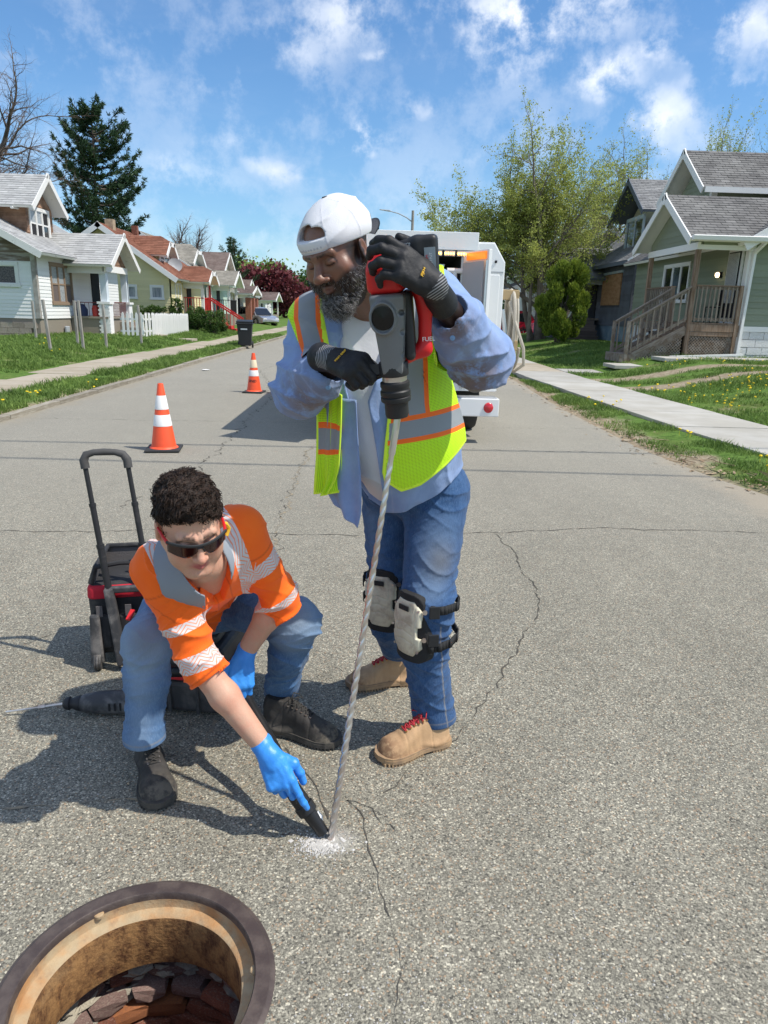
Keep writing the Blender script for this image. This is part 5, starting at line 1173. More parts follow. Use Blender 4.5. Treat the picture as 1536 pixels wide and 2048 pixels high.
# white picket fence
pf=thing('picket_fence','white picket fence running beside the dark wooden steps of the old white house','fence',(-8.6,27.5,.3))
me=None
for i in range(46):
    y=.07+i*.14
    if i in (2,5): continue
    if me is None:
        m=MB(); m.prism([(-.012,-.045,.03),(-.012,.045,.03),(-.012,.045,.82),(-.012,0,.90),(-.012,-.045,.82)],(.02,0,0)); o=m.build('picket',m_white,pf); me=o.data
    else: o=bpy.data.objects.new('picket',me); link(o,pf)
    o.location=(.03,y,rnd.uniform(-.02,.02)-.012*i*.1); o.rotation_euler=(rnd.uniform(-.02,.02),0,0)
for i in range(5):
    o=bpy.data.objects.new('picket',me); link(o,pf); o.location=(-.1-.17*i,-.02,.02); o.rotation_euler=(0,0,PI/2)
for z in (.22,.66): unitbox('rail',m_white,pf,(-.01,3.2,z),(.035,6.5,.07)); unitbox('rail',m_white,pf,(-.45,.02,z),(.9,.035,.07))
for y in (0,2.1,4.3,6.4): unitbox('fence_post',m_white,pf,(-.06,y,.38),(.08,.08,.9))
# street lamp far away on a wooden pole
lp=thing('street_lamp','street lamp on a wooden pole far behind the standing worker','street lamp',(3.15,62,0))
m=MB(); m.tube([(0,0,0),(0,0,9.5)],[.16,.11],10); m.build('pole',m_post,lp,smooth=True)
m=MB(); m.tube([(0,0,8.6),(-.5,0,8.95),(-1.2,0,9.25),(-2.0,0,9.42)],[.045,.045,.04,.035],8); m.build('arm',m_grey,lp,smooth=True)
m=MB(); m.bar((-1.85,0,9.42),(-2.75,0,9.5),.28,.13,w2=.18,h2=.06); m.build('lamp_head',M('lamp_grey',(.5,.52,.54),rough=.5),lp,bevel=.03)
# overhead wires crossing the street, behind and above the viewer; only their shadows show
for i,(y,z) in enumerate(((6.35,8.2),(5.55,8.0))):
    m=MB(); pts=[(-22+4.4*k,y+(-.28 if i else .25)*(k-5)/5*1.6,z-.5+.02*(k-5)**2) for k in range(11)]; m.tube(pts,.022,5,cap=False); o=m.build('power_line',m_rub,fixn=False)
    tag(o,'black wire crossing high over the road, '+('the nearer of two' if i else 'the farther of two'),'wire','overhead wires')
# litter
o=MB().lathe([(.001,.004),(.07,.006),(.09,.02),(.088,.024),(.06,.012),(.001,.010)],14).build('paper_plate',m_white); o.location=(-4.0,17.3,.004); tag(o,'crumpled white paper plate lying by the left kerb','litter')
# ---------------------------------------------------------------- white utility truck
m_tw=M('truck_white_paint',(.80,.80,.79),rough=.32,coat=.5,spec=.5,dirt=((.62,.6,.56),2.5,.6,.85,.35)); m_tg=M('grey_door_lining',(.38,.40,.43),rough=.45,va=.04)
m_alu=M('aluminium_edge',(.55,.57,.60),rough=.3,metal=.7); m_amber=M('lit_amber_lamp',(1,.4,.05),rough=.3,emit=(1,.42,.06),es=11.); m_amberr=M('glowing_amber_reflector',(.8,.22,.03),rough=.25,emit=(1,.25,.02),es=.5)  # amber reflector is no lamp; a weak glow is set in its material
m_red=M('red_lamp_lens',(.55,.01,.02),rough=.2,coat=1.); m_hose=M('beige_hose',(.50,.45,.37),rough=.6,va=.1); m_rust2=M('tan_wood_block',(.45,.33,.18),rough=.8)
T=thing('utility_truck','white utility truck with open rear doors, amber warning lights and beige hoses on its side','truck',(.47,8.52,0)); T.scale=(.90,.92,.97)
HW=1.165
def tb(name,mat,x0,x1,y0,y1,z0,z1,parent=None,bevel=.006): return MB().box(x0,x1,y0,y1,z0,z1).build(name,mat,parent or T,bevel=bevel)
prof=[(-HW,.62),(HW,.62),(HW,2.12),(HW-.14,2.31),(-HW+.14,2.31),(-HW,2.12)]
# body: side walls, chamfers, roof, floor, bulkhead
MB().prism([(HW-.04,0,.62),(HW,0,.62),(HW,0,2.14),(HW-.15,0,2.36),(HW-.36,0,2.36),(HW-.36,0,2.30),(HW-.17,0,2.30),(HW-.04,0,2.11)],(0,4.6,0)).build('right_side',m_tw,T,bevel=.008)
MB().prism([(-HW+.04,0,.62),(-HW,0,.62),(-HW,0,2.14),(-HW+.15,0,2.36),(-HW+.36,0,2.36),(-HW+.36,0,2.30),(-HW+.17,0,2.30),(-HW+.04,0,2.11)],(0,4.6,0)).build('left_side',m_tw,T,bevel=.008)
tb('roof',m_tw,-HW+.36,HW-.36,.0,4.6,2.38,2.46); tb('floor',m_tw,-HW+.04,HW-.04,0.02,4.6,.62,.70); tb('bulkhead',m_tg,-HW+.05,HW-.05,4.4,4.5,.7,2.3)
hd=tb('rear_header',m_tw,-HW+.36,HW-.36,-.03,.06,2.26,2.46)
MB().prism([(.60,-.015,.72),(HW-.01,-.015,.72),(HW-.01,-.015,2.14),(HW-.155,-.015,2.345),(HW-.36,-.015,2.345),(HW-.36,-.015,2.255),(.60,-.015,2.255)],(0,.06,0)).build('rear_corner',m_tw,T,bevel=.005)
MB().prism([(-.72,-.015,.72),(-HW+.01,-.015,.72),(-HW+.01,-.015,2.14),(-HW+.155,-.015,2.345),(-HW+.36,-.015,2.345),(-HW+.36,-.015,2.255),(-.72,-.015,2.255)],(0,.06,0)).build('rear_corner',m_tw,T,bevel=.005)
for i in range(8):
    g=i//1; x0=-.62+i*.165
    bx=tb('warning_light',m_tg,x0,x0+.14,-.05,-.03,2.19,2.25,bevel=.003)
    for j in range(4): MB().lathe([(.001,-.012),(.011,-.008),(.0135,0),(.0135,.01)],8,Matrix.Translation((x0+.02+j*.033,-.052,2.22))@Matrix.Rotation(R(-90),4,'X')).build('lamp_lens',m_amber,bx,smooth=True)
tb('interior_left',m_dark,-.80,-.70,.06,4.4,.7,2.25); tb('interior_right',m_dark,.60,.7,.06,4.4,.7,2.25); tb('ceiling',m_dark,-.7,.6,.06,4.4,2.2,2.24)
for z in (1.1,1.5): tb('shelf',m_tg,.25,.6,.1,3.5,z,z+.02)
m=MB(); m.tube([(-.1,.3,.7),(-.1,.3,2.2)],.02,8); m.tube([(.56,.0,1.62),(.53,-.03,1.85),(.52,-.03,2.02)],.028,8); m.tube([(.42,-.03,2.03),(.62,-.03,2.03)],.03,8); m.build('inner_pipes',m_tw,T,smooth=True)
tb('grab_tube',m_alu,-.3,.4,.1,.13,2.08,2.11)
# crates and gear inside
tb('crate',M('brown_crate',(.16,.10,.06),rough=.8),-.45,.1,.4,.9,.70,1.15); tb('grey_case',m_tg,.12,.5,.3,.8,.70,1.0)
# open doors
def door(x,ang,sgn,name):
    h=thing('rear_door','','',(x,-.03,.72)); del h['label']; del h['category']; h.parent=T; h.rotation_euler=(0,0,ang)
    w_=.62*sgn; a,b=min(0,w_),max(0,w_)
    MB().box(a,b,0,.045,0,1.52).build('door_skin',m_tw,h,bevel=.006)
    MB().box(a+.03,b-.07,-.02,-.002,.04,1.40).build('door_lining',m_tg,h,bevel=.006)
    MB().box(w_-.055 if sgn>0 else w_+.005,w_-.005 if sgn>0 else w_+.055,-.03,-.004,0.02,1.40).build('edge_trim',m_alu,h)
    MB().box(a+.12,b-.04,-.022,-.004,1.42,1.50).build('amber_strip',m_amberr,h)
    return h
door(.62,R(-68),1,'r'); door(-.74,R(68),-1,'l')
# side lockers with latch, hinges
tb('locker_door',m_tw,.70,HW-.06,-.03,-.014,1.28,2.0,bevel=.012); lt=tb('locker_latch',m_alu,.73,.82,-.045,-.03,1.72,1.94,bevel=.01); tb('latch_cup',m_dark,.75,.80,-.050,-.045,1.76,1.90,parent=lt,bevel=.006)
tb('marker_lamp',m_dark,HW-.14,HW-.11,-.03,-.015,2.13,2.16); tb('body_seam',m_grey,.64,HW-.02,-.022,-.014,2.02,2.035,bevel=0)
tb('lower_panel',m_tw,-.95,HW-.02,-.02,.02,.62,.72); tb('latch_bracket',m_tw,.70,.86,-.08,-.02,.66,.98,bevel=.015); tb('bracket_bolt',m_grey,.76,.79,-.095,-.08,.80,.83); tb('bracket_rod',m_alu,.66,.69,-.06,-.03,.64,1.0)
bp=tb('bumper',m_tw,-HW,HW+.0,-.28,-.02,.34,.56,bevel=.012); tb('step_plate',m_alu,-HW+.03,HW-.03,-.26,-.02,.562,.57,parent=bp)
for x in (-HW+.14,HW-.14):
    MB().lathe([(.001,-.02),(.05,-.016),(.062,-.004),(.064,.0)],20,Matrix.Translation((x,-.281,.45))@Matrix.Rotation(R(-90),4,'X')).build('tail_light',m_red,T,smooth=True)
tb('chassis',m_dark,-.5,.5,-.02,6.2,.45,.60)
def wheel(parent,x,y,z,r_,wd,rim,axis='X'):
    mt=Matrix.Translation((x,y,z))@(Matrix.Rotation(R(90),4,'Y'))
    w_=MB().lathe([(r_*.62,-wd/2),(r_*.92,-wd/2),(r_,-wd*.36),(r_,wd*.36),(r_*.92,wd/2),(r_*.62,wd/2)],28,mt,cap=False).build('tyre',m_rub,parent,smooth=True)
    m=MB(); m.lathe([(r_*.63,-wd*.4),(r_*.58,wd*.3),(r_*.2,wd*.36),(.01,wd*.38)],20,mt,cap=False); m.lathe([(r_*.63,wd*.4),(r_*.58,-wd*.3),(r_*.2,-wd*.36),(.01,-wd*.38)],20,mt,cap=False)
    for k in range(5):
        for sg in (-1,1): a=2*PI*k/5; m.bar(mt@V((math.cos(a)*.05,math.sin(a)*.05,sg*wd*.42)),mt@V((math.cos(a)*r_*.6,math.sin(a)*r_*.6,sg*wd*.42)),.05,.02)
    m.build('rim',rim,w_,smooth=True); return w_
for x in (-.85,.85):
    wheel(T,x,1.0,.40,.40,.38,m_alu); wheel(T,x*1.02,5.0,.40,.40,.26,m_alu)
MB().prism([(-1.0,4.7,.5),(-1.0,6.9,.5),(-1.0,6.9,1.05),(-1.0,6.1,1.15),(-1.0,5.6,1.95),(-1.0,4.7,2.0)],(2.0,0,0)).build('cab',m_tw,T,bevel=.06)
MB().prism([(-1.01,4.9,1.2),(-1.01,6.0,1.2),(-1.01,5.55,1.85),(-1.01,4.9,1.88)],(2.02,0,0)).build('cab_window',glass_d,T)
# hoses hung on the right flank
m=MB()
def hcoil(cx,cy,cz,rx,rz_,turns,rad,ph=0,sp=.04):
    n=int(28*turns); pts=[]
    for i in range(n+1):
        a=2*PI*i/28+ph; pts.append((cx+sp*i/28+.02*math.sin(a*1.3),cy+math.sin(a)*rx+.03*math.sin(a*.37),cz+math.cos(a)*rz_+.05*math.sin(a*.21)))
    m.tube(pts,rad,8,cap=True)
hcoil(HW+.10,.25,1.35,.17,.44,3,.022); hcoil(HW+.16,.30,1.28,.14,.50,2.2,.021,1.); hcoil(HW+.22,.38,1.20,.20,.36,1.4,.021,2.); 
m.tube([(HW+.12,.15,1.7),(HW+.2,.05,1.45),(HW+.32,.0,1.15),(HW+.36,.1,.95),(HW+.28,.3,.85),(HW+.12,.45,1.0)],.021,8)
m.build('hose_coils',m_hose,T,smooth=True,fixn=False)
for z,y in ((1.78,.22),(1.18,.1)): tb('hose_hook',m_rust2,HW,HW+.25,y-.04,y+.04,z-.06,z+.06,bevel=.008)
m=MB(); m.tube([(HW+.02,.1,1.6),(HW+.08,.12,1.35),(HW+.04,.1,1.1)],.035,8); m.build('grab_bar',m_alu,T,smooth=True)
m=MB(); m.box(-.62,-.46,.05,.25,2.46,2.54); m.box(-.70,-.62,.08,.12,2.47,2.5); m.tube([(-.78,.1,2.47),(-.66,.1,2.50)],.025,8); m.build('roof_camera',m_dark,T)
# ---------------------------------------------------------------- cars
def car(name,label,loc,rz,paint,L=4.4,Wd=1.78,Hh=1.62,suv=True):
    t=thing(name,label,'car',loc,rz); hw=Wd/2; s=Hh/1.62
    def loft(secs,nm,mat,bev=.0):
        vs=[];n=len(secs[0])
        for sct in secs: vs+=sct
        fs=[(i*n+j,i*n+(j+1)%n,(i+1)*n+(j+1)%n,(i+1)*n+j) for i in range(len(secs)-1) for j in range(n)]+[tuple(range(n)),tuple(range((len(secs)-1)*n,len(secs)*n))]
        return MB().add(vs,fs).build(nm,mat,t,smooth=True,bevel=bev)
    low=[(-L/2,.35,.72,.80),(-L/2+.12,.24,.92,.92),(-L/2+.9,.22,1.0*s,1.),(-.3,.2,.98*s,1.),(.7,.2,.96*s,1.),(L/2-.6,.22,.86*s,.95),(L/2-.1,.28,.70*s,.86),(L/2,.38,.60*s,.74)]
    loft([[(x,-hw*k,z0),(x,-hw*k,(z0+z1)/2),(x,-hw*k*.93,z1),(x,hw*k*.93,z1),(x,hw*k,(z0+z1)/2),(x,hw*k,z0)] for x,z0,z1,k in low],'body',paint)
    b0,b1=-L/2+.15,.95
    loft([[(b0,-hw*.86,.95*s),(b0+.35,-hw*.70,Hh-.06),(b0+.35,hw*.70,Hh-.06),(b0,hw*.86,.95*s)],[(b0+.8,-hw*.9,.97*s),(b0+.8,-hw*.74,Hh),(b0+.8,hw*.74,Hh),(b0+.8,hw*.9,.97*s)],[(.1,-hw*.9,.95*s),(.05,-hw*.74,Hh-.02),(.05,hw*.74,Hh-.02),(.1,hw*.9,.95*s)],[(b1+.25,-hw*.86,.90*s),(b1-.35,-hw*.72,Hh-.08),(b1-.35,hw*.72,Hh-.08),(b1+.25,hw*.86,.90*s)]],'cabin',paint)
    for sg in (-1,1):
        for (x0,x1,x2,x3) in ((b0+.55,b0+1.35,b0+1.3,b0+.7),(b0+1.45,.15,.1,b0+1.4),(.25,b1+.05,b1-.35,.2)):
            y0,y1=sg*hw*.905,sg*hw*.765; m=MB(); m.prism([(x0,y0,1.0*s),(x1,y0,1.0*s),(x2,y1,Hh-.14),(x3,y1,Hh-.14)],(0,sg*.01,0)); m.build('window',glass_d,t)
    m=MB(); m.prism([(b1+.24,-hw*.78,.95*s),(b1+.24,hw*.78,.95*s),(b1-.30,hw*.66,Hh-.12),(b1-.30,-hw*.66,Hh-.12)],(.02,0,.01)); m.build('windscreen',glass_d,t)
    m=MB(); m.prism([(b0-.005,-hw*.76,1.0*s),(b0-.005,hw*.76,1.0*s),(b0+.27,hw*.64,Hh-.16),(b0+.27,-hw*.64,Hh-.16)],(-.02,0,.01)); m.build('rear_window',glass_d,t)
    for sg in (-1,1):
        for x in (-L/2+.82,L/2-.85):
            mt=Matrix.Translation((x,sg*(hw-.10),.33))@Matrix.Rotation(R(90),4,'X')
            w_=MB().lathe([(.2,-.1),(.30,-.11),(.33,-.07),(.33,.07),(.30,.11),(.2,.11)],24,mt,cap=False).build('tyre',m_rub,t,smooth=True)
            mm=MB(); mm.lathe([(.205,.0),(.19,-.02),(.05,-.03),(.01,-.03)],20,mt,cap=False); mm.lathe([(.205,.0),(.19,.02),(.05,.03),(.01,.03)],20,mt,cap=False)
            for k in range(5):
                for s2 in (-1,1): a=2*PI*k/5; mm.bar(mt@V((0,0,s2*.09)),mt@V((math.cos(a)*.2,math.sin(a)*.2,s2*.085)),.06,.03)
            mm.build('rim',M('wheel_silver',(.6,.6,.62),rough=.35,metal=.6) if 'wheel_silver' not in bpy.data.materials else bpy.data.materials['wheel_silver'],w_)
            MB().lathe([(.36,-.02),(.39,.0),(.36,.02)],20,Matrix.Translation((x,sg*(hw-.0),.34))@Matrix.Rotation(R(90),4,'X'),cap=False).build('wheel_arch',m_dark,t)
        unitbox('tail_light',m_red,t,(-L/2+.06,sg*hw*.72,.86*s),(.08,.22,.16)); unitbox('headlight',m_white,t,(L/2-.10,sg*hw*.62,.62*s),(.14,.30,.12))
    return t
car('red_car','red car parked behind the white truck beside a thin tree trunk',(7.35,42.3,.12),R(180),M('red_car_paint',(.40,.012,.03),rough=.25,coat=1.))
car('silver_car','silver car parked in front of the far left houses beyond the black bin',(-9.2,57.5,.12),R(-48),M('silver_car_paint',(.50,.51,.53),rough=.25,metal=.6,coat=1.),Hh=1.45)
# ================================================================ implicit-surface modelling (smooth bodies, cloth, gloves, tools)
A3=lambda v: np.array(v,dtype=np.float64)
def wpx(x,y): d=cf+cr*((x-768)/1400)+cu*((1024-y)/1400); return d
def at(x,y,Y): d=wpx(x,y); return V((0,0,CH))+d*(Y/d.y)
def az(x,y,z): d=wpx(x,y); return V((0,0,CH))+d*((z-CH)/d.z)
def smin(a,b,k):
    if k<=0: return np.minimum(a,b)
    h=np.maximum(k-np.abs(a-b),0)/k; return np.minimum(a,b)-h*h*k*.25
def smax(a,b,k): return -smin(-a,-b,k)
def rcone(P,a,b,ra,rb):
    a=A3(a);b=A3(b);ba=b-a;pa=P-a; h=np.clip(pa@ba/max(ba@ba,1e-12),0,1); return np.linalg.norm(pa-h[:,None]*ba,axis=1)-(ra+(rb-ra)*h)
def ell(P,c,r,Rm=None):
    q=P-A3(c)
    if Rm is not None: q=q@Rm
    r=A3(r); k0=np.linalg.norm(q/r,axis=1); k1=np.linalg.norm(q/(r*r),axis=1); return k0*(k0-1)/np.maximum(k1,1e-9)
def rbx(P,c,h,Rm=None,r=0.):
    q=P-A3(c)
    if Rm is not None: q=q@Rm
    d=np.abs(q)-(A3(h)-r); return np.linalg.norm(np.maximum(d,0),axis=1)+np.minimum(d.max(axis=1),0)-r
def chain(P,pts,rad,k=.02):
    d=None
    for i in range(len(pts)-1):
        e=rcone(P,pts[i],pts[i+1],rad[i],rad[i+1]); d=e if d is None else smin(d,e,k)
    return d
def basis(f,up,roll=0.):
    """columns: x = person's left-to-right across (camera style: f x up), y = forward, z = up"""
    f=V(f).normalized(); x=f.cross(V(up)).normalized(); z=x.cross(f)
    if roll: q=Matrix.Rotation(roll,3,f); x=q@x; z=q@z
    return np.array([[x.x,f.x,z.x],[x.y,f.y,z.y],[x.z,f.z,z.z]])
_wv={}
def wnoise(P,freq,seed=0,oct=3):
    """cheap smooth pseudo-noise, about -1..1"""
    key=(seed,oct)
    if key not in _wv:
        q=np.random.RandomState(seed+100); _wv[key]=[(q.randn(3),q.randn(3),q.rand(2)*6.28) for _ in range(oct*3)]
    s=0;am=0
    for i,(d1,d2,ph) in enumerate(_wv[key]):
        f=freq*(1.9**(i//3)); a=.55**(i//3); s=s+a*np.sin(P@d1*f+ph[0]+1.3*np.sin(P@d2*f*.7+ph[1])); am+=a
    return s/am*1.7
def folds(P,axis,freq,seed=0,warp=2.2,wf=6.):
    """rounded creases running across 'axis'"""
    ph=P@A3(axis)*freq+warp*wnoise(P,wf,seed); s=np.sin(ph); return .5*s+.5*(1-np.abs(np.sin(ph*.5+.8)))**1.5*1.2-.3
def cfold(P,axis,freq,seed=0,warp=2.,wf=7.,sharp=1.6):
    """cloth creases: crests that come and go, with flatter cloth between"""
    ph=P@A3(axis)*freq*.5+warp*wnoise(P,wf,seed); s=(1-np.abs(np.sin(ph)))**sharp; return s*np.clip(.65+.9*wnoise(P,wf*1.3,seed+7,2),0,1.3)-.30
def gz_(d,s): return np.exp(-(d/s)**2)
def surf(name,field,lo,hi,h,mat,parent,attrs=None,B=6,smooth=True,clip=None,relax=1):
    lo=A3(lo);hi=A3(hi); nb=np.ceil((hi-lo)/(h*B)).astype(int); n=nb*B
    ci=np.stack(np.meshgrid(*[np.arange(k) for k in nb],indexing='ij'),-1).reshape(-1,3)
    cd_=field(lo+(ci*B+(B-1)/2)*h); act=np.abs(cd_)<B*h*.5*1.7321*1.35+2*h
    D=np.where(cd_<0,-1.,1.).astype(np.float32).reshape(nb); D=D.repeat(B,0).repeat(B,1).repeat(B,2)
    ac=ci[act]; off=np.stack(np.meshgrid(*[np.arange(B)]*3,indexing='ij'),-1).reshape(-1,3)
    for s in range(0,len(ac),1500):
        idx=(ac[s:s+1500,None,:]*B+off[None]).reshape(-1,3); D[idx[:,0],idx[:,1],idx[:,2]]=field(lo+idx*h)
    S=D<0; cnt=np.zeros(n-1,dtype=np.int8)
    for a in (0,1):
        for b in (0,1):
            for c in (0,1): cnt+=S[a:n[0]-1+a,b:n[1]-1+b,c:n[2]-1+c]
    cells=np.argwhere((cnt>0)&(cnt<8)); vid=np.full(n-1,-1,dtype=np.int32); vid[cells[:,0],cells[:,1],cells[:,2]]=np.arange(len(cells))
    pos=np.zeros((len(cells),3)); wt=np.zeros(len(cells))
    cor=[(a,b,c) for a in (0,1) for b in (0,1) for c in (0,1)]; val={k:D[cells[:,0]+k[0],cells[:,1]+k[1],cells[:,2]+k[2]] for k in cor}
    for k in cor:
        for ax in range(3):
            if k[ax]: continue
            k2=list(k);k2[ax]=1;k2=tuple(k2); a_,b_=val[k],val[k2]; m=(a_<0)!=(b_<0); t=np.where(m,a_/np.where(m,a_-b_,1),0)
            e=np.zeros((len(cells),3)); e[:]=k; e[:,ax]+=t; pos[m]+=e[m]; wt[m]+=1
    vs=lo+(cells+pos/wt[:,None])*h; quads=[]
    for ax in range(3):
        o=[slice(1,-1)]*3; o[ax]=slice(0,-1); s0=S[tuple(o)]; o2=list(o); o2[ax]=slice(1,None); s1=S[tuple(o2)]
        e=np.argwhere(s0!=s1); e=e+np.array([1 if i!=ax else 0 for i in range(3)]); fl=S[e[:,0],e[:,1],e[:,2]]
        u,v=(ax+1)%3,(ax+2)%3; U=np.zeros(3,int);U[u]=1;W_=np.zeros(3,int);W_[v]=1
        ok=np.all(e<n-1,axis=1); e=e[ok]; fl=fl[ok]
        q=np.stack([vid[tuple((e-U-W_).T)],vid[tuple((e-W_).T)],vid[tuple(e.T)],vid[tuple((e-U).T)]],1)
        q[~fl]=q[~fl][:,::-1]; quads.append(q)
    q=np.concatenate(quads); q=q[np.all(q>=0,axis=1)]
    # settle the vertices on the surface
    for _ in range(relax):
        f0=field(vs); g=np.stack([(field(vs+np.eye(3)[i]*h*.5)-f0)/(h*.5) for i in range(3)],1); gn=np.maximum((g*g).sum(1),.2)
        vs=vs-np.clip(f0/gn,-h*.6,h*.6)[:,None]*g
    at_={k:f(vs) for k,f in (attrs or {}).items()}
    return npmesh(name,vs,q,mat,parent,world=True,smooth=smooth,attrs=at_)
def sheet(name,left,right,nu,nv,mat,parent,ripple=0.,seed=0,th=.003,attrs=None):
    """cloth panel between two edge polylines (top to bottom)"""
    def samp(pl,t):
        f=t*(len(pl)-1); i=min(int(f),len(pl)-2); u=f-i; p0=V(pl[max(i-1,0)]);p1=V(pl[i]);p2=V(pl[i+1]);p3=V(pl[min(i+2,len(pl)-1)])
        return .5*((2*p1)+(p2-p0)*u+(2*p0-5*p1+4*p2-p3)*u*u+(3*p1-p0-3*p2+p3)*u**3)
    vs=[];uv=[]
    for j in range(nv+1):
        a,b=samp(left,j/nv),samp(right,j/nv); n=(b-a).cross(V((0,0,1))).normalized()
        for i in range(nu+1):
            t=i/nu; p=a.lerp(b,t)+n*(ripple*math.sin(t*9+seed+2*math.sin(j/nv*3))*(.3+j/nv)*math.sin(PI*min(1,max(0,t*.9+.05)))); vs.append(tuple(p)); uv.append((t,j/nv,0))
    fs=np.array([(j*(nu+1)+i,j*(nu+1)+i+1,(j+1)*(nu+1)+i+1,(j+1)*(nu+1)+i) for j in range(nv) for i in range(nu)])
    o=npmesh(name,vs,fs,mat,parent,world=True,attrs={'tc':uv}); s=o.modifiers.new('s','SOLIDIFY'); s.thickness=th; s.offset=0; return o
# ---------------------------------------------------------------- gloves and hands
def hand_pts(W_,f,n,side,curl,lens=1.,spread=0.,thumb=None):
    f=V(f).normalized(); n=V(n); n=(n-f*n.dot(f)).normalized(); t=(n.cross(f) if side=='R' else f.cross(n)).normalized(); W_=V(W_)
    L=lambda x,y,z: W_+(f*x+t*y+n*z)*lens
    mc=[(.090,.029),(.094,.009),(.089,-.012),(.081,-.031)]; ln=[(.044,.027,.022),(.048,.031,.023),(.044,.029,.022),(.035,.022,.019)]; out=[]
    for i,((mx,my),l3) in enumerate(zip(mc,ln)):
        p=L(mx,my,-.001-.003*abs(i-1.2)); c=curl[i]; a=0; pts=[p]; sp=spread*(1.3-i)*.5
        for k in range(3):
            a+=R(c[k]); d=f*math.cos(a)-n*math.sin(a)+t*sp; d.normalize(); p=p+d*l3[k]*lens; pts.append(p)
        out.append(pts)
    th=thumb or [(.35,.85,-.25),(.75,.55,-.3),(.95,.2,-.25)]; p=L(.022,.024,-.006); tp=[p]
    for k,l in enumerate((.042,.034,.028)):
        d=f*th[k][0]+t*th[k][1]+n*th[k][2]; d.normalize(); p=p+d*l*lens; tp.append(p)
    return dict(W=W_,f=f,n=n,t=t,fing=out,thumb=tp,L=L,s=lens)
def hand_field(H,r=1.,cuff=0.,cuffr=.031,wr=.0):
    L=H['L']; s=H['s']; Rm=np.array([list(H['f']),list(H['t']),list(H['n'])]).T
    def fd(P):
        d=rcone(P,L(0,0,0),L(.028,0,0),.026*r*s,.024*r*s)
        for i,(y) in enumerate((.027,.009,-.011,-.029)): d=smin(d,rcone(P,L(.012,y*.55,-.002),H['fing'][i][0],.0155*r*s,.0118*r*s),.016)
        d=smin(d,rbx(P,L(.055,0,-.002),(.036*s,.034*s,.0105*r*s),Rm,.009),.014)
        d=smin(d,rcone(P,L(.02,.018,-.008),H['thumb'][1],.016*r*s,.0135*r*s),.014)
        for i,pts in enumerate(H['fing']):
            rr=[.0112,.0101,.0093,.0080]; k=(1,1.03,1,.88)[i]; rr=[x*k*r*s for x in rr]; d=smin(d,chain(P,pts,rr,.003),.006)
        d=smin(d,chain(P,H['thumb'],[.0150*r*s,.0130*r*s,.0118*r*s,.0095*r*s],.004),.006)
        if cuff: d=smin(d,rcone(P,L(.005,0,0),L(-cuff,0,0),.029*s,cuffr*s),.01)
        if wr: d=d+wr*wnoise(P,95,4,2)*.0011+wr*.0009*folds(P,tuple(H['f']),210,7,2.,30.)*gz_(np.linalg.norm(P-A3(L(.02,0,0)),axis=1),.05)
        return d
    return fd
def hbox(H,extra=(),m=.045):
    pts=[H['W']]+[p for f_ in H['fing'] for p in f_]+H['thumb']+[V(e) for e in extra]; a=A3([list(p) for p in pts]); return a.min(0)-m,a.max(0)+m
# ---------------------------------------------------------------- rotary hammer and its long bit
m_tool_grey=M('tool_grey_plastic',(.16,.165,.17),rough=.42,va=.06,spec=.5,dirt=((.3,.28,.26),14,.58,.75,.45)); m_tool_red=M('tool_red_plastic',(.62,.018,.02),rough=.38,va=.04,dirt=((.4,.2,.18),12,.6,.8,.3)); m_tool_blk=M('tool_black_rubber',(.022,.022,.024),rough=.5,va=.1,dirt=((.12,.11,.10),12,.58,.8,.5)); m_steel=M('worn_steel',(.68,.67,.66),rough=.28,metal=.85,c2=(.48,.38,.33),vs=4,bump=.15,bs=200,bd=.001)
m_lab=M('grey_battery_label',(.30,.34,.36),rough=.5); m_wtxt=M('white_print',(.8,.8,.8),rough=.6); m_rtxt=M('red_print',(.7,.02,.02),rough=.6)
BT=V((-.090,1.722,0.)); CK=at(795,836,1.84); DT=at(771,520,1.80)          # bit tip, chuck mouth, top of the gear housing
DR=thing('rotary_hammer','red and grey cordless rotary hammer held upright by the standing worker','power tool',tuple(CK))
ax=(DT-CK).normalized(); dl=(DT-CK).length
# frame: x across towards image right, y away from camera, z along the tool axis
ez=ax; ex=(V((1,-.12,0))-ez*V((1,-.12,0)).dot(ez)).normalized(); ey=ez.cross(ex)
DM=np.array([list(ex),list(ey),list(ez)]).T
LD=lambda x,y,z: CK+ex*x+ey*y+ez*z
DMt=Matrix(((ex.x,ey.x,ez.x,0),(ex.y,ey.y,ez.y,0),(ex.z,ey.z,ez.z,0),(0,0,0,1)))
def dl_(P): return (P-A3(CK))@DM
def f_body(P):
    q=dl_(P); z=q[:,2]; t=np.clip((z-.125)/.18,0,1); wx=.028+.019*t; wy=.036+.014*t
    d=np.sqrt((q[:,0]/wx)**2+(q[:,1]/wy)**2); e=(d-1)*np.minimum(wx,wy)*.92
    bx=np.maximum(np.abs(q[:,0])-wx*.93,np.abs(q[:,1])-wy*.93); e=smin(e,bx,.02)+.003
    e=smax(e,np.abs(z-.217)-.100,.012)
    # flat raised window boss and recessed window, facing the viewer
    w_=np.sqrt((q[:,0]+.012)**2/1.+((z-.262)*.82)**2)
    e=smin(e,smax(w_-.034,np.maximum(-q[:,1]-.058,q[:,1]),.008),.006); e=smax(e,-smax(w_-.0275,-(-q[:,1]-.047),.003),.003)
    for zz in (.17,.225,.272): e=smax(e,-rcone(P,LD(.033,-.050,zz),LD(.033,-.028,zz),.0065,.0065),.004)
    e=smax(e,-rbx(P,LD(.046,-.03,.142),(.0012,.02,.014),DM),.001); e=smax(e,-rbx(P,LD(.040,-.03,.142),(.0012,.02,.014),DM),.001)
    return e
surf('motor_housing',f_body,A3(LD(0,0,.2))-.16,A3(LD(0,0,.2))+.16,.0028,m_tool_grey,DR)
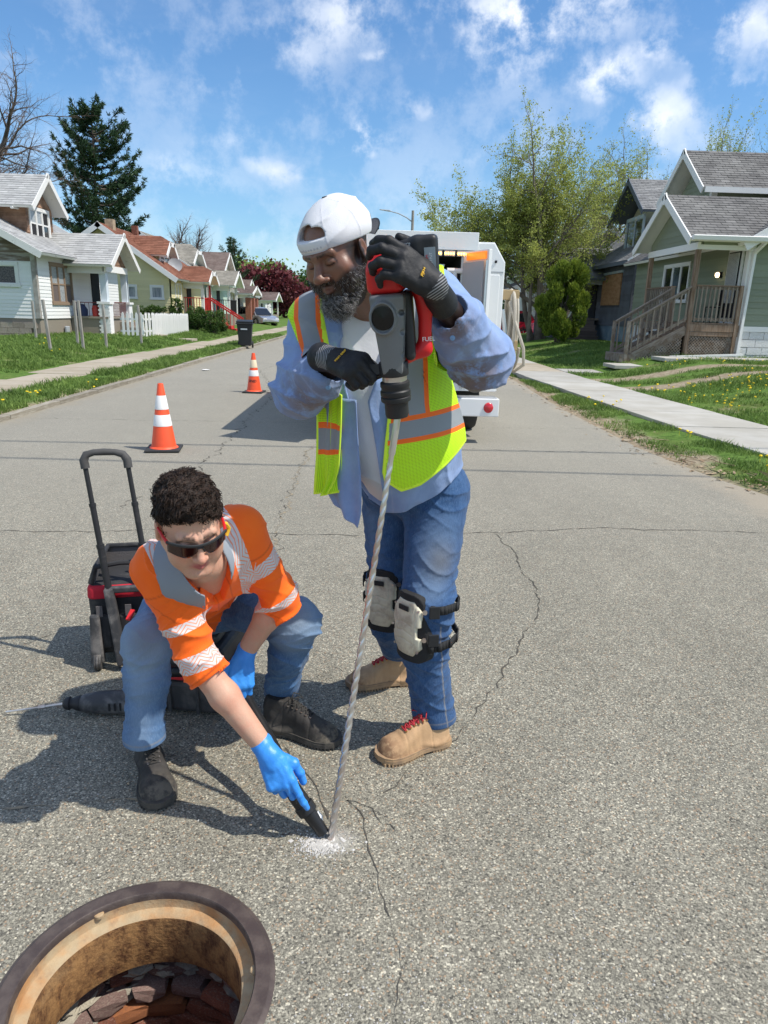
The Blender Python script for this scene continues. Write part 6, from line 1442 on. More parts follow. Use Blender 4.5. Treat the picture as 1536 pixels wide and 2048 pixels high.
def f_top(P):
    e=rbx(P,LD(-.004,.002,.352),(.044,.042,.036),DM,.018); e=smin(e,rbx(P,LD(.006,.02,.375),(.045,.03,.045),DM,.02),.03); return e
surf('red_cover',f_top,A3(LD(0,0,.36))-.13,A3(LD(0,0,.36))+.13,.0032,m_tool_red,DR)
def f_handle(P):
    e=rcone(P,LD(.055,.012,.375),LD(.088,.03,.275),.020,.018); e=smin(e,rcone(P,LD(.088,.03,.275),LD(.080,.03,.17),.018,.017),.02); e=smin(e,rcone(P,LD(.080,.03,.17),LD(.035,.02,.155),.016,.018),.02); return e
surf('rear_handle',f_handle,A3(LD(.06,0,.25))-.18,A3(LD(.06,0,.25))+.18,.004,m_tool_red,DR)
surf('side_panel',lambda P: rbx(P,LD(.046,.012,.235),(.013,.032,.085),DM,.012),A3(LD(.05,0,.23))-.12,A3(LD(.05,0,.23))+.12,.004,m_tool_blk,DR)
MB().lathe([(.001,.003),(.0285,.0),(.0285,-.004)],28,Matrix.Translation(LD(-.012,-.0495,.262)-CK)@DMt@Matrix.Rotation(R(90),4,'X')).build('gauge_window',M('smoked_window',(.006,.006,.007),rough=.25,spec=.35),DR)
# battery
bt=surf('battery',lambda P: smin(rbx(P,LD(.098,.0,.385),(.030,.040,.058),DM,.012),rbx(P,LD(.062,.0,.418),(.030,.038,.022),DM,.014),.012),A3(LD(.08,0,.39))-.13,A3(LD(.08,0,.39))+.13,.0032,m_tool_blk,DR)
def pl(name,mat,x,y,z,sx_,sz,parent=DR,dy=.0015,rot=0.):
    mt=Matrix.Translation(LD(x,y,z)-CK)@DMt@Matrix.Rotation(rot,4,'Y'); return MB().box(-sx_/2,sx_/2,-dy,dy,-sz/2,sz/2,mt).build(name,mat,parent)
pl('battery_label',m_lab,.110,-.041,.375,.026,.080,parent=bt); pl('red_release',m_tool_red,.074,-.0415,.372,.016,.052,rot=R(-8)); 
td=(DMt.to_3x3()@Matrix.Rotation(R(90),3,'X'))
text('label_text','HIGH OUTPUT',.0085,m_wtxt,DR,LD(.112,-.0432,.375)-CK,td@Matrix.Rotation(R(90),3,'Z'),ext=.0002); text('label_text','REDLITHIUM',.0085,m_rtxt,DR,LD(.103,-.0432,.375)-CK,td@Matrix.Rotation(R(90),3,'Z'),ext=.0002)
text('label_text','XC8.0',.009,m_wtxt,DR,LD(.060,-.0385,.425)-CK,td,ext=.0002); text('label_text','FUEL',.015,m_wtxt,DR,LD(.094,-.012,.20)-CK,td,ext=.0002)
# chuck
MB().lathe([(.014,0),(.0285,.004),(.031,.012),(.031,.040),(.033,.044),(.0385,.047),(.0395,.052),(.0395,.058),(.037,.060),(.0395,.063),(.0395,.074),(.0365,.077),(.0365,.083),(.0385,.086),(.038,.096),(.032,.100)],40,DMt).build('chuck_sleeve',m_tool_blk,DR,smooth=True)
MB().lathe([(.032,.098),(.032,.113),(.0335,.115)],32,DMt).build('steel_collar',m_steel,DR,smooth=True)
MB().lathe([(.0365,.113),(.038,.116),(.038,.146),(.036,.149)],32,DMt).build('handle_clamp',m_tool_blk,DR,smooth=True)
m=MB(); m.bar(LD(-.03,.0,.131)-CK,LD(-.07,.004,.131)-CK,.020,.026); m.tube([LD(-.065,.004,.131)-CK,LD(-.150,.022,.127)-CK],.0155,14); m.build('side_handle',m_tool_blk,DR,smooth=True)
# twisted bit
bit=thing('drill_bit','long twisted steel masonry bit reaching from the rotary hammer to the road','drill bit',tuple(BT))
def spiral_bit():
    n=24; L_=(CK-BT).length; d=(CK-BT).normalized(); x=d.orthogonal().normalized(); y=d.cross(x); vs=[];fs=[]; k=520
    for i in range(k+1):
        s=i/k; z=-.02+s*(L_-.10); r0=.0112-.0034*s; tw=z*2*PI/.075
        for j in range(n):
            a=2*PI*j/n; rr=r0*(.66+.36*abs(math.cos(a-tw))**.8); vs.append(tuple(d*z+x*math.cos(a)*rr+y*math.sin(a)*rr))
    for i in range(k):
        for j in range(n): fs.append((i*n+j,i*n+(j+1)%n,(i+1)*n+(j+1)%n,(i+1)*n+j))
    npmesh('flutes',vs,np.array(fs),m_steel,bit,smooth=True)
    m=MB(); m.tube([d*(L_-.13),d*(L_-.10),d*(L_-.095),d*(L_+.03)],[.0068,.0068,.0092,.0092],16); m.build('shank',m_steel,bit,smooth=True)
spiral_bit()
# ---------------------------------------------------------------- seat box: wet and dry vacuum in a red and black case
m_bxk=M('dusty_black_plastic',(.045,.045,.047),rough=.6,va=.1,dirt=((.22,.20,.18),7,.45,.75,.6)); m_bxr=M('dusty_red_plastic',(.70,.035,.045),rough=.5,dirt=((.45,.25,.22),8,.5,.8,.4))
VB=thing('vacuum_case','red and black vacuum case the crouching worker sits on','tool box',(-.655,2.53,0),R(-8))
m=MB(); m.bar((0,0,.012),(0,0,.148),.30,.34,up=(0,1,0),w2=.325,h2=.36); m.build('lower_shell',m_bxk,VB,bevel=.02)
m=MB(); m.box(-.166,.166,-.185,.185,.152,.195); m.build('red_rim',m_bxr,VB,bevel=.012)
m=MB(); m.box(-.158,.158,-.178,.178,.197,.29); m.build('upper_shell',m_bxk,VB,bevel=.02); m=MB(); m.box(-.13,.13,-.15,.15,.292,.33); m.build('lid',m_bxk,VB,bevel=.015)
for x in (-.1,.1):
    unitbox('clip',m_bxk,VB,(x,-.192,.165),(.05,.014,.06)); unitbox('rib',m_bxk,VB,(x*.55,-.178,.08),(.012,.012,.12))
unitbox('clip',m_bxr,VB,(.168,0,.18),(.014,.06,.07))
# ---------------------------------------------------------------- trolley bag
m_bag=M('black_nylon',(.028,.028,.03),rough=.75,va=.15,bump=.3,bs=300,bd=.002,dirt=((.16,.15,.13),8,.5,.75,.5)); m_bagr=M('red_nylon',(.50,.012,.03),rough=.7,va=.06,bump=.3,bs=300,bd=.002); m_mesh=M('grey_mesh_cloth',(.13,.12,.12),rough=.8,bump=.4,bs=200)
TB=thing('trolley_bag','red and black wheeled tool bag with its long handle pulled up behind the crouching worker','tool bag',(-1.02,2.90,0),R(12)); TB.scale=(.82,.82,.82)
def f_bag(P):
    q=P; e=rbx(q,(0,.02,.25),(.215,.17,.20),None,.035); return e+.0035*wnoise(q,16,3,3)
surf('bag_body',lambda P: f_bag(P-A3(rootloc(TB))),A3(rootloc(TB))+(-.3,-.3,0),A3(rootloc(TB))+(.3,.3,.55),.007,m_bag,TB)
surf('red_band',lambda P: smax(f_bag(P-A3(rootloc(TB)))-.004,np.abs((P-A3(rootloc(TB)))[:,2]-.405)-.035,.006),A3(rootloc(TB))+(-.3,-.3,.3),A3(rootloc(TB))+(.3,.3,.5),.006,m_bagr,TB)
m=MB(); m.tube([(-.20,-.13,.45),(-.17,-.14,.54),(-.05,-.13,.555),(.12,-.13,.55),(.19,-.12,.53),(.21,-.1,.45)],.014,8); m.tube([(-.20,.16,.45),(-.15,.17,.55),(.15,.17,.55),(.2,.16,.45)],.014,8); m.tube([(-.17,-.14,.54),(-.15,.17,.55)],.012,8); m.tube([(.19,-.12,.53),(.15,.17,.55)],.012,8); m.build('open_frame',m_bag,TB,smooth=True)
m=MB(); m.prism([(-.19,-.125,.44),(-.165,-.135,.535),(-.15,.165,.545),(-.19,.165,.44)],(.006,0,0)); m.prism([(-.19,.165,.44),(-.15,.168,.545),(.15,.168,.545),(.19,.165,.44)],(0,.006,0)); m.build('mesh_side',m_mesh,TB)
m=MB(); m.tube([(-.02,.0,.44),(.0,.0,.51),(.08,.0,.525),(.16,0,.51),(.18,0,.44)],.016,8); m.build('inner_loop',m_mesh,TB,smooth=True)
# pockets, buckles, wheel guards
for x in (-.16,-.02,.14):
    m=MB(); m.box(x-.055,x+.055,-.185,-.15,.10,.29); m.build('pocket',m_bag,TB,bevel=.015); unitbox('strap',m_mesh,TB,(x,-.188,.315),(.03,.006,.06))
m_gtx=M('scuffed_grey_plastic',(.05,.05,.052),rough=.5,dirt=((.28,.26,.24),9,.42,.7,.7))
for sx_,x in ((-1,-.185),(1,.185)):
    m=MB(); m.bar((x,-.195,.035),(x,-.185,.30),.07,.05,w2=.05,h2=.03); m.build('wheel_guard',m_gtx,TB,bevel=.012)
    mt=Matrix.Translation((x+sx_*.0,-.205,.045))@Matrix.Rotation(R(90),4,'Y')
    MB().lathe([(.02,-.018),(.041,-.018),(.045,-.012),(.041,-.008),(.045,-.004),(.045,.004),(.041,.008),(.045,.012),(.041,.018),(.02,.018)],24,mt).build('wheel',m_gtx,TB,smooth=True)
# telescopic handle
hx=(-.10,.10); lean=-.0
hp=lambda x,z: V((x-.105*(z-.2)/.9+.02,-.215+.12*(z-.2)/.9,z))
for x in hx:
    m=MB(); m.bar(hp(x,.03),hp(x,.44),.052,.045,w2=.048); m.build('tube_socket',m_gtx,TB,bevel=.01)
    m=MB(); m.tube([hp(x,.40),hp(x,.66)],.0175,14); m.tube([hp(x,.645),hp(x,.665)],.020,14); m.tube([hp(x,.66),hp(x,.87)],.0145,14); m.tube([hp(x,.855),hp(x,.872)],.017,14); m.tube([hp(x,.87),hp(x,1.07)],.0118,14); m.build('telescopic_tube',m_tool_blk,TB,smooth=True)
gp=[hp(hx[0],1.045),hp(hx[0]-.001,1.085),hp(hx[0]+.015,1.112),hp(hx[0]+.05,1.122),hp(.0,1.124),hp(hx[1]-.05,1.122),hp(hx[1]-.015,1.112),hp(hx[1]+.001,1.085),hp(hx[1],1.045)]
m=MB(); m.tube(gp,[.021,.021,.0195,.016,.0175,.016,.0195,.021,.021],14); m.build('grip',M('worn_grey_grip',(.07,.068,.066),rough=.7,va=.15,bump=.4,bs=160,bd=.002),TB,smooth=True)
m=MB(); m.bar(hp(hx[0]-.02,.43),hp(hx[1]+.02,.43),.03,.035); m.build('cross_bar',m_gtx,TB,bevel=.008)
# ---------------------------------------------------------------- small drill lying on the road
SD=thing('small_drill','dark grey drill with a thin bit lying on the asphalt left of the crouching worker','power tool',(-.925,2.375,.046),R(5))
rx=Matrix.Rotation(R(90),4,'Y')
MB().lathe([(.006,-.21),(.016,-.208),(.024,-.198),(.026,-.185),(.020,-.180),(.022,-.17),(.028,-.160),(.030,-.145)],24,rx,cap=True).build('chuck',m_tool_blk,SD,smooth=True)
m=MB(); m.lathe([(.028,-.145),(.034,-.130),(.040,-.10),(.044,-.06),(.045,.02),(.044,.07),(.034,.10)],24,rx); m.build('gear_housing',m_gtx,SD,smooth=True)
for k in range(3): unitbox('vent_slot',m_tool_blk,SD,(-.03+.02*k,-.0465,.005),(.006,.004,.03))
m=MB(); m.bar((.05,0.03,.0),(.07,.13,-.01),.055,.05); m.build('handle',m_tool_red,SD,bevel=.015)
m=MB(); m.tube([(-.205,0,0),(-.25,0,-.006),(-.275,0,-.010)],.005,8); m.tube([(-.275,0,-.01),(-.30,0,-.013)],.008,8); m.tube([(-.30,0,-.013),(-.42,.004,-.030)],.0035,8); m.build('thin_bit',m_steel,SD,smooth=True)
# ---------------------------------------------------------------- vacuum hose and nozzle
def catmull(ps,n):
    ps=[V(p) for p in ps]; out=[]
    for i in range(len(ps)-1):
        p0,p1,p2,p3=ps[max(i-1,0)],ps[i],ps[i+1],ps[min(i+2,len(ps)-1)]
        for k in range(n):
            u=k/n; out.append(.5*((2*p1)+(p2-p0)*u+(2*p0-5*p1+4*p2-p3)*u*u+(3*p1-p0-3*p2+p3)*u**3))
    out.append(ps[-1]); return out
m_nz=M('black_nozzle_plastic',(.018,.018,.019),rough=.35,dirt=((.5,.49,.46),30,.66,.8,.5))
HS=thing('vacuum_hose','black ribbed vacuum hose with nozzle held to the drill bit by blue gloved hands','hose',tuple(at(600,1590,1.73)))
NZ0=at(586,1580,1.765); NZ1=az(648,1668,.012); nd=(NZ1-NZ0)
hpts=[at(330,1345,2.33),at(385,1343,2.24),at(432,1340,2.16),at(478,1372,2.08),at(505,1418,2.0),at(533,1466,1.93),at(560,1518,1.85),NZ0,NZ0+nd*.30]
cp=catmull(hpts,60); dist=0; rad=[]; prev=cp[0]
res=[]; 
for p in cp: dist+=(p-prev).length; prev=p; res.append(dist)
rl_=rootloc(HS)
pts2=[];rad2=[]; tot=res[-1]; s_=0; j=0
while s_<tot:
    while j<len(res)-2 and res[j+1]<s_: j+=1
    u=(s_-res[j])/max(res[j+1]-res[j],1e-9); pts2.append(cp[j].lerp(cp[j+1],min(1,max(0,u)))-rl_); rad2.append(.0155 if (int(s_/.0022)%2) else .0182); s_+=.0022
m=MB(); m.tube(pts2,rad2,14,cap=False); m.build('ribbed_hose',m_nz,HS,smooth=2,fixn=False)
q=lambda t: NZ0+nd*t-rl_
m=MB(); m.tube([q(.02),q(.30),q(.32)],[.0245,.0255,.0235],20)
nn=40
pr_=[q(-.10+.42*i/nn) for i in range(nn+1)]; rr_=[(.0245 if i%2 else .0262) for i in range(nn+1)]
m=MB(); m.tube(pr_,rr_,20); m.build('ribbed_grip',m_nz,HS,smooth=2,fixn=False)
m=MB(); m.tube([q(.32),q(.335),q(.50),q(.515)],[.0265,.030,.029,.025],24); m.build('nozzle_collar',m_nz,HS,smooth=True,fixn=False)
x_=nd.normalized().cross(V((0,0,1))).normalized()
m=MB(); m.tube([q(.50),q(.62),q(.80),q(.985)],[.0245,.024,.022,.020],20,ecc=.75,up=x_); m.build('nozzle_tip',m_nz,HS,smooth=True,fixn=False)
m=MB(); m.tube([q(.60)+V((.014,.004,.013)),q(.72)+V((.013,.004,.012)),q(.80)+V((.012,.003,.012))],[.007,.009,.004],8); m.build('white_tape',M('white_tape',(.8,.8,.78),rough=.7),HS,smooth=True)
# ================================================================ people
def skin_mat(name,base,red,dark,rough=.48,sss=.12):
    def b(q,c):
        a=lambda n: q.n('ShaderNodeAttribute',attribute_name=n).outputs['Fac']
        n=q.noise(q.co,26.,6,.7); c=q.mix(q.m('MULTIPLY',q.ss(n,.35,.7),.5),c,tuple(red)+(1,))
        f=q.noise(q.co,240.,3,.6); c=q.mix(q.m('MULTIPLY',q.ss(f,.4,.7),.14),c,tuple(x*.55 for x in base)+(1,))
        c=q.mix(q.m('MULTIPLY',a('flush'),.6),c,tuple(red)+(1,)); c=q.mix(a('lip'),c,dark['lip']+(1,)); c=q.mix(a('hair'),c,dark['hair']+(1,)); c=q.mix(a('lash'),c,(.015,.01,.008,1))
        h=q.m('ADD',q.m('MULTIPLY',q.noise(q.co,320.,3,.6),.6),q.m('MULTIPLY',q.noise(q.co,60.,4,.6),.6)); bn=q.n('ShaderNodeBump',i_Strength=.6,i_Distance=.0014,i_Height=h); q.t.links.new(bn.outputs[0],q.b.inputs['Normal']); return c
    return M(name,base,rough=rough,spec=.45,sss=sss,build=b)
m_skinM=skin_mat('dark_brown_skin',(.195,.098,.064),(.26,.115,.072),dict(lip=(.15,.065,.052),hair=(.014,.010,.009)),rough=.40,sss=.05)
m_skinB=skin_mat('light_skin',(.60,.36,.25),(.66,.27,.18),dict(lip=(.46,.12,.11),hair=(.05,.03,.02)),rough=.5,sss=.10)
m_eye=M('eye_white',(.55,.5,.46),rough=.15); m_iris=M('dark_iris',(.03,.015,.01),rough=.1)
def head_field(P,c,B_,s=1.,jaw=1.,nose=1.,full=1.,brow=1.,ear=True):
    q=((P-A3(c))@B_)/s; m=q.copy(); m[:,0]=np.abs(m[:,0]); X,Y,Z=0,1,2
    e=lambda c_,r_: ell(m,c_,r_); k=lambda a,b,ra,rb: rcone(m,a,b,ra,rb)
    d=ell(q,(0,-.018,.038),(.0765,.098,.086))
    d=smin(d,ell(q,(0,.030,-.015),(.0635,.062,.085)),.025)
    d=smin(d,k((.052*jaw,-.012,-.052),(.018*jaw,.066,-.098),.022,.021),.035)
    d=smin(d,ell(q,(0,.074,-.098),(.023,.019,.017)),.02)
    d=smin(d,e((.043*full,.056,-.022),(.026,.024,.024)),.022)          # cheekbone
    d=smin(d,e((.040*full,.050,-.055),(.028,.028,.030)),.025)          # cheek
    d=smin(d,k((.008,.0895,.024),(.042,.076,.027),.0085*brow,.0085*brow),.014)   # brow
    d=smax(d,-e((.0325,.098,.004),(.0185,.0165,.0125)),.014)            # socket
    d=smin(d,e((.0320,.0775,.003),(.0150,.0110,.0105)),.004)            # lid over the eyeball
    d=smin(d,rcone(q,(0,.086,.016),(0,.108,-.026),.0075,.0100*nose),.012); d=smin(d,ell(q,(0,.110,-.030),(.0115*nose,.0115,.0105)),.008)
    d=smin(d,e((.0125*nose,.098,-.0345),(.0090*nose,.0110,.0080)),.007); d=smax(d,-e((.0070*nose,.104,-.0425),(.0045,.007,.0040)),.003)
    d=smin(d,k((0,.0925,-.0565),(.020,.083,-.0625),.0062,.0030),.007); d=smin(d,k((0,.0905,-.0715),(.018,.083,-.0665),.0075,.0030),.006)  # lips
    d=smax(d,-np.maximum(k((0,.103,-.0642),(.023,.088,-.0652),.0026,.0012),-9),.002)
    d=smax(d,-e((0,.098,-.049),(.0035,.006,.0065)),.006); d=smax(d,-e((0,.098,-.0835),(.014,.009,.005)),.008)
    if ear:
        a=R(16); er=np.array([[math.cos(a),math.sin(a),0],[-math.sin(a),math.cos(a),0],[0,0,1]])
        d2=ell(m,(.0800,-.012,-.004),(.0085,.0195,.032),er); d2=smax(d2,-ell(m,(.0885,-.008,-.001),(.0070,.0120,.021),er),.005); d2=smin(d2,ell(m,(.0835,-.004,-.005),(.0045,.0045,.009),er),.004); d2=smin(d2,ell(m,(.078,-.006,-.030),(.007,.008,.008)),.006); d=smin(d,d2,.006)
    return d*s
def local(P,c,B_,s=1.): return ((P-A3(c))@B_)/s
def rnd_unit(r_,B_): v=rv(r_).normalized(); return v
def strands(name,roots,mat,parent,L,curl,rad,seg=6,seed=0,grav=V((0,0,-.2)),coil=0.,v=None):
    """many small curved hairs, three-sided"""
    r_=random.Random(seed); m=MB()
    for (p,d) in roots:
        q=V(p); d=V(d).normalized(); l=L*r_.uniform(.5,1.25); pts=[q.copy()]; a=d.orthogonal().normalized(); a.rotate(Matrix.Rotation(r_.random()*6.28,3,d)); b=d.cross(a); ph=r_.random()*6.28; w_=curl*r_.uniform(.6,1.3)
        for k in range(1,seg+1):
            t=k/seg; pts.append(q+d*l*t*(1-.25*coil)+grav*l*t*t+a*math.sin(ph+t*w_)*l*.28-a*math.sin(ph)*l*.28+b*math.cos(ph+t*w_)*l*.28-b*math.cos(ph)*l*.28)
        m.ca=r_.random(); m.tube(pts,[rad*(1-.75*k/seg) for k in range(seg+1)],3,cap=False)
    return m.build(name,mat,parent,world=True,smooth=2,fixn=False,attr='v')
def roots_on(field,c,B_,s,cand,n,seed,h=.004):
    """random points projected on a surface where cand(local) is true"""
    q=np.random.RandomState(seed); d=q.randn(n*4,3); d/=np.linalg.norm(d,axis=1)[:,None]; P=A3(c)+d*.17*s
    for _ in range(14): P=P-d*(field(P)*.7)[:,None]
    l=local(P,c,B_,s); k=cand(l); P=P[k][:n]; g=np.stack([field(P+np.eye(3)[i]*h)-field(P-np.eye(3)[i]*h) for i in range(3)],1); g/=np.linalg.norm(g,axis=1)[:,None]; return P,g
def denim(name,c1,c2,fade):
    def b(q,c):
        a=lambda n: q.n('ShaderNodeAttribute',attribute_name=n).outputs['Fac']
        wv=q.noise(q.vm('MULTIPLY',q.co,(1,1,.12)),420.,3,.7); n=q.noise(q.vm('MULTIPLY',q.co,(1,1,.6)),34.,7,.78)
        c=q.mix(q.ss(n,.3,.72),tuple(c1)+(1,),tuple(c2)+(1,)); c=q.mix(q.m('MULTIPLY',a('fade'),.9),c,tuple(fade)+(1,)); c=q.mix(q.m('MULTIPLY',q.ss(wv,.45,.7),.17),c,tuple(min(1,x*1.5+.05) for x in fade)+(1,)); c=q.mix(q.m('MULTIPLY',a('stitch'),.8),c,(.30,.27,.22,1)); c=q.mix(q.m('MULTIPLY',a('dirt'),.8),c,(.16,.13,.09,1))
        h=q.m('ADD',q.m('MULTIPLY',wv,.25),q.noise(q.co,75.,5,.6)); bn=q.n('ShaderNodeBump',i_Strength=.5,i_Distance=.003,i_Height=h); q.t.links.new(bn.outputs[0],q.b.inputs['Normal']); return c
    return M(name,c1,rough=.85,spec=.15,build=b,sheen=.1)
m_jeanM=denim('blue_denim',(.024,.064,.160),(.048,.112,.24),(.13,.20,.31)); m_jeanB=denim('faded_blue_denim',(.045,.110,.235),(.085,.18,.34),(.23,.32,.43))
def boot(person,name,heel,toe,z0,mats,seed,L=.305,Wd=.052,label=None,shaft=None,lace=None,steel=False,up_h=.15):
    """work boot: upper, sole with lugs, laces, eyelets"""
    sole_m,up_m,lace_m,eye_m=mats; heel=V(heel);toe=V(toe); f=(toe-heel).normalized(); x=f.cross(V((0,0,1))).normalized(); z=x.cross(f); B_=np.array([list(x),list(f),list(z)]).T; o=heel+V((0,0,0)); 
    def prof(y):   # half width of the footprint along the foot
        t=np.clip(y/L,0,1); w_=np.interp(t,[0,.06,.15,.30,.45,.62,.76,.88,.96,1.],[.020,.031,.034,.031,.032,.042,.047,.043,.030,.010])*Wd/.047; return w_
    def f_up(P):
        q=(P-A3(o))@B_; X,Y,Z=q[:,0],q[:,1],q[:,2]
        h=np.interp(Y/L,[-.05,.0,.25,.42,.58,.72,.86,.95,1.02],[.11,.145,.165,.142,.112,.084,.072,.052,.022])
        w_=prof(Y)*(1-.30*np.clip((Z-.03)/.09,0,1)); d=np.maximum(np.abs(X)-w_*.97,0)*.9
        inside=np.maximum(np.abs(X)-w_,Z-h); d=smax(np.abs(X)-w_,Z-h,.05); d=smax(d,np.maximum(-Y-.002,Y-L+.006),.03); d=smax(d,.022-Z,.002)
        sh=rcone(P,o+f*L*.24+z*.055,shaft if shaft is not None else o+f*L*.17+z*(up_h+.05),.050,.047); sh=smax(sh,-(.03-Z),.01)
        d=smin(d,sh,.03); 
        d=d-.0035*gz_(Y-L*.70,.006)*(Z>.03)*0-.0016*wnoise(P,38,seed,2)-.0020*folds(P,tuple(f),150,seed,1.5,20.)*gz_(Y-L*.52,.05)
        d=d+.0012*gz_(np.abs(Y-L*.66)-.0,.0025)+.0012*gz_(Y-L*.30,.0025)
        return d*.8
    lo=A3([min((heel+V((0,0,0)))[i],toe[i]) for i in range(3)])-.09; hi=A3([max(heel[i],toe[i]) for i in range(3)])+.09; hi[2]=z0+up_h+.10; lo[2]=z0-.03
    if shaft is not None:
        hi=np.maximum(hi,A3(shaft)+.06); lo=np.minimum(lo,A3(shaft)-.06)
    cut=lambda P: np.maximum(f_up(P),((P-A3(o))@B_)[:,2]-up_h)
    b=surf(name,cut,lo,hi,.0032,up_m,person,attrs={'scuff':lambda P:(lambda q:np.clip(gz_(q[:,1]-L*.92,.045)+.35*gz_(q[:,2]-.03,.02),0,1))((P-A3(o))@B_)})
    if label: b['label']=label
    n=40; poly=[]
    for i in range(n+1): y=-.006+(L+.010)*i/n; poly.append((float(prof(min(max(y,.004),L-.004)))+.006 if 0<i<n else .012,y))
    ring=[(a,y) for a,y in poly]+[(-a,y) for a,y in reversed(poly)]
    m=MB(); arch=lambda y: .010 if .30*L<y<.42*L else 0
    T_=lambda a,y,zz: o+x*a+f*y+z*zz
    m.prism([T_(a,y,.010) for a,y in ring],z*.013); m.prism([T_(a*.97,y,.0225) for a,y in ring],z*.008)
    m.build('sole',sole_m,b,world=True)
    m=MB()
    for sgn in (-1,1):
        for i in range(24):
            y=.008+i*(L-.012)/24
            if .27*L<y<.40*L: continue
            a=float(prof(y))+.004; m.add([T_(sgn*(a-k1),y+k2,k3) for k3 in (0.0,.0115) for k2 in (0,.0075) for k1 in (0,.03)],[(0,1,3,2),(4,5,7,6),(0,1,5,4),(2,3,7,6),(0,2,6,4),(1,3,7,5)])
    hp_=[(a,y) for a,y in ring if y<.27*L]; m.prism([T_(a*.9,y,.002) for a,y in hp_],z*.01); m.build('sole_lugs',sole_m,b,world=True)
    # laces across the instep
    m=MB(); me=MB(); prev=None
    def top(xx,yy):
        p0=T_(xx,yy,.26); P=np.array([list(p0)]); 
        for _ in range(40):
            dd=f_up(P)[0]
            if dd<.0005: break
            P=P-A3(z)*max(dd*.8,.0006)
        return V(P[0])+z*.0022
    rows=6
    for i in range(rows):
        y=L*(.64-.056*i); hw=.017+.001*i; pl_=[top(-hw,y),top(-hw*.5,y+.002),top(0,y+.003),top(hw*.5,y+.002),top(hw,y)]
        m.tube(pl_,.0030,6)
        if prev: m.tube([prev[0],top(0,y+.012)+z*.002,pl_[4]],.0028,6); m.tube([prev[4],top(0,y+.012)+z*.003,pl_[0]],.0020,6)
        for p in (pl_[0],pl_[4]): me.tube([p-z*.001,p+z*.0022],.0042,10)
        prev=pl_
    for sg in (-1,1): a_=prev[2]; m.tube([a_,a_+x*sg*.02+z*.012,a_+x*sg*.038+f*.012,a_+x*sg*.03+f*.03-z*.004,a_+x*sg*.012+f*.014],.0020,6); m.tube([a_,a_+x*sg*.014+f*.02,top(sg*.024,L*.42)],.0020,6)
    m.build('laces',lace_m,b,world=True,smooth=2,fixn=False); me.build('eyelets',eye_m,b,world=True,smooth=True,fixn=False)
    return b
def leather(name,c,c2,sc,scf): 
    def b(q,cc):
        a=q.n('ShaderNodeAttribute',attribute_name='scuff').outputs['Fac']; n=q.noise(q.co,34.,6,.7); return q.mix(q.m('MULTIPLY',q.m('MULTIPLY',a,q.ss(n,.38,.6)),scf),cc,tuple(sc)+(1,))
    return M(name,c,rough=.75,c2=c2,vs=11,va=.1,bump=.35,bs=160,bd=.002,build=b,spec=.3)
m_tanb=leather('tan_nubuck',(.52,.34,.19),(.46,.29,.155),(.19,.10,.055),.75); m_tans=M('tan_rubber_sole',(.42,.28,.155),rough=.8,c2=(.30,.20,.12),vs=20,dirt=((.2,.16,.12),30,.5,.7,.5)); m_rlace=M('red_laces',(.42,.03,.04),rough=.8); m_brass=M('brass',(.65,.45,.15),rough=.35,metal=.9)
m_blkb=leather('worn_black_leather',(.030,.028,.026),(.055,.050,.045),(.15,.13,.10),.8); m_blks=M('dusty_black_sole',(.045,.042,.037),rough=.85,c2=(.09,.082,.07),vs=20); m_blace=M('dark_laces',(.04,.037,.033),rough=.8)
# ---------------------------------------------------------------- standing worker
MAN=thing('person','standing bearded man in white backwards cap and lime vest, gripping a rotary hammer','person',(.14,2.42,0))
hc=at(674,508,2.02); HF=V((-.49,-.77,-.42)); HB=basis(HF,(0,0,1),R(9)); HS_=1.0
hp_m=lambda x,y,z: hc+V(HB@A3((x,y,z)))*HS_
neck=V((.02,2.24,1.515)); shR=V((-.185,2.20,1.475)); shL=V((.215,2.24,1.545))
elR=at(598,772,2.09); wrR=at(668,728,1.955); elL=at(958,708,2.03); wrL=at(882,602,1.85)
pel=V((.165,2.37,.93)); hpR=V((.075,2.43,.90)); hpL=V((.235,2.33,.90)); knR=at(782,1185,2.43); knL=at(853,1228,2.18); anR=at(800,1330,2.60); anL=at(867,1455,2.235)
HRm=hand_pts(at(668,720,1.90),at(742,736,1.775)-at(668,720,1.90),V((-.20,-.70,.66)),'R',[(62,75,50),(66,78,50),(68,80,50),(70,80,50)],1.06,thumb=[(.55,.55,-.55),(.8,-.1,-.6),(.75,-.3,-.5)])
HLw=at(868,572,1.745); HLm=hand_pts(HLw,at(780,503,1.700)-HLw,V((.15,-.86,.48)),'L',[(16,44,34),(24,50,38),(34,52,40),(42,54,40)],1.08,spread=.10,thumb=[(.55,.65,-.15),(.90,.30,-.25),(.98,-.05,-.20)])
def f_torso(P,g=0.):
    d=ell(P,(.010,2.255,1.37),(.200+g,.125+g,.185+g)); d=smin(d,ell(P,(.055,2.235,1.21),(.185+g,.140+g,.17+g)),.09); d=smin(d,ell(P,(.105,2.25,1.07),(.182+g,.160+g,.16+g)),.09); d=smin(d,ell(P,(.16,2.35,.94),(.170+g,.140+g,.12+g)),.09)
    d=smin(d,rcone(P,neck+V((0,.01,-.06)),shR+V((.02,.02,-.02)),.075+g,.062+g),.05); d=smin(d,rcone(P,neck+V((0,.01,-.06)),shL+V((-.02,.02,-.02)),.075+g,.062+g),.05); return d
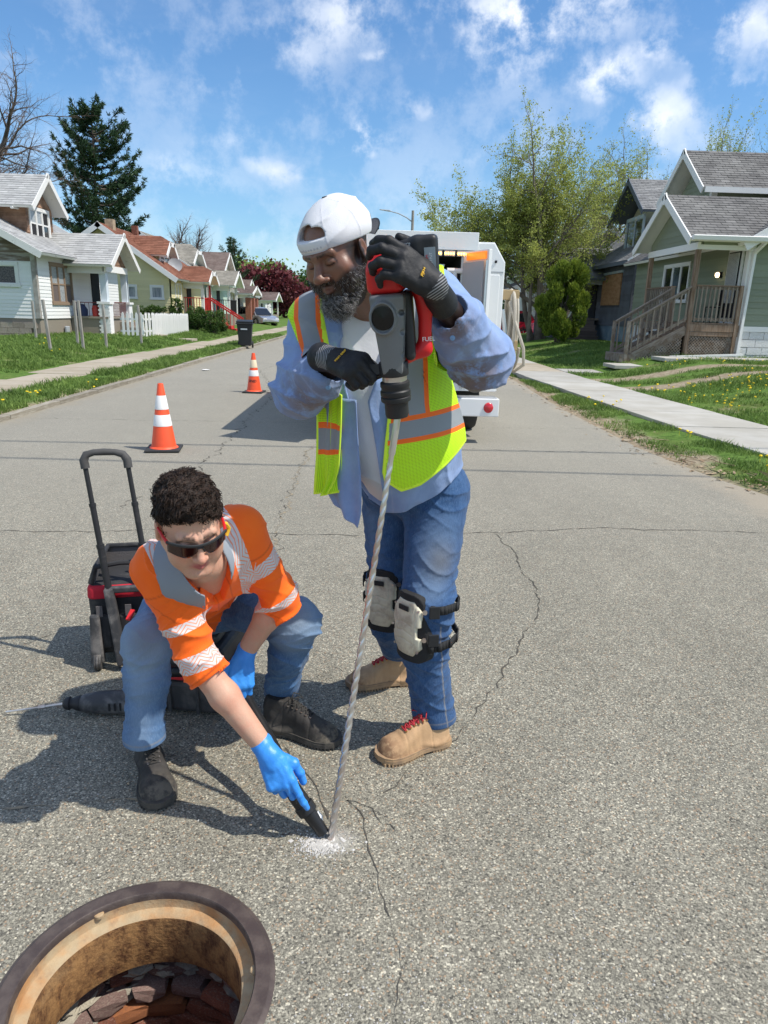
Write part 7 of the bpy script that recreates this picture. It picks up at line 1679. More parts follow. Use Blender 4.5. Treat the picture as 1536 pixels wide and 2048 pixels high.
def f_skinM(P):
    d=head_field(P,hc,HB,HS_,jaw=1.12,nose=1.28,full=1.08,brow=1.15)
    d=smin(d,rcone(P,hp_m(0,-.03,-.045),neck+V((0,.01,-.03)),.062,.070),.03); d=smin(d,f_torso(P,-.02),.03)
    d=smin(d,chain(P,[shR,elR,wrR],[.055,.045,.031],.02),.03); d=smin(d,chain(P,[shL,elL,wrL],[.055,.046,.033],.02),.03); return d
_l=lambda P: local(P,hc,HB,HS_)
def a_lip(P,l=_l): q=l(P); return np.clip(1.3*gz_(q[:,0],.019)*gz_(q[:,2]+.0645,.0088)*(q[:,1]>.078),0,1)
def a_brow(P,l=_l,t=.0042,zc_=.0245):
    q=l(P); x=np.abs(q[:,0]); return np.clip(1.25*np.exp(-((q[:,2]-zc_-.10*(x-.012)+1.6*np.maximum(x-.034,0)**1.)/t)**2)*(x>.010)*(x<.052)*(q[:,1]>.05),0,1)*(.6+.4*np.clip(wnoise(P,300,5,2)+.5,0,1))
def a_beard(P,l=_l):
    q=l(P); x=np.abs(q[:,0]); j=np.clip((-.050+.55*(x-.030)-q[:,2])/.014+.5,0,1); side=np.clip((x-.048)/.010,0,1)*np.clip((.030-q[:,2])/.015,0,1)*np.clip((q[:,1]+.012)/.012,0,1)*np.clip((.052-q[:,1])/.014,0,1)
    mou=gz_(q[:,2]+.049,.008)*(x<.030)*(q[:,1]>.07); d=np.maximum(np.maximum(j*(q[:,1]>-.03),side),mou); return np.clip(d*(1-a_lip(P,l)*1.2),0,1)*np.clip((.10+q[:,1])/.05,0,1)
def a_hairM(P): q=_l(P); sb=np.clip((-q[:,1]-.02)/.02,0,1)*np.clip((q[:,2]+.03)/.03,0,1)*.55; return np.clip(np.maximum(np.maximum(a_brow(P),a_beard(P)*.9),sb),0,.96)
def a_lash(P,l=_l): q=l(P); x=np.abs(q[:,0]); return np.clip(1.2*np.exp(-((q[:,2]+.0035-12*(x-.032)**2)/.0016)**2)*(x>.018)*(x<.046)*(q[:,1]>.06),0,1)
def a_flush(P,l=_l): q=l(P); return np.clip(gz_(np.abs(q[:,0])-.040,.02)*gz_(q[:,2]+.03,.025)+gz_(q[:,0],.015)*gz_(q[:,2]+.03,.012),0,1)*(q[:,1]>.04)
surf('body',f_skinM,(-.30,1.80,.85),(.44,2.50,1.86),.0034,m_skinM,MAN,attrs={'lip':a_lip,'hair':a_hairM,'lash':a_lash,'flush':a_flush})
# beard: packed curls, black at the jaw, grey on the chin
m_bdk=M('black_beard_hair',(.022,.018,.016),rough=.55,attr='v'); m_bgy=M('grey_beard_hair',(.34,.33,.32),rough=.5,attr='v',aa=1.5)
hfM=lambda P: head_field(P,hc,HB,HS_,jaw=1.12,nose=1.28,full=1.08,brow=1.15,ear=False)
def f_beard(P):
    q=_l(P); d=ell(q,(0,.066,-.110),(.035,.034,.034)); d=smin(d,rcone(np.c_[np.abs(q[:,0]),q[:,1:]],(.058,.005,-.060),(.020,.070,-.105),.018,.022),.02); d=smax(d,-(hfM(P)/HS_-.0005),.001); d=smax(d,q[:,2]+.060-.7*np.abs(q[:,0]),.01)
    return (d+.004*wnoise(P,190,9,3))*HS_
bd=surf('beard',f_beard,A3(hc)-.24,A3(hc)+.16,.003,M('beard_mass',(.035,.032,.031),rough=.9,c2=(.15,.145,.14),vs=45,bump=1.,bs=350,bd=.006),MAN)
P_,g_=roots_on(lambda P: np.minimum(f_beard(P),hfM(P)),hc,HB,HS_,lambda l:(a_beard(A3(hc)+(l*HS_)@HB.T)>.45),11000,3)
lP=_l(P_); chin=(np.abs(lP[:,0])<.042)&(lP[:,2]<-.085)
dn=V(HB@A3((0,.30,-1)))
rt=[(p,V(g)*.8+dn*.5+V((0,0,-.4))) for p,g in zip(P_[chin],g_[chin])]; k=int(len(rt)*.72)
strands('grey_whiskers',rt[:k],m_bgy,bd,.017,8.,.0005,7,4,V((0,0,-.2))); strands('black_whiskers',rt[k:],m_bdk,bd,.018,8.,.0006,7,5,V((0,0,-.2)))
lowj=(~chin)&(lP[:,2]<-.035)
rt=[(p,V(g)*.7+dn*.5) for p,g in zip(P_[lowj],g_[lowj])]; strands('short_whiskers',rt[::3],m_bdk,bd,.006,3.,.0005,4,6); strands('stray_grey_whiskers',rt[::6],m_bgy,bd,.007,3.,.0004,4,8)
# cap worn backwards
def capmat(q,c):
    a=lambda n: q.n('ShaderNodeAttribute',attribute_name=n).outputs['Fac']
    c=q.mix(a('dark'),(.70,.70,.72,1),(.012,.013,.018,1)); n=q.noise(q.co,24.,5,.6); c=q.mix(q.m('MULTIPLY',q.ss(n,.55,.75),.18),c,(.5,.52,.60,1)); c=q.mix(q.m('MULTIPLY',a('seam'),.8),c,(.45,.46,.52,1)); return c
m_cap=M('white_cap_cloth',(.8,.8,.82),rough=.8,bump=.35,bs=260,bd=.0015,build=capmat,spec=.2)
CA=R(5); hcap=lambda x,y,z: hp_m(x*math.cos(CA)+y*math.sin(CA),-x*math.sin(CA)+y*math.cos(CA),z)
def cl_(P): q=_l(P); return np.stack([q[:,0]*math.cos(CA)-q[:,1]*math.sin(CA),q[:,0]*math.sin(CA)+q[:,1]*math.cos(CA),q[:,2]],1)
def f_cap(P):
    q=cl_(P); d=ell(q,(0,-.016,.052),(.0875,.110,.078)); d=smin(d,ell(q,(0,-.046,.062),(.079,.072,.072)),.04); d=smin(d,ell(q,(0,-.016,.05),(.0865,.107,.04)),.02)
    rim=q[:,2]-(.034-.16*(q[:,1]-.06)*(q[:,1]<.06)-.0*q[:,1]); rim=q[:,2]-(.036+.10*(q[:,1]-.08)*1.0)
    d=smax(d,-rim,.002)
    x=q[:,0];z=q[:,2]-.036; op=np.maximum(np.abs(x)/.050-1,0); arch=np.where(z>.030,(np.sqrt((x/.050)**2+((z-.030)/.034)**2)-1)*.032,np.maximum(np.abs(x)-.050,.030-z)); arch=np.maximum(arch,.02-z); arch=np.maximum(arch,-(q[:,1]-.03))
    d=smax(d,-arch,.003)
    d=d-.0032*cfold(P,tuple(HB[:,0]*.6+HB[:,2]*.8),120,3,2.,12.)*np.clip(q[:,2]*10,0,1)
    seam=np.minimum(np.abs(np.sin(np.arctan2(q[:,0],q[:,1]+.016)*3+1.57)),1.); return (d-.0008*gz_(seam,.06))*HS_
cap=surf('cap',f_cap,A3(hc)-.20,A3(hc)+.26,.003,m_cap,MAN,attrs={'dark':lambda P: np.clip((-.082-cl_(P)[:,1]+.0*cl_(P)[:,2])/.004+(cl_(P)[:,2]<.12)*(-3.),0,1),'seam':lambda P: gz_(np.abs(np.sin(np.arctan2(cl_(P)[:,0],cl_(P)[:,1]+.016)*3+1.57)),.05)})
# strap with its press studs
m_strap=M('translucent_white_strap',(.50,.50,.54),rough=.45)
m=MB(); pts=[]
for i in range(21):
    a=R(-34+68*i/20); pts.append((math.sin(a)*.0900,math.cos(a)*.1115-.016))
for i in range(20):
    (x0,y0),(x1,y1)=pts[i],pts[i+1]; m.add([hcap(x0,y0,.0345),hcap(x1,y1,.0345),hcap(x1,y1,.0575),hcap(x0,y0,.0575),hcap(x0,y0-.003,.0345),hcap(x1,y1-.003,.0345),hcap(x1,y1-.003,.0575),hcap(x0,y0-.003,.0575)],[(0,1,2,3),(7,6,5,4),(0,1,5,4),(3,2,6,7)])
sp=m.build('strap',m_strap,cap,world=True,smooth=True)
m=MB()
for i in range(9):
    a=R(-24+6*i); p=hcap(math.sin(a)*.0900,math.cos(a)*.1115-.016,.046); n_=(hcap(math.sin(a),math.cos(a),0)-hc).normalized(); m.tube([p,p+n_*.0025],.0028,8)
m.build('studs',m_strap,sp if False else cap,world=True,smooth=True)
m=MB(); m.tube([hcap(0,-.03,.136),hcap(0,-.031,.1425)],[.009,.007],12); m.build('button',m_rub,cap,world=True,smooth=True)
# brim behind the head
vs=[];fs=[];nb_=18
for s_ in (0,1):
    for j in range(7):
        for i in range(nb_+1):
            a=R(-62+124*i/nb_); r0=.090+.070*(j/6)*math.cos(a*.62)**.7; p=hcap(math.sin(a)*(.082+.0*j)*(1-.10*j/6),-.016-math.cos(a)*(.100+.078*(j/6)),.030-.018*math.sin(a)**2*(.4+.6*j/6)*1.4+.0032*s_-.004*j/6); vs.append(tuple(p))
n0=7*(nb_+1)
for s_ in (0,1):
    for j in range(6):
        for i in range(nb_): a=s_*n0+j*(nb_+1)+i; fs.append((a,a+1,a+nb_+2,a+nb_+1))
for i in range(nb_): a=6*(nb_+1)+i; fs.append((a,a+1,a+1+n0,a+n0))
npmesh('brim',vs,np.array(fs),M('charcoal_brim',(.045,.047,.055),rough=.8,bump=.5,bs=200,stretch=(1,1,1)),cap,world=True)
# T-shirt
m_tee=M('white_tshirt',(.72,.72,.74),rough=.85,bump=.3,bs=120,bd=.003,dirt=((.45,.42,.42),6,.6,.8,.35))
LT=lambda tab: (lambda z: np.interp(z,[t[0] for t in tab],[t[1] for t in tab]))
def f_tee(P):
    d=f_torso(P,-.004)-.009*cfold(P,(.8,.2,.5),60,2,1.8,8.)*np.clip((1.55-P[:,2])*3,0,1); d=smax(d,np.interp(P[:,0],[-.1,.05,.10,.3],[.888,.888,.96,1.2])-P[:,2],.004); d=smax(d,-ell(P,neck+V((-.015,-.055,.035)),(.085,.09,.085)),.004); return d
surf('tshirt',f_tee,(-.22,2.0,.86),(.40,2.55,1.62),.0055,m_tee,MAN)
# blue work shirt
def shirtmat(q,c):
    a=lambda n: q.n('ShaderNodeAttribute',attribute_name=n).outputs['Fac']
    n=q.noise(q.co,9.,5,.6); c=q.mix(q.ss(n,.3,.7),(.20,.295,.52,1),(.26,.36,.59,1)); n2=q.noise(q.co,22.,6,.72)
    dm=q.m('MULTIPLY',a('dirt'),q.ss(n2,.36,.56)); c=q.mix(q.m('MULTIPLY',dm,.85),c,(.17,.115,.085,1)); c=q.mix(q.m('MULTIPLY',q.m('MULTIPLY',a('dirt'),q.ss(q.noise(q.co,40.,5,.7),.64,.76)),.45),c,(.45,.42,.40,1)); c=q.mix(q.m('MULTIPLY',a('stitch'),.5),c,(.33,.40,.58,1)); return c
m_shirt=M('blue_work_shirt_cloth',(.2,.27,.47),rough=.85,bump=.5,bs=60,bd=.004,build=shirtmat,spec=.2,sheen=.15)
SL=LT([(.85,-.04),(.93,-.040),(1.10,-.046),(1.24,-.064),(1.40,-.105),(1.52,-.10)]); SR=LT([(.85,.055),(.93,.048),(1.10,.020),(1.24,-.008),(1.36,.035),(1.44,.05),(1.54,.075)])
armRc=[shR+V((.02,.01,-.01)),elR+V((.005,.01,-.01)),elR*.35+wrR*.65+V((0,0,-.006)),wrR+(elR-wrR).normalized()*.020]; armLc=[shL+V((-.02,.01,-.01)),elL+V((.005,.0,-.005)),elL*.4+wrL*.6,wrL+(elL-wrL).normalized()*.055]
dR=(wrR-elR).normalized(); dL=(wrL-elL).normalized()
def f_sleeves(P):
    eR=np.linalg.norm(P-A3(elR),axis=1); eL=np.linalg.norm(P-A3(elL),axis=1)
    a=chain(P,armRc,[.088,.074,.060,.046],.05); a=smin(a,rcone(P,elR+V((.0,-.0,-.03)),elR*.5+wrR*.5+V((-.0,.0,-.035)),.058,.046),.05)
    a=smax(a,-rcone(P,wrR+dR*-.012,wrR+dR*.3,.040,.06),.004)
    b=chain(P,armLc,[.092,.080,.062,.050],.05); b=smin(b,rcone(P,elL+V((-.01,0,-.02)),elL*.55+wrL*.45+V((-.01,0,-.02)),.065,.050),.05)
    b=smax(b,-rcone(P,wrL-dL*.046,wrL+dL*.3,.042,.07),.004)
    a=a-.013*cfold(P,tuple((shR-elR).normalized()*.7+V((.4,-.3,.3))),80,11,1.5,6.)-.013*cfold(P,tuple(dR*.9+V((0,0,.5))),120,12,1.5,8.)*gz_(eR,.15)-.003*wnoise(P,30,15,2)
    b=b-.013*cfold(P,tuple((shL-elL).normalized()*.6+V((.5,0,-.5))),70,13,1.5,6.)-.013*cfold(P,tuple(dL*.8+V((.3,0,.4))),110,14,1.5,8.)*gz_(eL,.17)-.003*wnoise(P,30,16,2)
    return np.minimum(a,b)
def f_shirt0(P):
    tl=np.clip((1.02-P[:,2])/.14,0,1); d=f_torso(P,.012)-.022*tl*(P[:,0]>.0)-.010*cfold(P,(.9,.3,.35),60,21,1.6,6.)-.010*tl*np.sin(P[:,0]*55+P[:,1]*30); return d
def f_shirt(P):
    d=f_shirt0(P); z=P[:,2]; x=P[:,0]
    hem=np.interp(x,[-.2,-.05,.05,.12,.22,.32],[1.0,.93,.865,.885,.945,1.02]); d=smax(d,hem-z,.004)
    op=np.maximum(SL(z)-x,x-SR(z)); op=np.maximum(op,P[:,1]-2.26); d=smax(d,-op,.004)
    d=smax(d,-ell(P,neck+V((-.02,-.05,.055)),(.085,.085,.075)),.004)
    d=smin(d,f_sleeves(P),.035); return d
def f_collar(P):
    q=P-A3(neck+V((-.005,-.012,.012))); r=np.sqrt((q[:,0]/1.)**2+(q[:,1]/.92)**2); z=q[:,2]; rr=.086-.30*np.maximum(z,-.06)*.4; d=np.abs(r-rr-.010)-.0045; d=smax(d,np.abs(z-.005+.25*q[:,1]-.12*np.abs(q[:,0]))-.032,.006); gap=np.maximum(np.abs(q[:,0]+.02)-(.060-.8*z),q[:,1]+.02); return smax(d,-gap,.006)
def a_stM(P):
    z=P[:,2];x=P[:,0]; s=gz_(np.minimum(np.abs(x-SL(z)+.028),np.abs(x-SR(z)-.028)),.0022)*(P[:,1]<2.26)
    for w_,dd in ((wrR,dR),(wrL-dL*.03,dL)): t=(P-A3(w_))@A3(dd); s=np.maximum(s,gz_(t+.058,.0022)*(np.linalg.norm(P-A3(w_),axis=1)<.12))
    return np.clip(s,0,1)
def a_dtM(P):
    e=np.linalg.norm(P-A3(elL+V((-.03,-.05,-.055))),axis=1); w_=np.linalg.norm(P-A3(wrL-dL*.06+V((.01,-.03,-.03))),axis=1); r=np.linalg.norm(P-A3(elR*.6+wrR*.4+V((0,-.03,-.05))),axis=1); return np.clip(1.4*gz_(e,.085)+1.1*gz_(w_,.05)+1.0*gz_(r,.09),0,1)
surf('work_shirt',f_shirt,(-.34,1.84,.84),(.48,2.58,1.68),.0046,m_shirt,MAN,attrs={'dirt':a_dtM,'stitch':a_stM})
surf('collar',f_collar,A3(neck)-.16,A3(neck)+.16,.004,m_shirt,MAN,attrs={'dirt':lambda P:P[:,0]*0,'stitch':lambda P:gz_(P[:,2]-neck.z+.02,.003)*.6})
# hanging front panel of the open shirt
m_in=M('shirt_lining',(.13,.13,.24),rough=.85)
sheet('shirt_front_panel',[at(652,792,2.14),at(655,860,2.13),at(655,930,2.14),at(652,975,2.15),at(668,1008,2.15)],[at(712,800,2.085),at(716,880,2.08),at(722,960,2.08),at(722,1020,2.085),at(714,1056,2.09)],20,30,m_shirt,MAN,ripple=.010,seed=2)
m_btn=M('blue_button',(.16,.30,.50),rough=.25,spec=.7)
for p,px_ in ((None,(879,636)),(None,(905,676)),(None,(656,775))):
    P=np.array([list(at(px_[0],px_[1],1.6))]); dv=wpx(*px_); dv=A3(dv)/np.linalg.norm(dv)
    for _ in range(60):
        dd=f_sleeves(P)[0]
        if dd<.001: break
        P=P+dv*max(dd*.7,.001)
    p=V(P[0]); n_=-V(dv); x_=n_.orthogonal().normalized(); m=MB(); m.tube([p-n_*.002,p+n_*.0035],[.0075,.0068],14); m.tube([p+n_*.0035,p+n_*.0045],[.0055,.002],12); m.build('button',m_btn,MAN,world=True,smooth=True)
# hi-vis vest
def vestmat(q,c):
    tc_=q.n('ShaderNodeAttribute',attribute_name='tc').outputs['Vector']; s=q.n('ShaderNodeSeparateXYZ',i_0=tc_); u,v=s.outputs[0],s.outputs[1]
    lime=(.60,.98,.02,1); org=(1.,.17,.02,1); gry=(.27,.29,.31,1)
    vo=q.n('ShaderNodeTexVoronoi',i_Vector=q.vm('MULTIPLY',q.n('ShaderNodeCombineXYZ',i_0=u,i_1=v,i_2=0.).outputs[0],(230.,230.,0.)),i_Scale=1.,i_Randomness=.0)
    hole=q.m('LESS_THAN',vo.outputs[0],.27); c=q.mix(q.m('MULTIPLY',hole,.75),lime,(.10,.16,.02,1))
    def band(t,c): 
        o=q.m('LESS_THAN',q.m('ABSOLUTE',t),.0400); g=q.m('LESS_THAN',q.m('ABSOLUTE',t),.0255); c=q.mix(o,c,org); return q.mix(g,c,gry)
    c=band(u,c); c=band(v,c); e=q.m('GREATER_THAN',s.outputs[2],.5); c=q.mix(e,c,(.72,1.,.06,1)); return c
m_vest=M('lime_mesh_vest',(.6,.95,.02),rough=.6,bump=.25,bs=140,bd=.002,build=vestmat,spec=.3)
VL=LT([(.95,-.11),(1.05,-.105),(1.20,-.10),(1.34,-.105),(1.42,-.135),(1.52,-.145)]); VR=LT([(.95,.06),(1.03,.040),(1.12,.045),(1.30,.06),(1.44,.085),(1.54,.105)])
uR=LT([(.95,.17),(1.12,.155),(1.24,.135),(1.40,.125),(1.56,.125)]); uL=LT([(.95,-.165),(1.3,-.155),(1.40,-.170),(1.47,-.190),(1.56,-.195)])
def f_vest(P):
    z=P[:,2];x=P[:,0]; d=f_torso(P,.027)-.020*np.clip((1.06-z)/.12,0,1)*(x>0)-.009*cfold(P,(.8,.2,.45),48,31,1.5,5.)
    d=smax(d,-(f_shirt0(P)-.001),.001)
    hem=np.interp(x,[-.2,-.1,.05,.10,.16,.24,.32],[.97,.95,1.0,.968,.99,1.05,1.12]); d=smax(d,hem-z,.004)
    op=np.maximum(VL(z)-x,x-VR(z)); op=np.maximum(op,P[:,1]-2.27); d=smax(d,-op,.004)
    d=smax(d,-rcone(P,shR+V((-.115,0,-.10)),shR+V((-.4,-.1,-.20)),.10,.12),.005); d=smax(d,-rcone(P,shL+V((.115,0,-.10)),shL+V((.4,-.1,-.20)),.10,.12),.005)
    d=smax(d,-ell(P,neck+V((-.02,-.02,.06)),(.098,.10,.09)),.004); d=smin(d,smax(smax(f_sleeves(P)-.008,np.abs(x-np.where(x<0,np.interp(z,[1.33,1.5],[-.140,-.205]),.170))-np.where(x<0,np.interp(z,[1.33,1.5],[.03,.060]),.042),.004),1.335-z,.004)*1.,.01); return d
def a_tcV(P):
    x=P[:,0];z=P[:,2]; u=np.where(x>-.04,x-uR(z),x-uL(z)); bz=1.175+.16*(x-.18)*1.; v=z-bz; u=np.where(z<bz-.005,.4+x,u); hem=np.interp(x,[-.2,-.1,.05,.10,.16,.24,.32],[.97,.95,1.0,.968,.99,1.05,1.12]); e=np.maximum(z-hem<.010,(P[:,1]<2.27)&(np.minimum(np.abs(x-VL(z)),np.abs(x-VR(z)))<.009)); return np.stack([u,v,e.astype(float)],1)
surf('hi_vis_vest',f_vest,(-.30,1.98,.93),(.40,2.58,1.66),.0042,m_vest,MAN,attrs={'tc':a_tcV})
def vsheet(name,L_,R_,bandt,seed,rip=.012):
    o=sheet(name,L_,R_,22,44,m_vest,MAN,ripple=rip,seed=seed,th=.004); me=o.data; at_=me.attributes['tc']; n=len(at_.data); a=np.zeros(n*3,dtype=np.float32); at_.data.foreach_get('vector',a); a=a.reshape(-1,3); ln=(V(L_[-1])-V(L_[0])).length
    u,v=a[:,0].copy(),a[:,1].copy(); a[:,1]=(v-bandt)*ln; a[:,0]=.1+u*.09; a[:,2]=((u<.06)|(u>.94)|(v>.97)); at_.data.foreach_set('vector',a.ravel().astype(np.float32)); return o
vsheet('vest_front_panel',[at(633,775,2.19),at(634,830,2.17),at(633,900,2.16),at(630,950,2.16),at(629,988,2.17)],[at(676,770,2.11),at(683,830,2.105),at(684,900,2.10),at(683,950,2.105),at(678,986,2.11)],.42,1)
vsheet('vest_front_fold',[at(657,775,2.13),at(662,830,2.12),at(661,900,2.12),at(655,960,2.12),at(640,992,2.13)],[at(684,790,2.09),at(683,840,2.08),at(680,900,2.08),at(675,950,2.09),at(655,990,2.10)],.42,5,.006)
# jeans
cuL=anL+V((0,0,.045)); cuR=anR+V((0,0,.065))
def f_jm(P):
    z=P[:,2]; d=ell(P,(.158,2.36,.93),(.172,.142,.12)); legR=chain(P,[hpR,knR+V((0,0,.03)),knR+V((0,.02,-.12)),cuR],[.108,.080,.074,.076],.05); legL=chain(P,[hpL,knL+V((0,0,.03)),knL+V((0,.015,-.12)),cuL],[.112,.084,.076,.080],.05)
    kR=np.linalg.norm(P-A3(knR),axis=1);kL=np.linalg.norm(P-A3(knL),axis=1)
    legs=np.minimum(legR,legL); d=smin(d,legs,.05)
    m=.35+gz_(kR,.12)+gz_(kL,.12)+.5*gz_(z-cuL.z-.08,.05)
    d=d-(.011*cfold(P,(.55,-.2,1.),105,41,2.4,6.,2.2)+.006*cfold(P,(-.6,.3,1.),190,47,2.2,11.,2.6))*np.clip(m,0,1.25)*np.clip((z-np.where(legL<legR,cuL.z,cuR.z)-.02)/.06,0,1)-.003*wnoise(P,20,43,2)
    d=smax(d,-rcone(P,cuL+V((0,0,.03)),cuL+V((0,0,-.10)),.070,.076),.003); d=smax(d,-rcone(P,cuR+V((0,0,.03)),cuR+V((0,0,-.10)),.066,.072),.003)
    cut=np.where(legL<legR,cuL.z-.004-z,cuR.z-.004-z); return smax(smax(d,cut,.003),z-1.02,.003)
def a_fadM(P):
    a=rcone(P,hpL+V((.0,-.08,-.08)),knL+V((0,-.06,.12)),.03,.02); b=rcone(P,hpR+V((-.06,-.07,-.1)),knR+V((-.05,-.05,.1)),.02,.01); return np.clip(1.1-np.maximum(np.minimum(a,b+.02),0)/.05,0,1)*.8
def a_stj(P,cus,side):
    s=P[:,0]*0
    for c,ax_ in cus: s=np.maximum(s,gz_(P[:,2]-c.z-.018,.002)*(np.linalg.norm(P-A3(c),axis=1)<.11)); 
    for a,b,o in side: pa=(P-A3(a)); ba=A3(b)-A3(a); t=pa@ba/(ba@ba); r=pa-t[:,None]*ba; s=np.maximum(s,gz_(r@A3(o),.0022)*(t>-.05)*(t<1.1)*((r@A3((o[1],-o[0],0)))>0))
    return np.clip(s,0,1)
surf('jeans',f_jm,(-.06,2.0,.04),(.42,2.72,1.04),.0048,m_jeanM,MAN,attrs={'fade':a_fadM,'stitch':lambda P:a_stj(P,[(cuL,0),(cuR,0)],[(knL+V((.0,0,-.03)),cuL+V((0,0,0)),V((.6,.4,0)).normalized())]),'dirt':lambda P:np.clip(gz_(P[:,2]-.72,.06)*gz_(P[:,0]-.24,.05)*.6,0,1)})
# knee pads
m_pad=M('cream_pad_shell',(.66,.62,.47),rough=.45,c2=(.58,.53,.40),vs=9,dirt=((.30,.23,.17),16,.46,.66,.6)); m_foam=M('black_pad_foam',(.02,.02,.02),rough=.8,bump=.3,bs=200)
def kneepad(kn,fw,label,up=V((0,0,1)),s=1.,off=.076):
    fw=V(fw).normalized(); x=fw.cross(up).normalized(); z=x.cross(fw); B_=np.array([list(x),list(fw),list(z)]).T; c=kn+fw*off
    def base(P,g=0.,w_=.062,h=.115): q=(P-A3(c))@B_; cyl=np.sqrt(q[:,0]**2+(q[:,1]+off)**2)-(off+.008+g); return np.maximum(np.maximum(np.abs(cyl)-.011,-(q[:,1]+off*.55)),smax(np.abs(q[:,0])-w_*(1-.15*(q[:,2]/h)),np.abs(q[:,2])-h,.04))
    pd=surf('knee_pad',lambda P: base(P,.0,.066*s,.118*s)-.002,A3(c)-.17,A3(c)+.17,.0038,m_foam,MAN); pd['label']=label
    def shell(P):
        q=(P-A3(c))@B_; X,Y,Z=q[:,0],q[:,1],q[:,2]; h=.098*s; w_=.062*s; bulge=.012*(1-(Z/h)**2)
        cyl=np.sqrt((X*.92)**2+(Y+off)**2)-(off+.022+bulge); oct_=np.maximum(np.maximum(np.abs(X)-w_,np.abs(Z)-h),(np.abs(X)+np.abs(Z)*.8-w_*1.0-h*.52)*.78); d=smax(cyl,oct_,.008); d=smax(d,-(cyl+.012),.002); d=np.maximum(d,-(Y+off*.5))
        d=smax(d,-rbx(np.c_[np.abs(X),Y,Z],(w_*1.0,0,-.006),(.012,.05,.020),None,.004),.002)          # side notches
        for zz in (-.035,-.005,.025): d=d+.0022*gz_(Z-zz+.3*np.abs(X),.003)*(np.abs(X)<w_*.62)
        d=d+.0015*gz_(np.abs(X)-w_*.68,.0025); return d
    sh=surf('pad_shell',shell,A3(c)-.17,A3(c)+.17,.0030,m_pad,pd)
    lp=lambda a,t,zz: kn+(fw*math.cos(a)+x*math.sin(a))*t+z*zz
    sh2=MB(); r0=off+.036; sh2.add([lp(R(-13),r0,.066*s),lp(R(9),r0,.066*s),lp(R(9),r0,.083*s),lp(R(-13),r0,.083*s)],[(0,1,2,3)]); o=sh2.build('name_plate',m_foam,sh,world=True); s_=o.modifiers.new('s','SOLIDIFY'); s_.thickness=.004; s_.offset=0
    m=MB()
    for zz in (.070,-.075): 
        for sg in (-1,1): p=lp(R(sg*30),off+.029,zz*s); m.tube([p-fw*.002,p+(fw*math.cos(R(30))+x*sg*.5)*.004],.0042,10)
    m.build('rivets',m_steel,sh,world=True,smooth=True)
    for zz,tl in ((.062,.03),(-.036,-.0)):
        m=MB(); pts=[lp(R(a),off+.026+.006*math.sin(R(a)/2),zz*s+(.00012*(a-180) if zz>0 else -.00018*(a-180))) for a in range(52,309,8)]
        for a,b in zip(pts,pts[1:]): m.bar(a,b,.036,.004,up=(a+b)*.5-kn-z*((a+b)*.5-kn).dot(z)) if False else m.add([a-z*.015,b-z*.015,b+z*.015,a+z*.015],[(0,1,2,3)])
        o=m.build('strap',m_foam,pd,world=True,smooth=True); s_=o.modifiers.new('s','SOLIDIFY'); s_.thickness=.004; s_.offset=1
        p=lp(R(-58),off+.031,zz*s+.008); tq=(fw*math.sin(R(58))+x*math.cos(R(58))); m=MB(); m.bar(p-tq*.02,p+tq*.016,.006,.044,up=z); m.build('buckle',m_bin,pd,world=True,bevel=.004); m=MB(); p2=lp(R(-42),off+.026,zz*s+.008); m.tube([p2,p2+(fw*math.cos(R(44))-x*math.sin(R(44)))*.006],.008,12); m.build('stud',m_steel,pd,world=True,smooth=True)
kneepad(knL+V((0,.0,-.02)),V((-.76,-.64,.0)),'cream knee pad on the nearer knee with its black straps',up=V((-.16,-.12,1)).normalized())
kneepad(knR+V((0,0,-.0)),V((-.45,-.85,.0)),'cream knee pad on the far knee, half behind the drill bit',up=V((-.10,-.1,1)).normalized())
boot(MAN,'tan_boot',az(894,1482,0.),az(767,1518,0.),0,(m_tans,m_tanb,m_rlace,m_brass),3,L=(az(894,1482,0.)-az(767,1518,0.)).length+.025,Wd=.058,shaft=anL+V((.0,0,.11)),up_h=.135)
boot(MAN,'tan_boot',az(838,1362,0.),az(706,1372,0.),0,(m_tans,m_tanb,m_rlace,m_brass),5,L=.31,Wd=.056,shaft=anR+V((.0,0,.12)),up_h=.16)
# gloves
def glovemat(q,c):
    a=lambda n: q.n('ShaderNodeAttribute',attribute_name=n).outputs['Fac']; st=q.m('GREATER_THAN',q.m('SINE',q.m('MULTIPLY',a('cu'),900.)),.2); f=q.m('MULTIPLY',st,a('cuffm')); return q.mix(f,c,(.26,.26,.27,1))
m_glove=M('black_work_glove',(.016,.016,.018),rough=.62,bump=.4,bs=180,bd=.002,build=glovemat,spec=.35,dirt=((.07,.065,.06),18,.55,.75,.5))
for H,nm,cw in ((HRm,'right',None),(HLm,'left',at(884,606,1.84))):
    cw=cw or H['L'](-.055,0,0); lo,hi=hbox(H,[cw]); fl0=hand_field(H,1.10,0,.037,wr=.8); fl=lambda P,fl0=fl0,H=H,cw=cw: smin(fl0(P),rcone(P,H['L'](.005,0,0),cw,.031,.040),.012)
    cuf=lambda P,H=H: (P-A3(H['W']))@A3(H['f']+H['t']*.5); cm=lambda P,H=H: ((((P-A3(H['W']))@A3(H['f']))<.012)&(((P-A3(H['W']))@A3(H['f']))>-.035)&(((P-A3(H['W']))@A3(H['n']))>.0)).astype(float)
    g=surf('glove',fl,lo,hi,.0024,m_glove,MAN,attrs={'cu':cuf,'cuffm':cm}); g['label']='black work glove on his '+nm+' hand'
m_ylw=M('yellow_print',(.80,.48,.04),rough=.6)
L=HRm['L']; bf=Matrix((HRm['t'],-HRm['f'],HRm['n'])).transposed()
text('glove_print','FIRM GRIP',.0098,m_ylw,MAN,L(.047,.000,.0228)-rootloc(MAN),bf,ext=.0012)
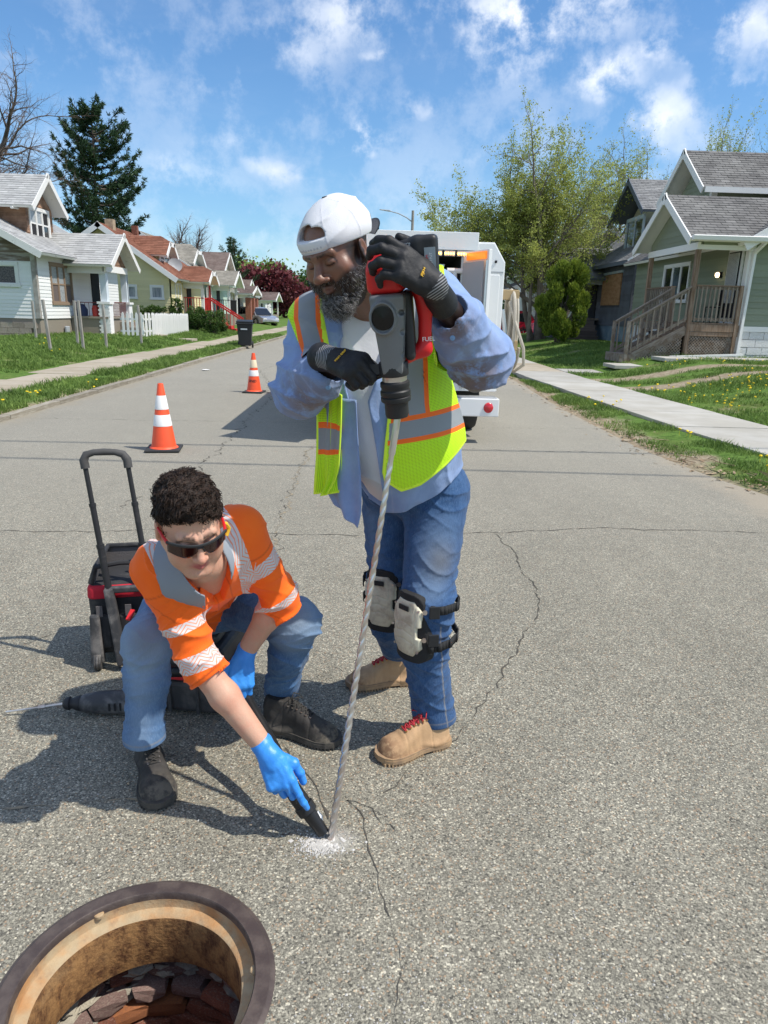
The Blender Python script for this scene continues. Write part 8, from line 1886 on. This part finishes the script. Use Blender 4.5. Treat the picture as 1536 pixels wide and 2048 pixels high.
L=HLm['L']; bf=Matrix((-HLm['f'],-HLm['t'],HLm['n'])).transposed(); text('glove_print','FIRM',.0115,m_ylw,MAN,L(.046,-.004,.0208)-rootloc(MAN),Matrix((HLm['t'],HLm['f'],HLm['n'])).transposed(),ext=.0012)
# ---------------------------------------------------------------- crouching worker
BOY=thing('person','crouching young man in orange shirt and sunglasses, blue gloves holding a vacuum nozzle','person',(-.62,2.15,0))
bhc=at(380,1048,1.70); BF=V((.43,-.82,-.38)); BB=basis(BF,(0,0,1),R(6)); BS=.985
hb=lambda x,y,z: bhc+V(BB@A3((x,y,z)))*BS
bnk=at(405,1120,1.80); bsR=at(322,1135,1.84); bsL=at(478,1062,1.93); bpel=V((-.60,2.40,.47))
belR=at(405,1335,1.80); bwrR=at(531,1497,1.765); belL=at(560,1193,2.03); bwrL=at(490,1306,2.08)
bkR=at(297,1283,2.03); bkL=at(590,1245,2.16); baR=at(290,1492,1.99); baL=at(562,1402,2.36)
bhR=V((-.70,2.38,.46)); bhL=V((-.50,2.38,.47))
sp_=(bnk-bpel).normalized(); lat=(bsL-bsR); lat=(lat-sp_*lat.dot(sp_)).normalized(); fwd=sp_.cross(lat) ; fwd=-fwd if fwd.y>0 else fwd
TBm=np.array([list(lat),list(fwd),list(sp_)]).T; tl=lambda P: (P-A3(bpel))@TBm; TL=(bnk-bpel).length
mid=lambda t: bpel.lerp(bnk,t)
def f_btorso(P,g=0.):
    d=ell(P,mid(.74)+fwd*.00,(.165+g,.105+g,.17+g),TBm); d=smin(d,ell(P,mid(.40)-fwd*.01,(.150+g,.105+g,.20+g),TBm),.08); d=smin(d,ell(P,mid(.05),(.160+g,.125+g,.12+g),TBm),.08)
    d=smin(d,rcone(P,mid(.93),bsR,.065+g,.060+g),.05); d=smin(d,rcone(P,mid(.93),bsL,.065+g,.060+g),.05); return d
_b=lambda P: local(P,bhc,BB,BS)
def f_skinB(P):
    d=head_field(P,bhc,BB,BS,jaw=1.0,nose=.95,full=.94,brow=.9)
    d=smin(d,rcone(P,hb(0,-.03,-.045),bnk,.054,.060),.03); d=smin(d,f_btorso(P,-.02),.03)
    d=smin(d,chain(P,[bsR,belR,belR.lerp(bwrR,.35),bwrR],[.050,.040,.041,.0285],.02),.02); d=smin(d,chain(P,[bsL,belL,belL.lerp(bwrL,.35),bwrL],[.050,.040,.040,.0285],.02),.02)
    return d-.0010*gz_(rcone(P,belR.lerp(bwrR,.3)+V((-.01,-.03,.02)),bwrR+V((-.008,-.02,.02)),0,0),.006)
def a_hairB(P): q=_b(P); return np.clip(a_brow(P,_b,.0046,.0285)+.10*gz_(q[:,2]+.08,.03)*(q[:,1]>.02),0,.9)
surf('body',f_skinB,(-.86,1.45,.16),(-.10,2.54,1.18),.0038,m_skinB,BOY,attrs={'lip':lambda P:np.clip(a_lip(P,_b)*1.3,0,1),'hair':a_hairB,'lash':lambda P:P[:,0]*0,'flush':lambda P:a_flush(P,_b)})
# forehead creases are relief on the skin: separate thin mesh not needed, they live in the bump; curly hair
m_hairB=M('dark_brown_hair',(.030,.017,.011),rough=.5,spec=.28,attr='v',aa=1.5); m_hmass=M('hair_mass',(.022,.013,.009),rough=.7,bump=1.,bs=220,bd=.01)
def f_hair(P):
    q=_b(P); X=np.abs(q[:,0]); d=ell(q,(0,-.022,.052),(.081,.099,.077)); d=smin(d,ell(q,(0,.022,.090),(.056,.056,.034)),.03)
    line=.070-.30*np.clip(.075-q[:,1],0,.2)-.9*np.clip(X-.050,0,.1)*(q[:,1]>.02); line=np.where(q[:,1]<-.005,-.035-.9*np.clip(-q[:,1]-.04,0,.05),line); line=np.where((q[:,1]>=-.005)&(q[:,1]<.03)&(X>.055),-.012+.0*X,line)
    d=smax(d,line-q[:,2],.008); d=smax(d,-(ell(np.c_[X,q[:,1:]],(.084,-.006,-.008),(.020,.024,.034))),.006)
    return (d+.0042*wnoise(q*1.,150,61,3)+.0030*wnoise(q,75,62,2))*BS
hair=surf('hair',f_hair,A3(bhc)-.17,A3(bhc)+.20,.0032,m_hmass,BOY)
q_=np.random.RandomState(8); d_=q_.randn(46000,3); d_/=np.linalg.norm(d_,axis=1)[:,None]; P_=A3(bhc)+V(BB@A3((0,-.02,.06)))*1.0; P_=A3(P_)+d_*.15
for _ in range(16): P_=P_-d_*(f_hair(P_)*.6)[:,None]
ok=np.abs(f_hair(P_))<.004; lq=_b(P_); ok&=(lq[:,2]>-.04); P_=P_[ok][:8000]; g_=np.stack([f_hair(P_+np.eye(3)[i]*.006)-f_hair(P_-np.eye(3)[i]*.006) for i in range(3)],1); g_/=np.maximum(np.linalg.norm(g_,axis=1)[:,None],1e-6)
m=MB(); r_=random.Random(12)
for p,g in zip(P_,g_):
    p=V(p); g=V(g); fl=V(BB@A3((r_.gauss(0,.6),1.2 if _b(np.array([list(p)]))[0,1]>-.03 else -.3,-.5))); t1=(fl-g*fl.dot(g)).normalized(); t2=g.cross(t1); Rr=r_.uniform(.0035,.0075); tw=r_.uniform(2.5,5.5); ph=r_.random()*6.28; L_=r_.uniform(.012,.022); pts=[]
    for k in range(9):
        t=k/8; a=ph+tw*t; pts.append(p-g*.002+t1*L_*t+t2*math.cos(a)*Rr+g*(math.sin(a)*Rr*.38+.0005))
    m.ca=r_.random(); m.tube(pts,[.00125*(1-.4*k/8) for k in range(9)],3,cap=False)
m.build('curls',m_hairB,hair,world=True,smooth=2,fixn=False,attr='v')
# sunglasses
SG=None
m_lens=M('dark_red_lens',(.030,.007,.006),rough=.10,spec=.5); m_frame=M('charcoal_frame',(.03,.032,.035),rough=.35)
m=MB(); fy=lambda x: .104-.0-7.2*abs(x)**2.05
m.tube([hb(x,fy(x)+.002,.0150+.04*abs(x)) for x in [(-.074+.0074*i) for i in range(21)]],[.0032]*21,8,ecc=1.3)
fr=m.build('sunglasses',m_frame,BOY,world=True,smooth=True)
for sg in (-1,1):
    vs=[];fs=[]; nx_,nz_=14,8
    for j in range(nz_+1):
        for i in range(nx_+1):
            u=i/nx_; x=.006+.066*u; zt=.0140+.04*x; zb=-.0255+.010*abs(u-.45)**1.3*3-.0+(.012*max(0,.25-u)*4)**1.; z=zb+(zt-zb)*j/nz_; vs.append(tuple(hb(sg*x,fy(x)+.0015-.25*(zt-z)*.6*0-.10*(zt-z),z)))
    for j in range(nz_):
        for i in range(nx_): a=j*(nx_+1)+i; fs.append((a,a+1,a+nx_+2,a+nx_+1))
    o=npmesh('lens',vs,np.array(fs),m_lens,fr,world=True); s_=o.modifiers.new('s','SOLIDIFY'); s_.thickness=.002
    m=MB(); m.tube([hb(sg*.071,fy(.071)+.002,.016),hb(sg*.0765,.045,.014),hb(sg*.0810,.0,.010),hb(sg*.0825,-.012,.006)],[.0045,.0040,.0034,.003],8); m.build('temple',m_tool_red,fr,world=True,smooth=True)
m=MB(); m.tube([hb(-.012,fy(.01)-.004,-.012),hb(-.006,fy(0)-.0,.006),hb(.006,fy(0)-.0,.006),hb(.012,fy(.01)-.004,-.012)],.0028,6); m.build('nose_bridge',m_frame,fr,world=True,smooth=True)
# ear plugs cord seen at the neck
m=MB(); m.tube([hb(-.083,.005,-.015),hb(-.092,.004,-.020),hb(-.10,.0,-.038),hb(-.090,.010,-.055)],.006,8); m.build('earplug',m_ylw,BOY,world=True,smooth=True)
# orange shirt
def orangemat(q,c):
    tc_=q.n('ShaderNodeAttribute',attribute_name='tc').outputs['Vector']; s=q.n('ShaderNodeSeparateXYZ',i_0=tc_); t,u,k=s.outputs[0],s.outputs[1],s.outputs[2]
    st=q.n('ShaderNodeAttribute',attribute_name='stitch').outputs['Fac']
    ch=q.m('SINE',q.m('MULTIPLY_ADD',q.m('PINGPONG',u,.028),420.,q.m('MULTIPLY',t,560.))); pink=q.mix(q.m('GREATER_THAN',ch,.55),(.62,.60,.60,1),(.80,.30,.18,1))
    n=q.noise(q.co,12.,5,.6); o=q.mix(q.m('MULTIPLY',q.ss(n,.35,.7),.4),(1.,.145,.010,1),(1.,.185,.016,1)); o=q.mix(q.m('MULTIPLY',st,.55),o,(.45,.06,.01,1)); return q.mix(q.m('LESS_THAN',q.m('ABSOLUTE',t),q.m('MULTIPLY',k,1.)),o,pink)
m_orange=M('fluorescent_orange_shirt',(1.,.17,.015),rough=.75,bump=.3,bs=130,bd=.002,build=orangemat,spec=.25,sheen=.1)
cR=belR.lerp(bwrR,.12); cL=belL.lerp(bwrL,.22); dRb=(bwrR-belR).normalized(); dLb=(bwrL-belL).normalized()
def f_bsl(P):
    a=chain(P,[bsR,belR,cR+dRb*.05],[.074,.056,.050],.04); a=smax(a,(P-A3(cR))@A3(dRb),.004); b=chain(P,[bsL,belL,cL+dLb*.05],[.074,.057,.050],.04); b=smax(b,(P-A3(cL))@A3(dLb),.004)
    eR=np.linalg.norm(P-A3(belR),axis=1);eL=np.linalg.norm(P-A3(belL),axis=1)
    a=a-.007*cfold(P,tuple((bsR-belR).normalized()*.6+V((-.6,.3,.3))),170,77,2.,11.,2.2)-.013*cfold(P,tuple((bsR-belR).normalized()*.8+V((.4,.3,0))),90,71,1.6,7.)*(.5+gz_(eR,.12)); b=b-.007*cfold(P,tuple((bsL-belL).normalized()*.6+V((.6,.3,.3))),170,78,2.,11.,2.2)-.014*cfold(P,tuple((bsL-belL).normalized()*.8+V((-.4,.3,0))),95,72,1.6,7.)*(.5+gz_(eL,.12)); return np.minimum(a,b)
def f_osh(P):
    q=tl(P); hem=.02+.10*np.clip(q[:,1],-.1,.2); d=f_btorso(P,.012)-.017*cfold(P,tuple(lat*.7+sp_*.6),75,73,1.8,6.,2.4)-.012*cfold(P,tuple(sp_*.8-lat*.5),100,75,1.5,7.)*gz_(q[:,2]-TL*.35,.12)
    d=smax(d,.035-q[:,2]-.0*q[:,1],.005); d=smin(d,f_bsl(P),.035); d=smax(d,-rcone(P,mid(1.0)+fwd*.055,hb(0,.02,-.05),.052,.065),.008); d=smax(d,-(np.maximum(np.abs(q[:,0]-.002)-.012-.35*np.clip(q[:,2]-TL*.80,0,.2),np.maximum(.0-q[:,1],TL*.80-q[:,2]))),.003); return d
def a_tcO(P):
    q=tl(P); t=np.full(len(P),9.); u=P[:,0]*0; k=np.full(len(P),.0255)
    def seg(a,b,ts,hw,r): 
        nonlocal t,u,k
        a=A3(a);b=A3(b);ba=b-a;L_=np.linalg.norm(ba);pa=P-a;s=pa@ba/L_; rad=np.linalg.norm(pa-np.outer(s/L_,ba),axis=1)
        for tt,h in zip(ts,hw):
            v=s-tt*L_; m_=(np.abs(v)<.04)&(rad<r); t=np.where(m_,v,t); k=np.where(m_,h,k); x_=np.cross(ba/L_,A3((0,0,1))); u=np.where(m_,np.arctan2(pa@x_,pa@np.cross(ba/L_,x_))*.06,u)
    seg(bsR,belR,(.56,.90),(.014,.025),.095); seg(bsL,belL,(.42,.95),(.026,.016),.095)
    inT=(f_bsl(P)>.004)|(q[:,2]>TL*.98)
    v=np.abs(q[:,0])-.098; m_=inT&(np.abs(v)<.04); t=np.where(m_,v,t); u=np.where(m_,q[:,2],u); k=np.where(m_,.023,k)
    v=q[:,2]-TL*.36-.25*q[:,0]; m_=inT&(np.abs(v)<.03)&(np.abs(q[:,0])<.30); t=np.where(m_,v,t); u=np.where(m_,q[:,0],u); k=np.where(m_,.022,k); return np.stack([t,u,k],1)
def a_stO(P): q=tl(P); return np.clip(gz_(np.abs(q[:,0]-.02)-.022,.0018)*(q[:,2]>TL*.45)*(q[:,1]>0)+gz_((P-A3(cR))@A3(dRb)+.02,.0018)*(f_bsl(P)<.01)+gz_((P-A3(cL))@A3(dLb)+.02,.0018)*(f_bsl(P)<.01)+gz_(np.linalg.norm(P-A3(bsR),axis=1)-.098,.002)+gz_(np.linalg.norm(P-A3(bsL),axis=1)-.098,.002),0,1)
osh=surf('orange_shirt',f_osh,(-.92,1.62,.24),(-.14,2.58,1.06),.0046,m_orange,BOY,attrs={'tc':a_tcO,'stitch':a_stO})
# collar: grey wings lying open
m_gcol=M('grey_collar_cloth',(.25,.28,.32),rough=.85,bump=.3,bs=200,bd=.001)
def onsurf(fld,px_,step=.6):
    d=A3(wpx(*px_)); d/=np.linalg.norm(d); P=np.array([[0,0,CH]])+d*1.2
    for _ in range(120):
        v=fld(P)[0]
        if v<.0006: break
        P=P+d*max(v*step,.0008)
    g=np.array([(fld(P+np.eye(3)[i]*.004)-fld(P-np.eye(3)[i]*.004))[0] for i in range(3)]); g/=np.linalg.norm(g); return V(P[0]),V(g)

fboth=lambda P: np.minimum(f_osh(P),f_skinB(P))
def lay(fld,pts,up): 
    out=[]
    for q in pts: p,g=onsurf(fld,q); out.append(p+g*up)
    return out
def wing(s,pts,name='collar'):
    return sheet(name,pts[0],pts[1],14,14,m_gcol,osh,ripple=.003,seed=s,th=.004)
cc=mid(1.02)+fwd*.01
def f_bcol(P):
    q=tl(P); r=(P-A3(cc)); x=r@A3(lat); y=r@A3(fwd); R2=np.sqrt((x*.92)**2+(y*.80)**2); d0=f_btorso(P,.012)-.016*cfold(P,tuple(lat*.7+sp_*.6),75,73,1.8,6.)*0
    d=np.abs(d0-.010)-.0035; out=R2-np.where(x<0,.118+.020*np.clip(y*10,0,1),np.where(x>.02,.072,.118-.046*np.clip(x/.02,0,1))); d=smax(d,out,.004); gap=np.maximum(np.abs(x-.004)-(.016+.45*np.clip(y-.03,0,.2)),-y); d=smax(d,-gap,.004)
    d=smax(d,-rcone(P,mid(1.0)+fwd*.045,hb(0,.02,-.05),.056,.065),.004); return smax(d,-(f_skinB(P)-.003),.002)
surf('collar',f_bcol,A3(cc)-.20,A3(cc)+.20,.0038,m_gcol,osh)
sheet('placket',lay(f_osh,[(396,1176),(398,1192),(403,1214)],.007),lay(f_osh,[(420,1166),(421,1180),(422,1196)],.007),8,8,m_orange,osh,th=.003,seed=4)
# purple round badge
p,n_=onsurf(f_osh,(446,1136)); x_=n_.cross(V((0,0,1))).normalized(); y_=x_.cross(n_); m=MB(); m.add([p+n_*.009+(x_*math.cos(2*PI*i/24)*.0115+y_*math.sin(2*PI*i/24)*.0145) for i in range(24)],[tuple(range(24))]); o=m.build('round_badge',M('dark_purple_badge',(.045,.012,.14),rough=.6),osh,world=True); s_=o.modifiers.new('s','SOLIDIFY'); s_.thickness=.002
# jeans
bcR=baR+V((0,0,.035)); bcL=baL+V((0,0,.045))
def f_jb(P):
    z=P[:,2]; d=ell(P,(-.60,2.42,.455),(.175,.150,.125)); R_=chain(P,[bhR,bkR,bkR.lerp(bcR,.4),bcR],[.098,.078,.066,.066],.04); L_=chain(P,[bhL,bkL,bkL.lerp(bcL,.4),bcL],[.098,.080,.066,.066],.04)
    legs=np.minimum(R_,L_); d=smin(d,legs,.04); kR=np.linalg.norm(P-A3(bkR+V((0,.05,-.02))),axis=1); kL=np.linalg.norm(P-A3(bkL+V((0,.05,-.02))),axis=1)
    d=d-(.012*cfold(P,(.2,.35,1.),100,81,2.,6.,2.)+.007*cfold(P,(-.5,.4,1.),180,87,2.2,11.,2.4))*(.35+gz_(kR,.11)+gz_(kL,.11)+.45*gz_(z-bcR.z-.08,.04)+.35*gz_(z-bcL.z-.08,.04))*np.clip((z-np.where(R_<L_,bcR.z,bcL.z)-.015)/.05,0,1)-.0035*wnoise(P,22,83,2)
    cut=np.where(R_<L_,bcR.z-.010-z,bcL.z-.008-z); d=smax(d,cut,.003); d=smax(d,-rcone(P,bcR+V((0,0,.03)),bcR+V((0,0,-.1)),.049,.052),.003); return smax(d,-rcone(P,bcL+V((0,0,.03)),bcL+V((0,0,-.1)),.050,.053),.003)
def a_fdB(P): return np.clip(gz_(np.linalg.norm(P-A3(bkR+V((0,-.05,.03))),axis=1),.11)+gz_(np.linalg.norm(P-A3(bkL+V((0,-.05,.03))),axis=1),.11)+.7*gz_(rcone(P,bkR+V((0,-.08,0)),bcR+V((0,-.08,0)),0,0),.05),0,1)
surf('jeans',f_jb,(-.90,1.84,.03),(-.10,2.66,.66),.0048,m_jeanB,BOY,attrs={'fade':a_fdB,'stitch':lambda P:np.clip(gz_(P[:,2]-bcR.z-.008,.002)*(P[:,0]<-.52)+gz_(P[:,2]-bcL.z-.010,.002)*(P[:,0]>-.5),0,1),'dirt':lambda P:np.clip(.55*gz_(np.linalg.norm(P-A3(bkR+V((0,-.06,.04))),axis=1),.05)+.4*gz_(np.linalg.norm(P-A3(bkL+V((0.02,-.05,.04))),axis=1),.05),0,1)})
m=MB(); p=at(268,1225,2.12); m.bar(at(256,1240,2.06),at(266,1220,2.09),.014,.008); m.build('red_tag',m_tool_red,BOY,world=True)
boot(BOY,'black_boot',az(293,1512,.0)+V((0,.015,0)),az(326,1640,0.),0,(m_blks,m_blkb,m_blace,m_steel),13,L=.315,Wd=.056,shaft=baR+V((0,0,.07)),up_h=.16)
boot(BOY,'black_boot',az(528,1458,0.)+V((0,.01,0)),az(664,1487,0.),0,(m_blks,m_blkb,m_blace,m_steel),15,L=.305,Wd=.054,shaft=baL+V((0,0,.07)),up_h=.14)
# blue gloves
m_nit=M('blue_nitrile',(.035,.25,.72),rough=.42,spec=.5,bump=.5,bs=90,bd=.002,c2=(.05,.30,.80),vs=16,sss=.05)
HRb=hand_pts(at(538,1508,1.745),at(572,1590,1.70)-at(538,1508,1.745),V((-.25,-.62,.74)),'R',[(8,14,10),(34,62,40),(44,68,40),(52,70,40)],1.06,spread=.03,thumb=[(.70,.50,-.35),(.93,.10,-.35),(.93,-.12,-.35)])
HLb=hand_pts(at(487,1314,2.06),at(479,1385,2.01)-at(487,1314,2.06),V((.15,-.85,.3)),'L',[(14,30,20),(22,42,30),(30,52,34),(36,56,36)],1.04,thumb=[(.6,.55,-.35),(.85,.25,-.35),(.95,.1,-.3)])
for H,nm,cw in ((HRb,'right',bwrR.lerp(belR,.06)),(HLb,'left',bwrL.lerp(belL,.06))):
    lo,hi=hbox(H,[cw]); fl0=hand_field(H,1.03,0,wr=1.0); fl=lambda P,fl0=fl0,H=H,cw=cw: smax(smin(fl0(P),rcone(P,H['L'](.005,0,0),cw,.029,.0335),.012)-.0008*folds(P,tuple(H['f']),170,9,3.,30.),-9+P[:,0]*0,.001)
    g=surf('glove',fl,lo,hi,.0024,m_nit,BOY); g['label']='blue disposable glove on his '+nm+' hand'
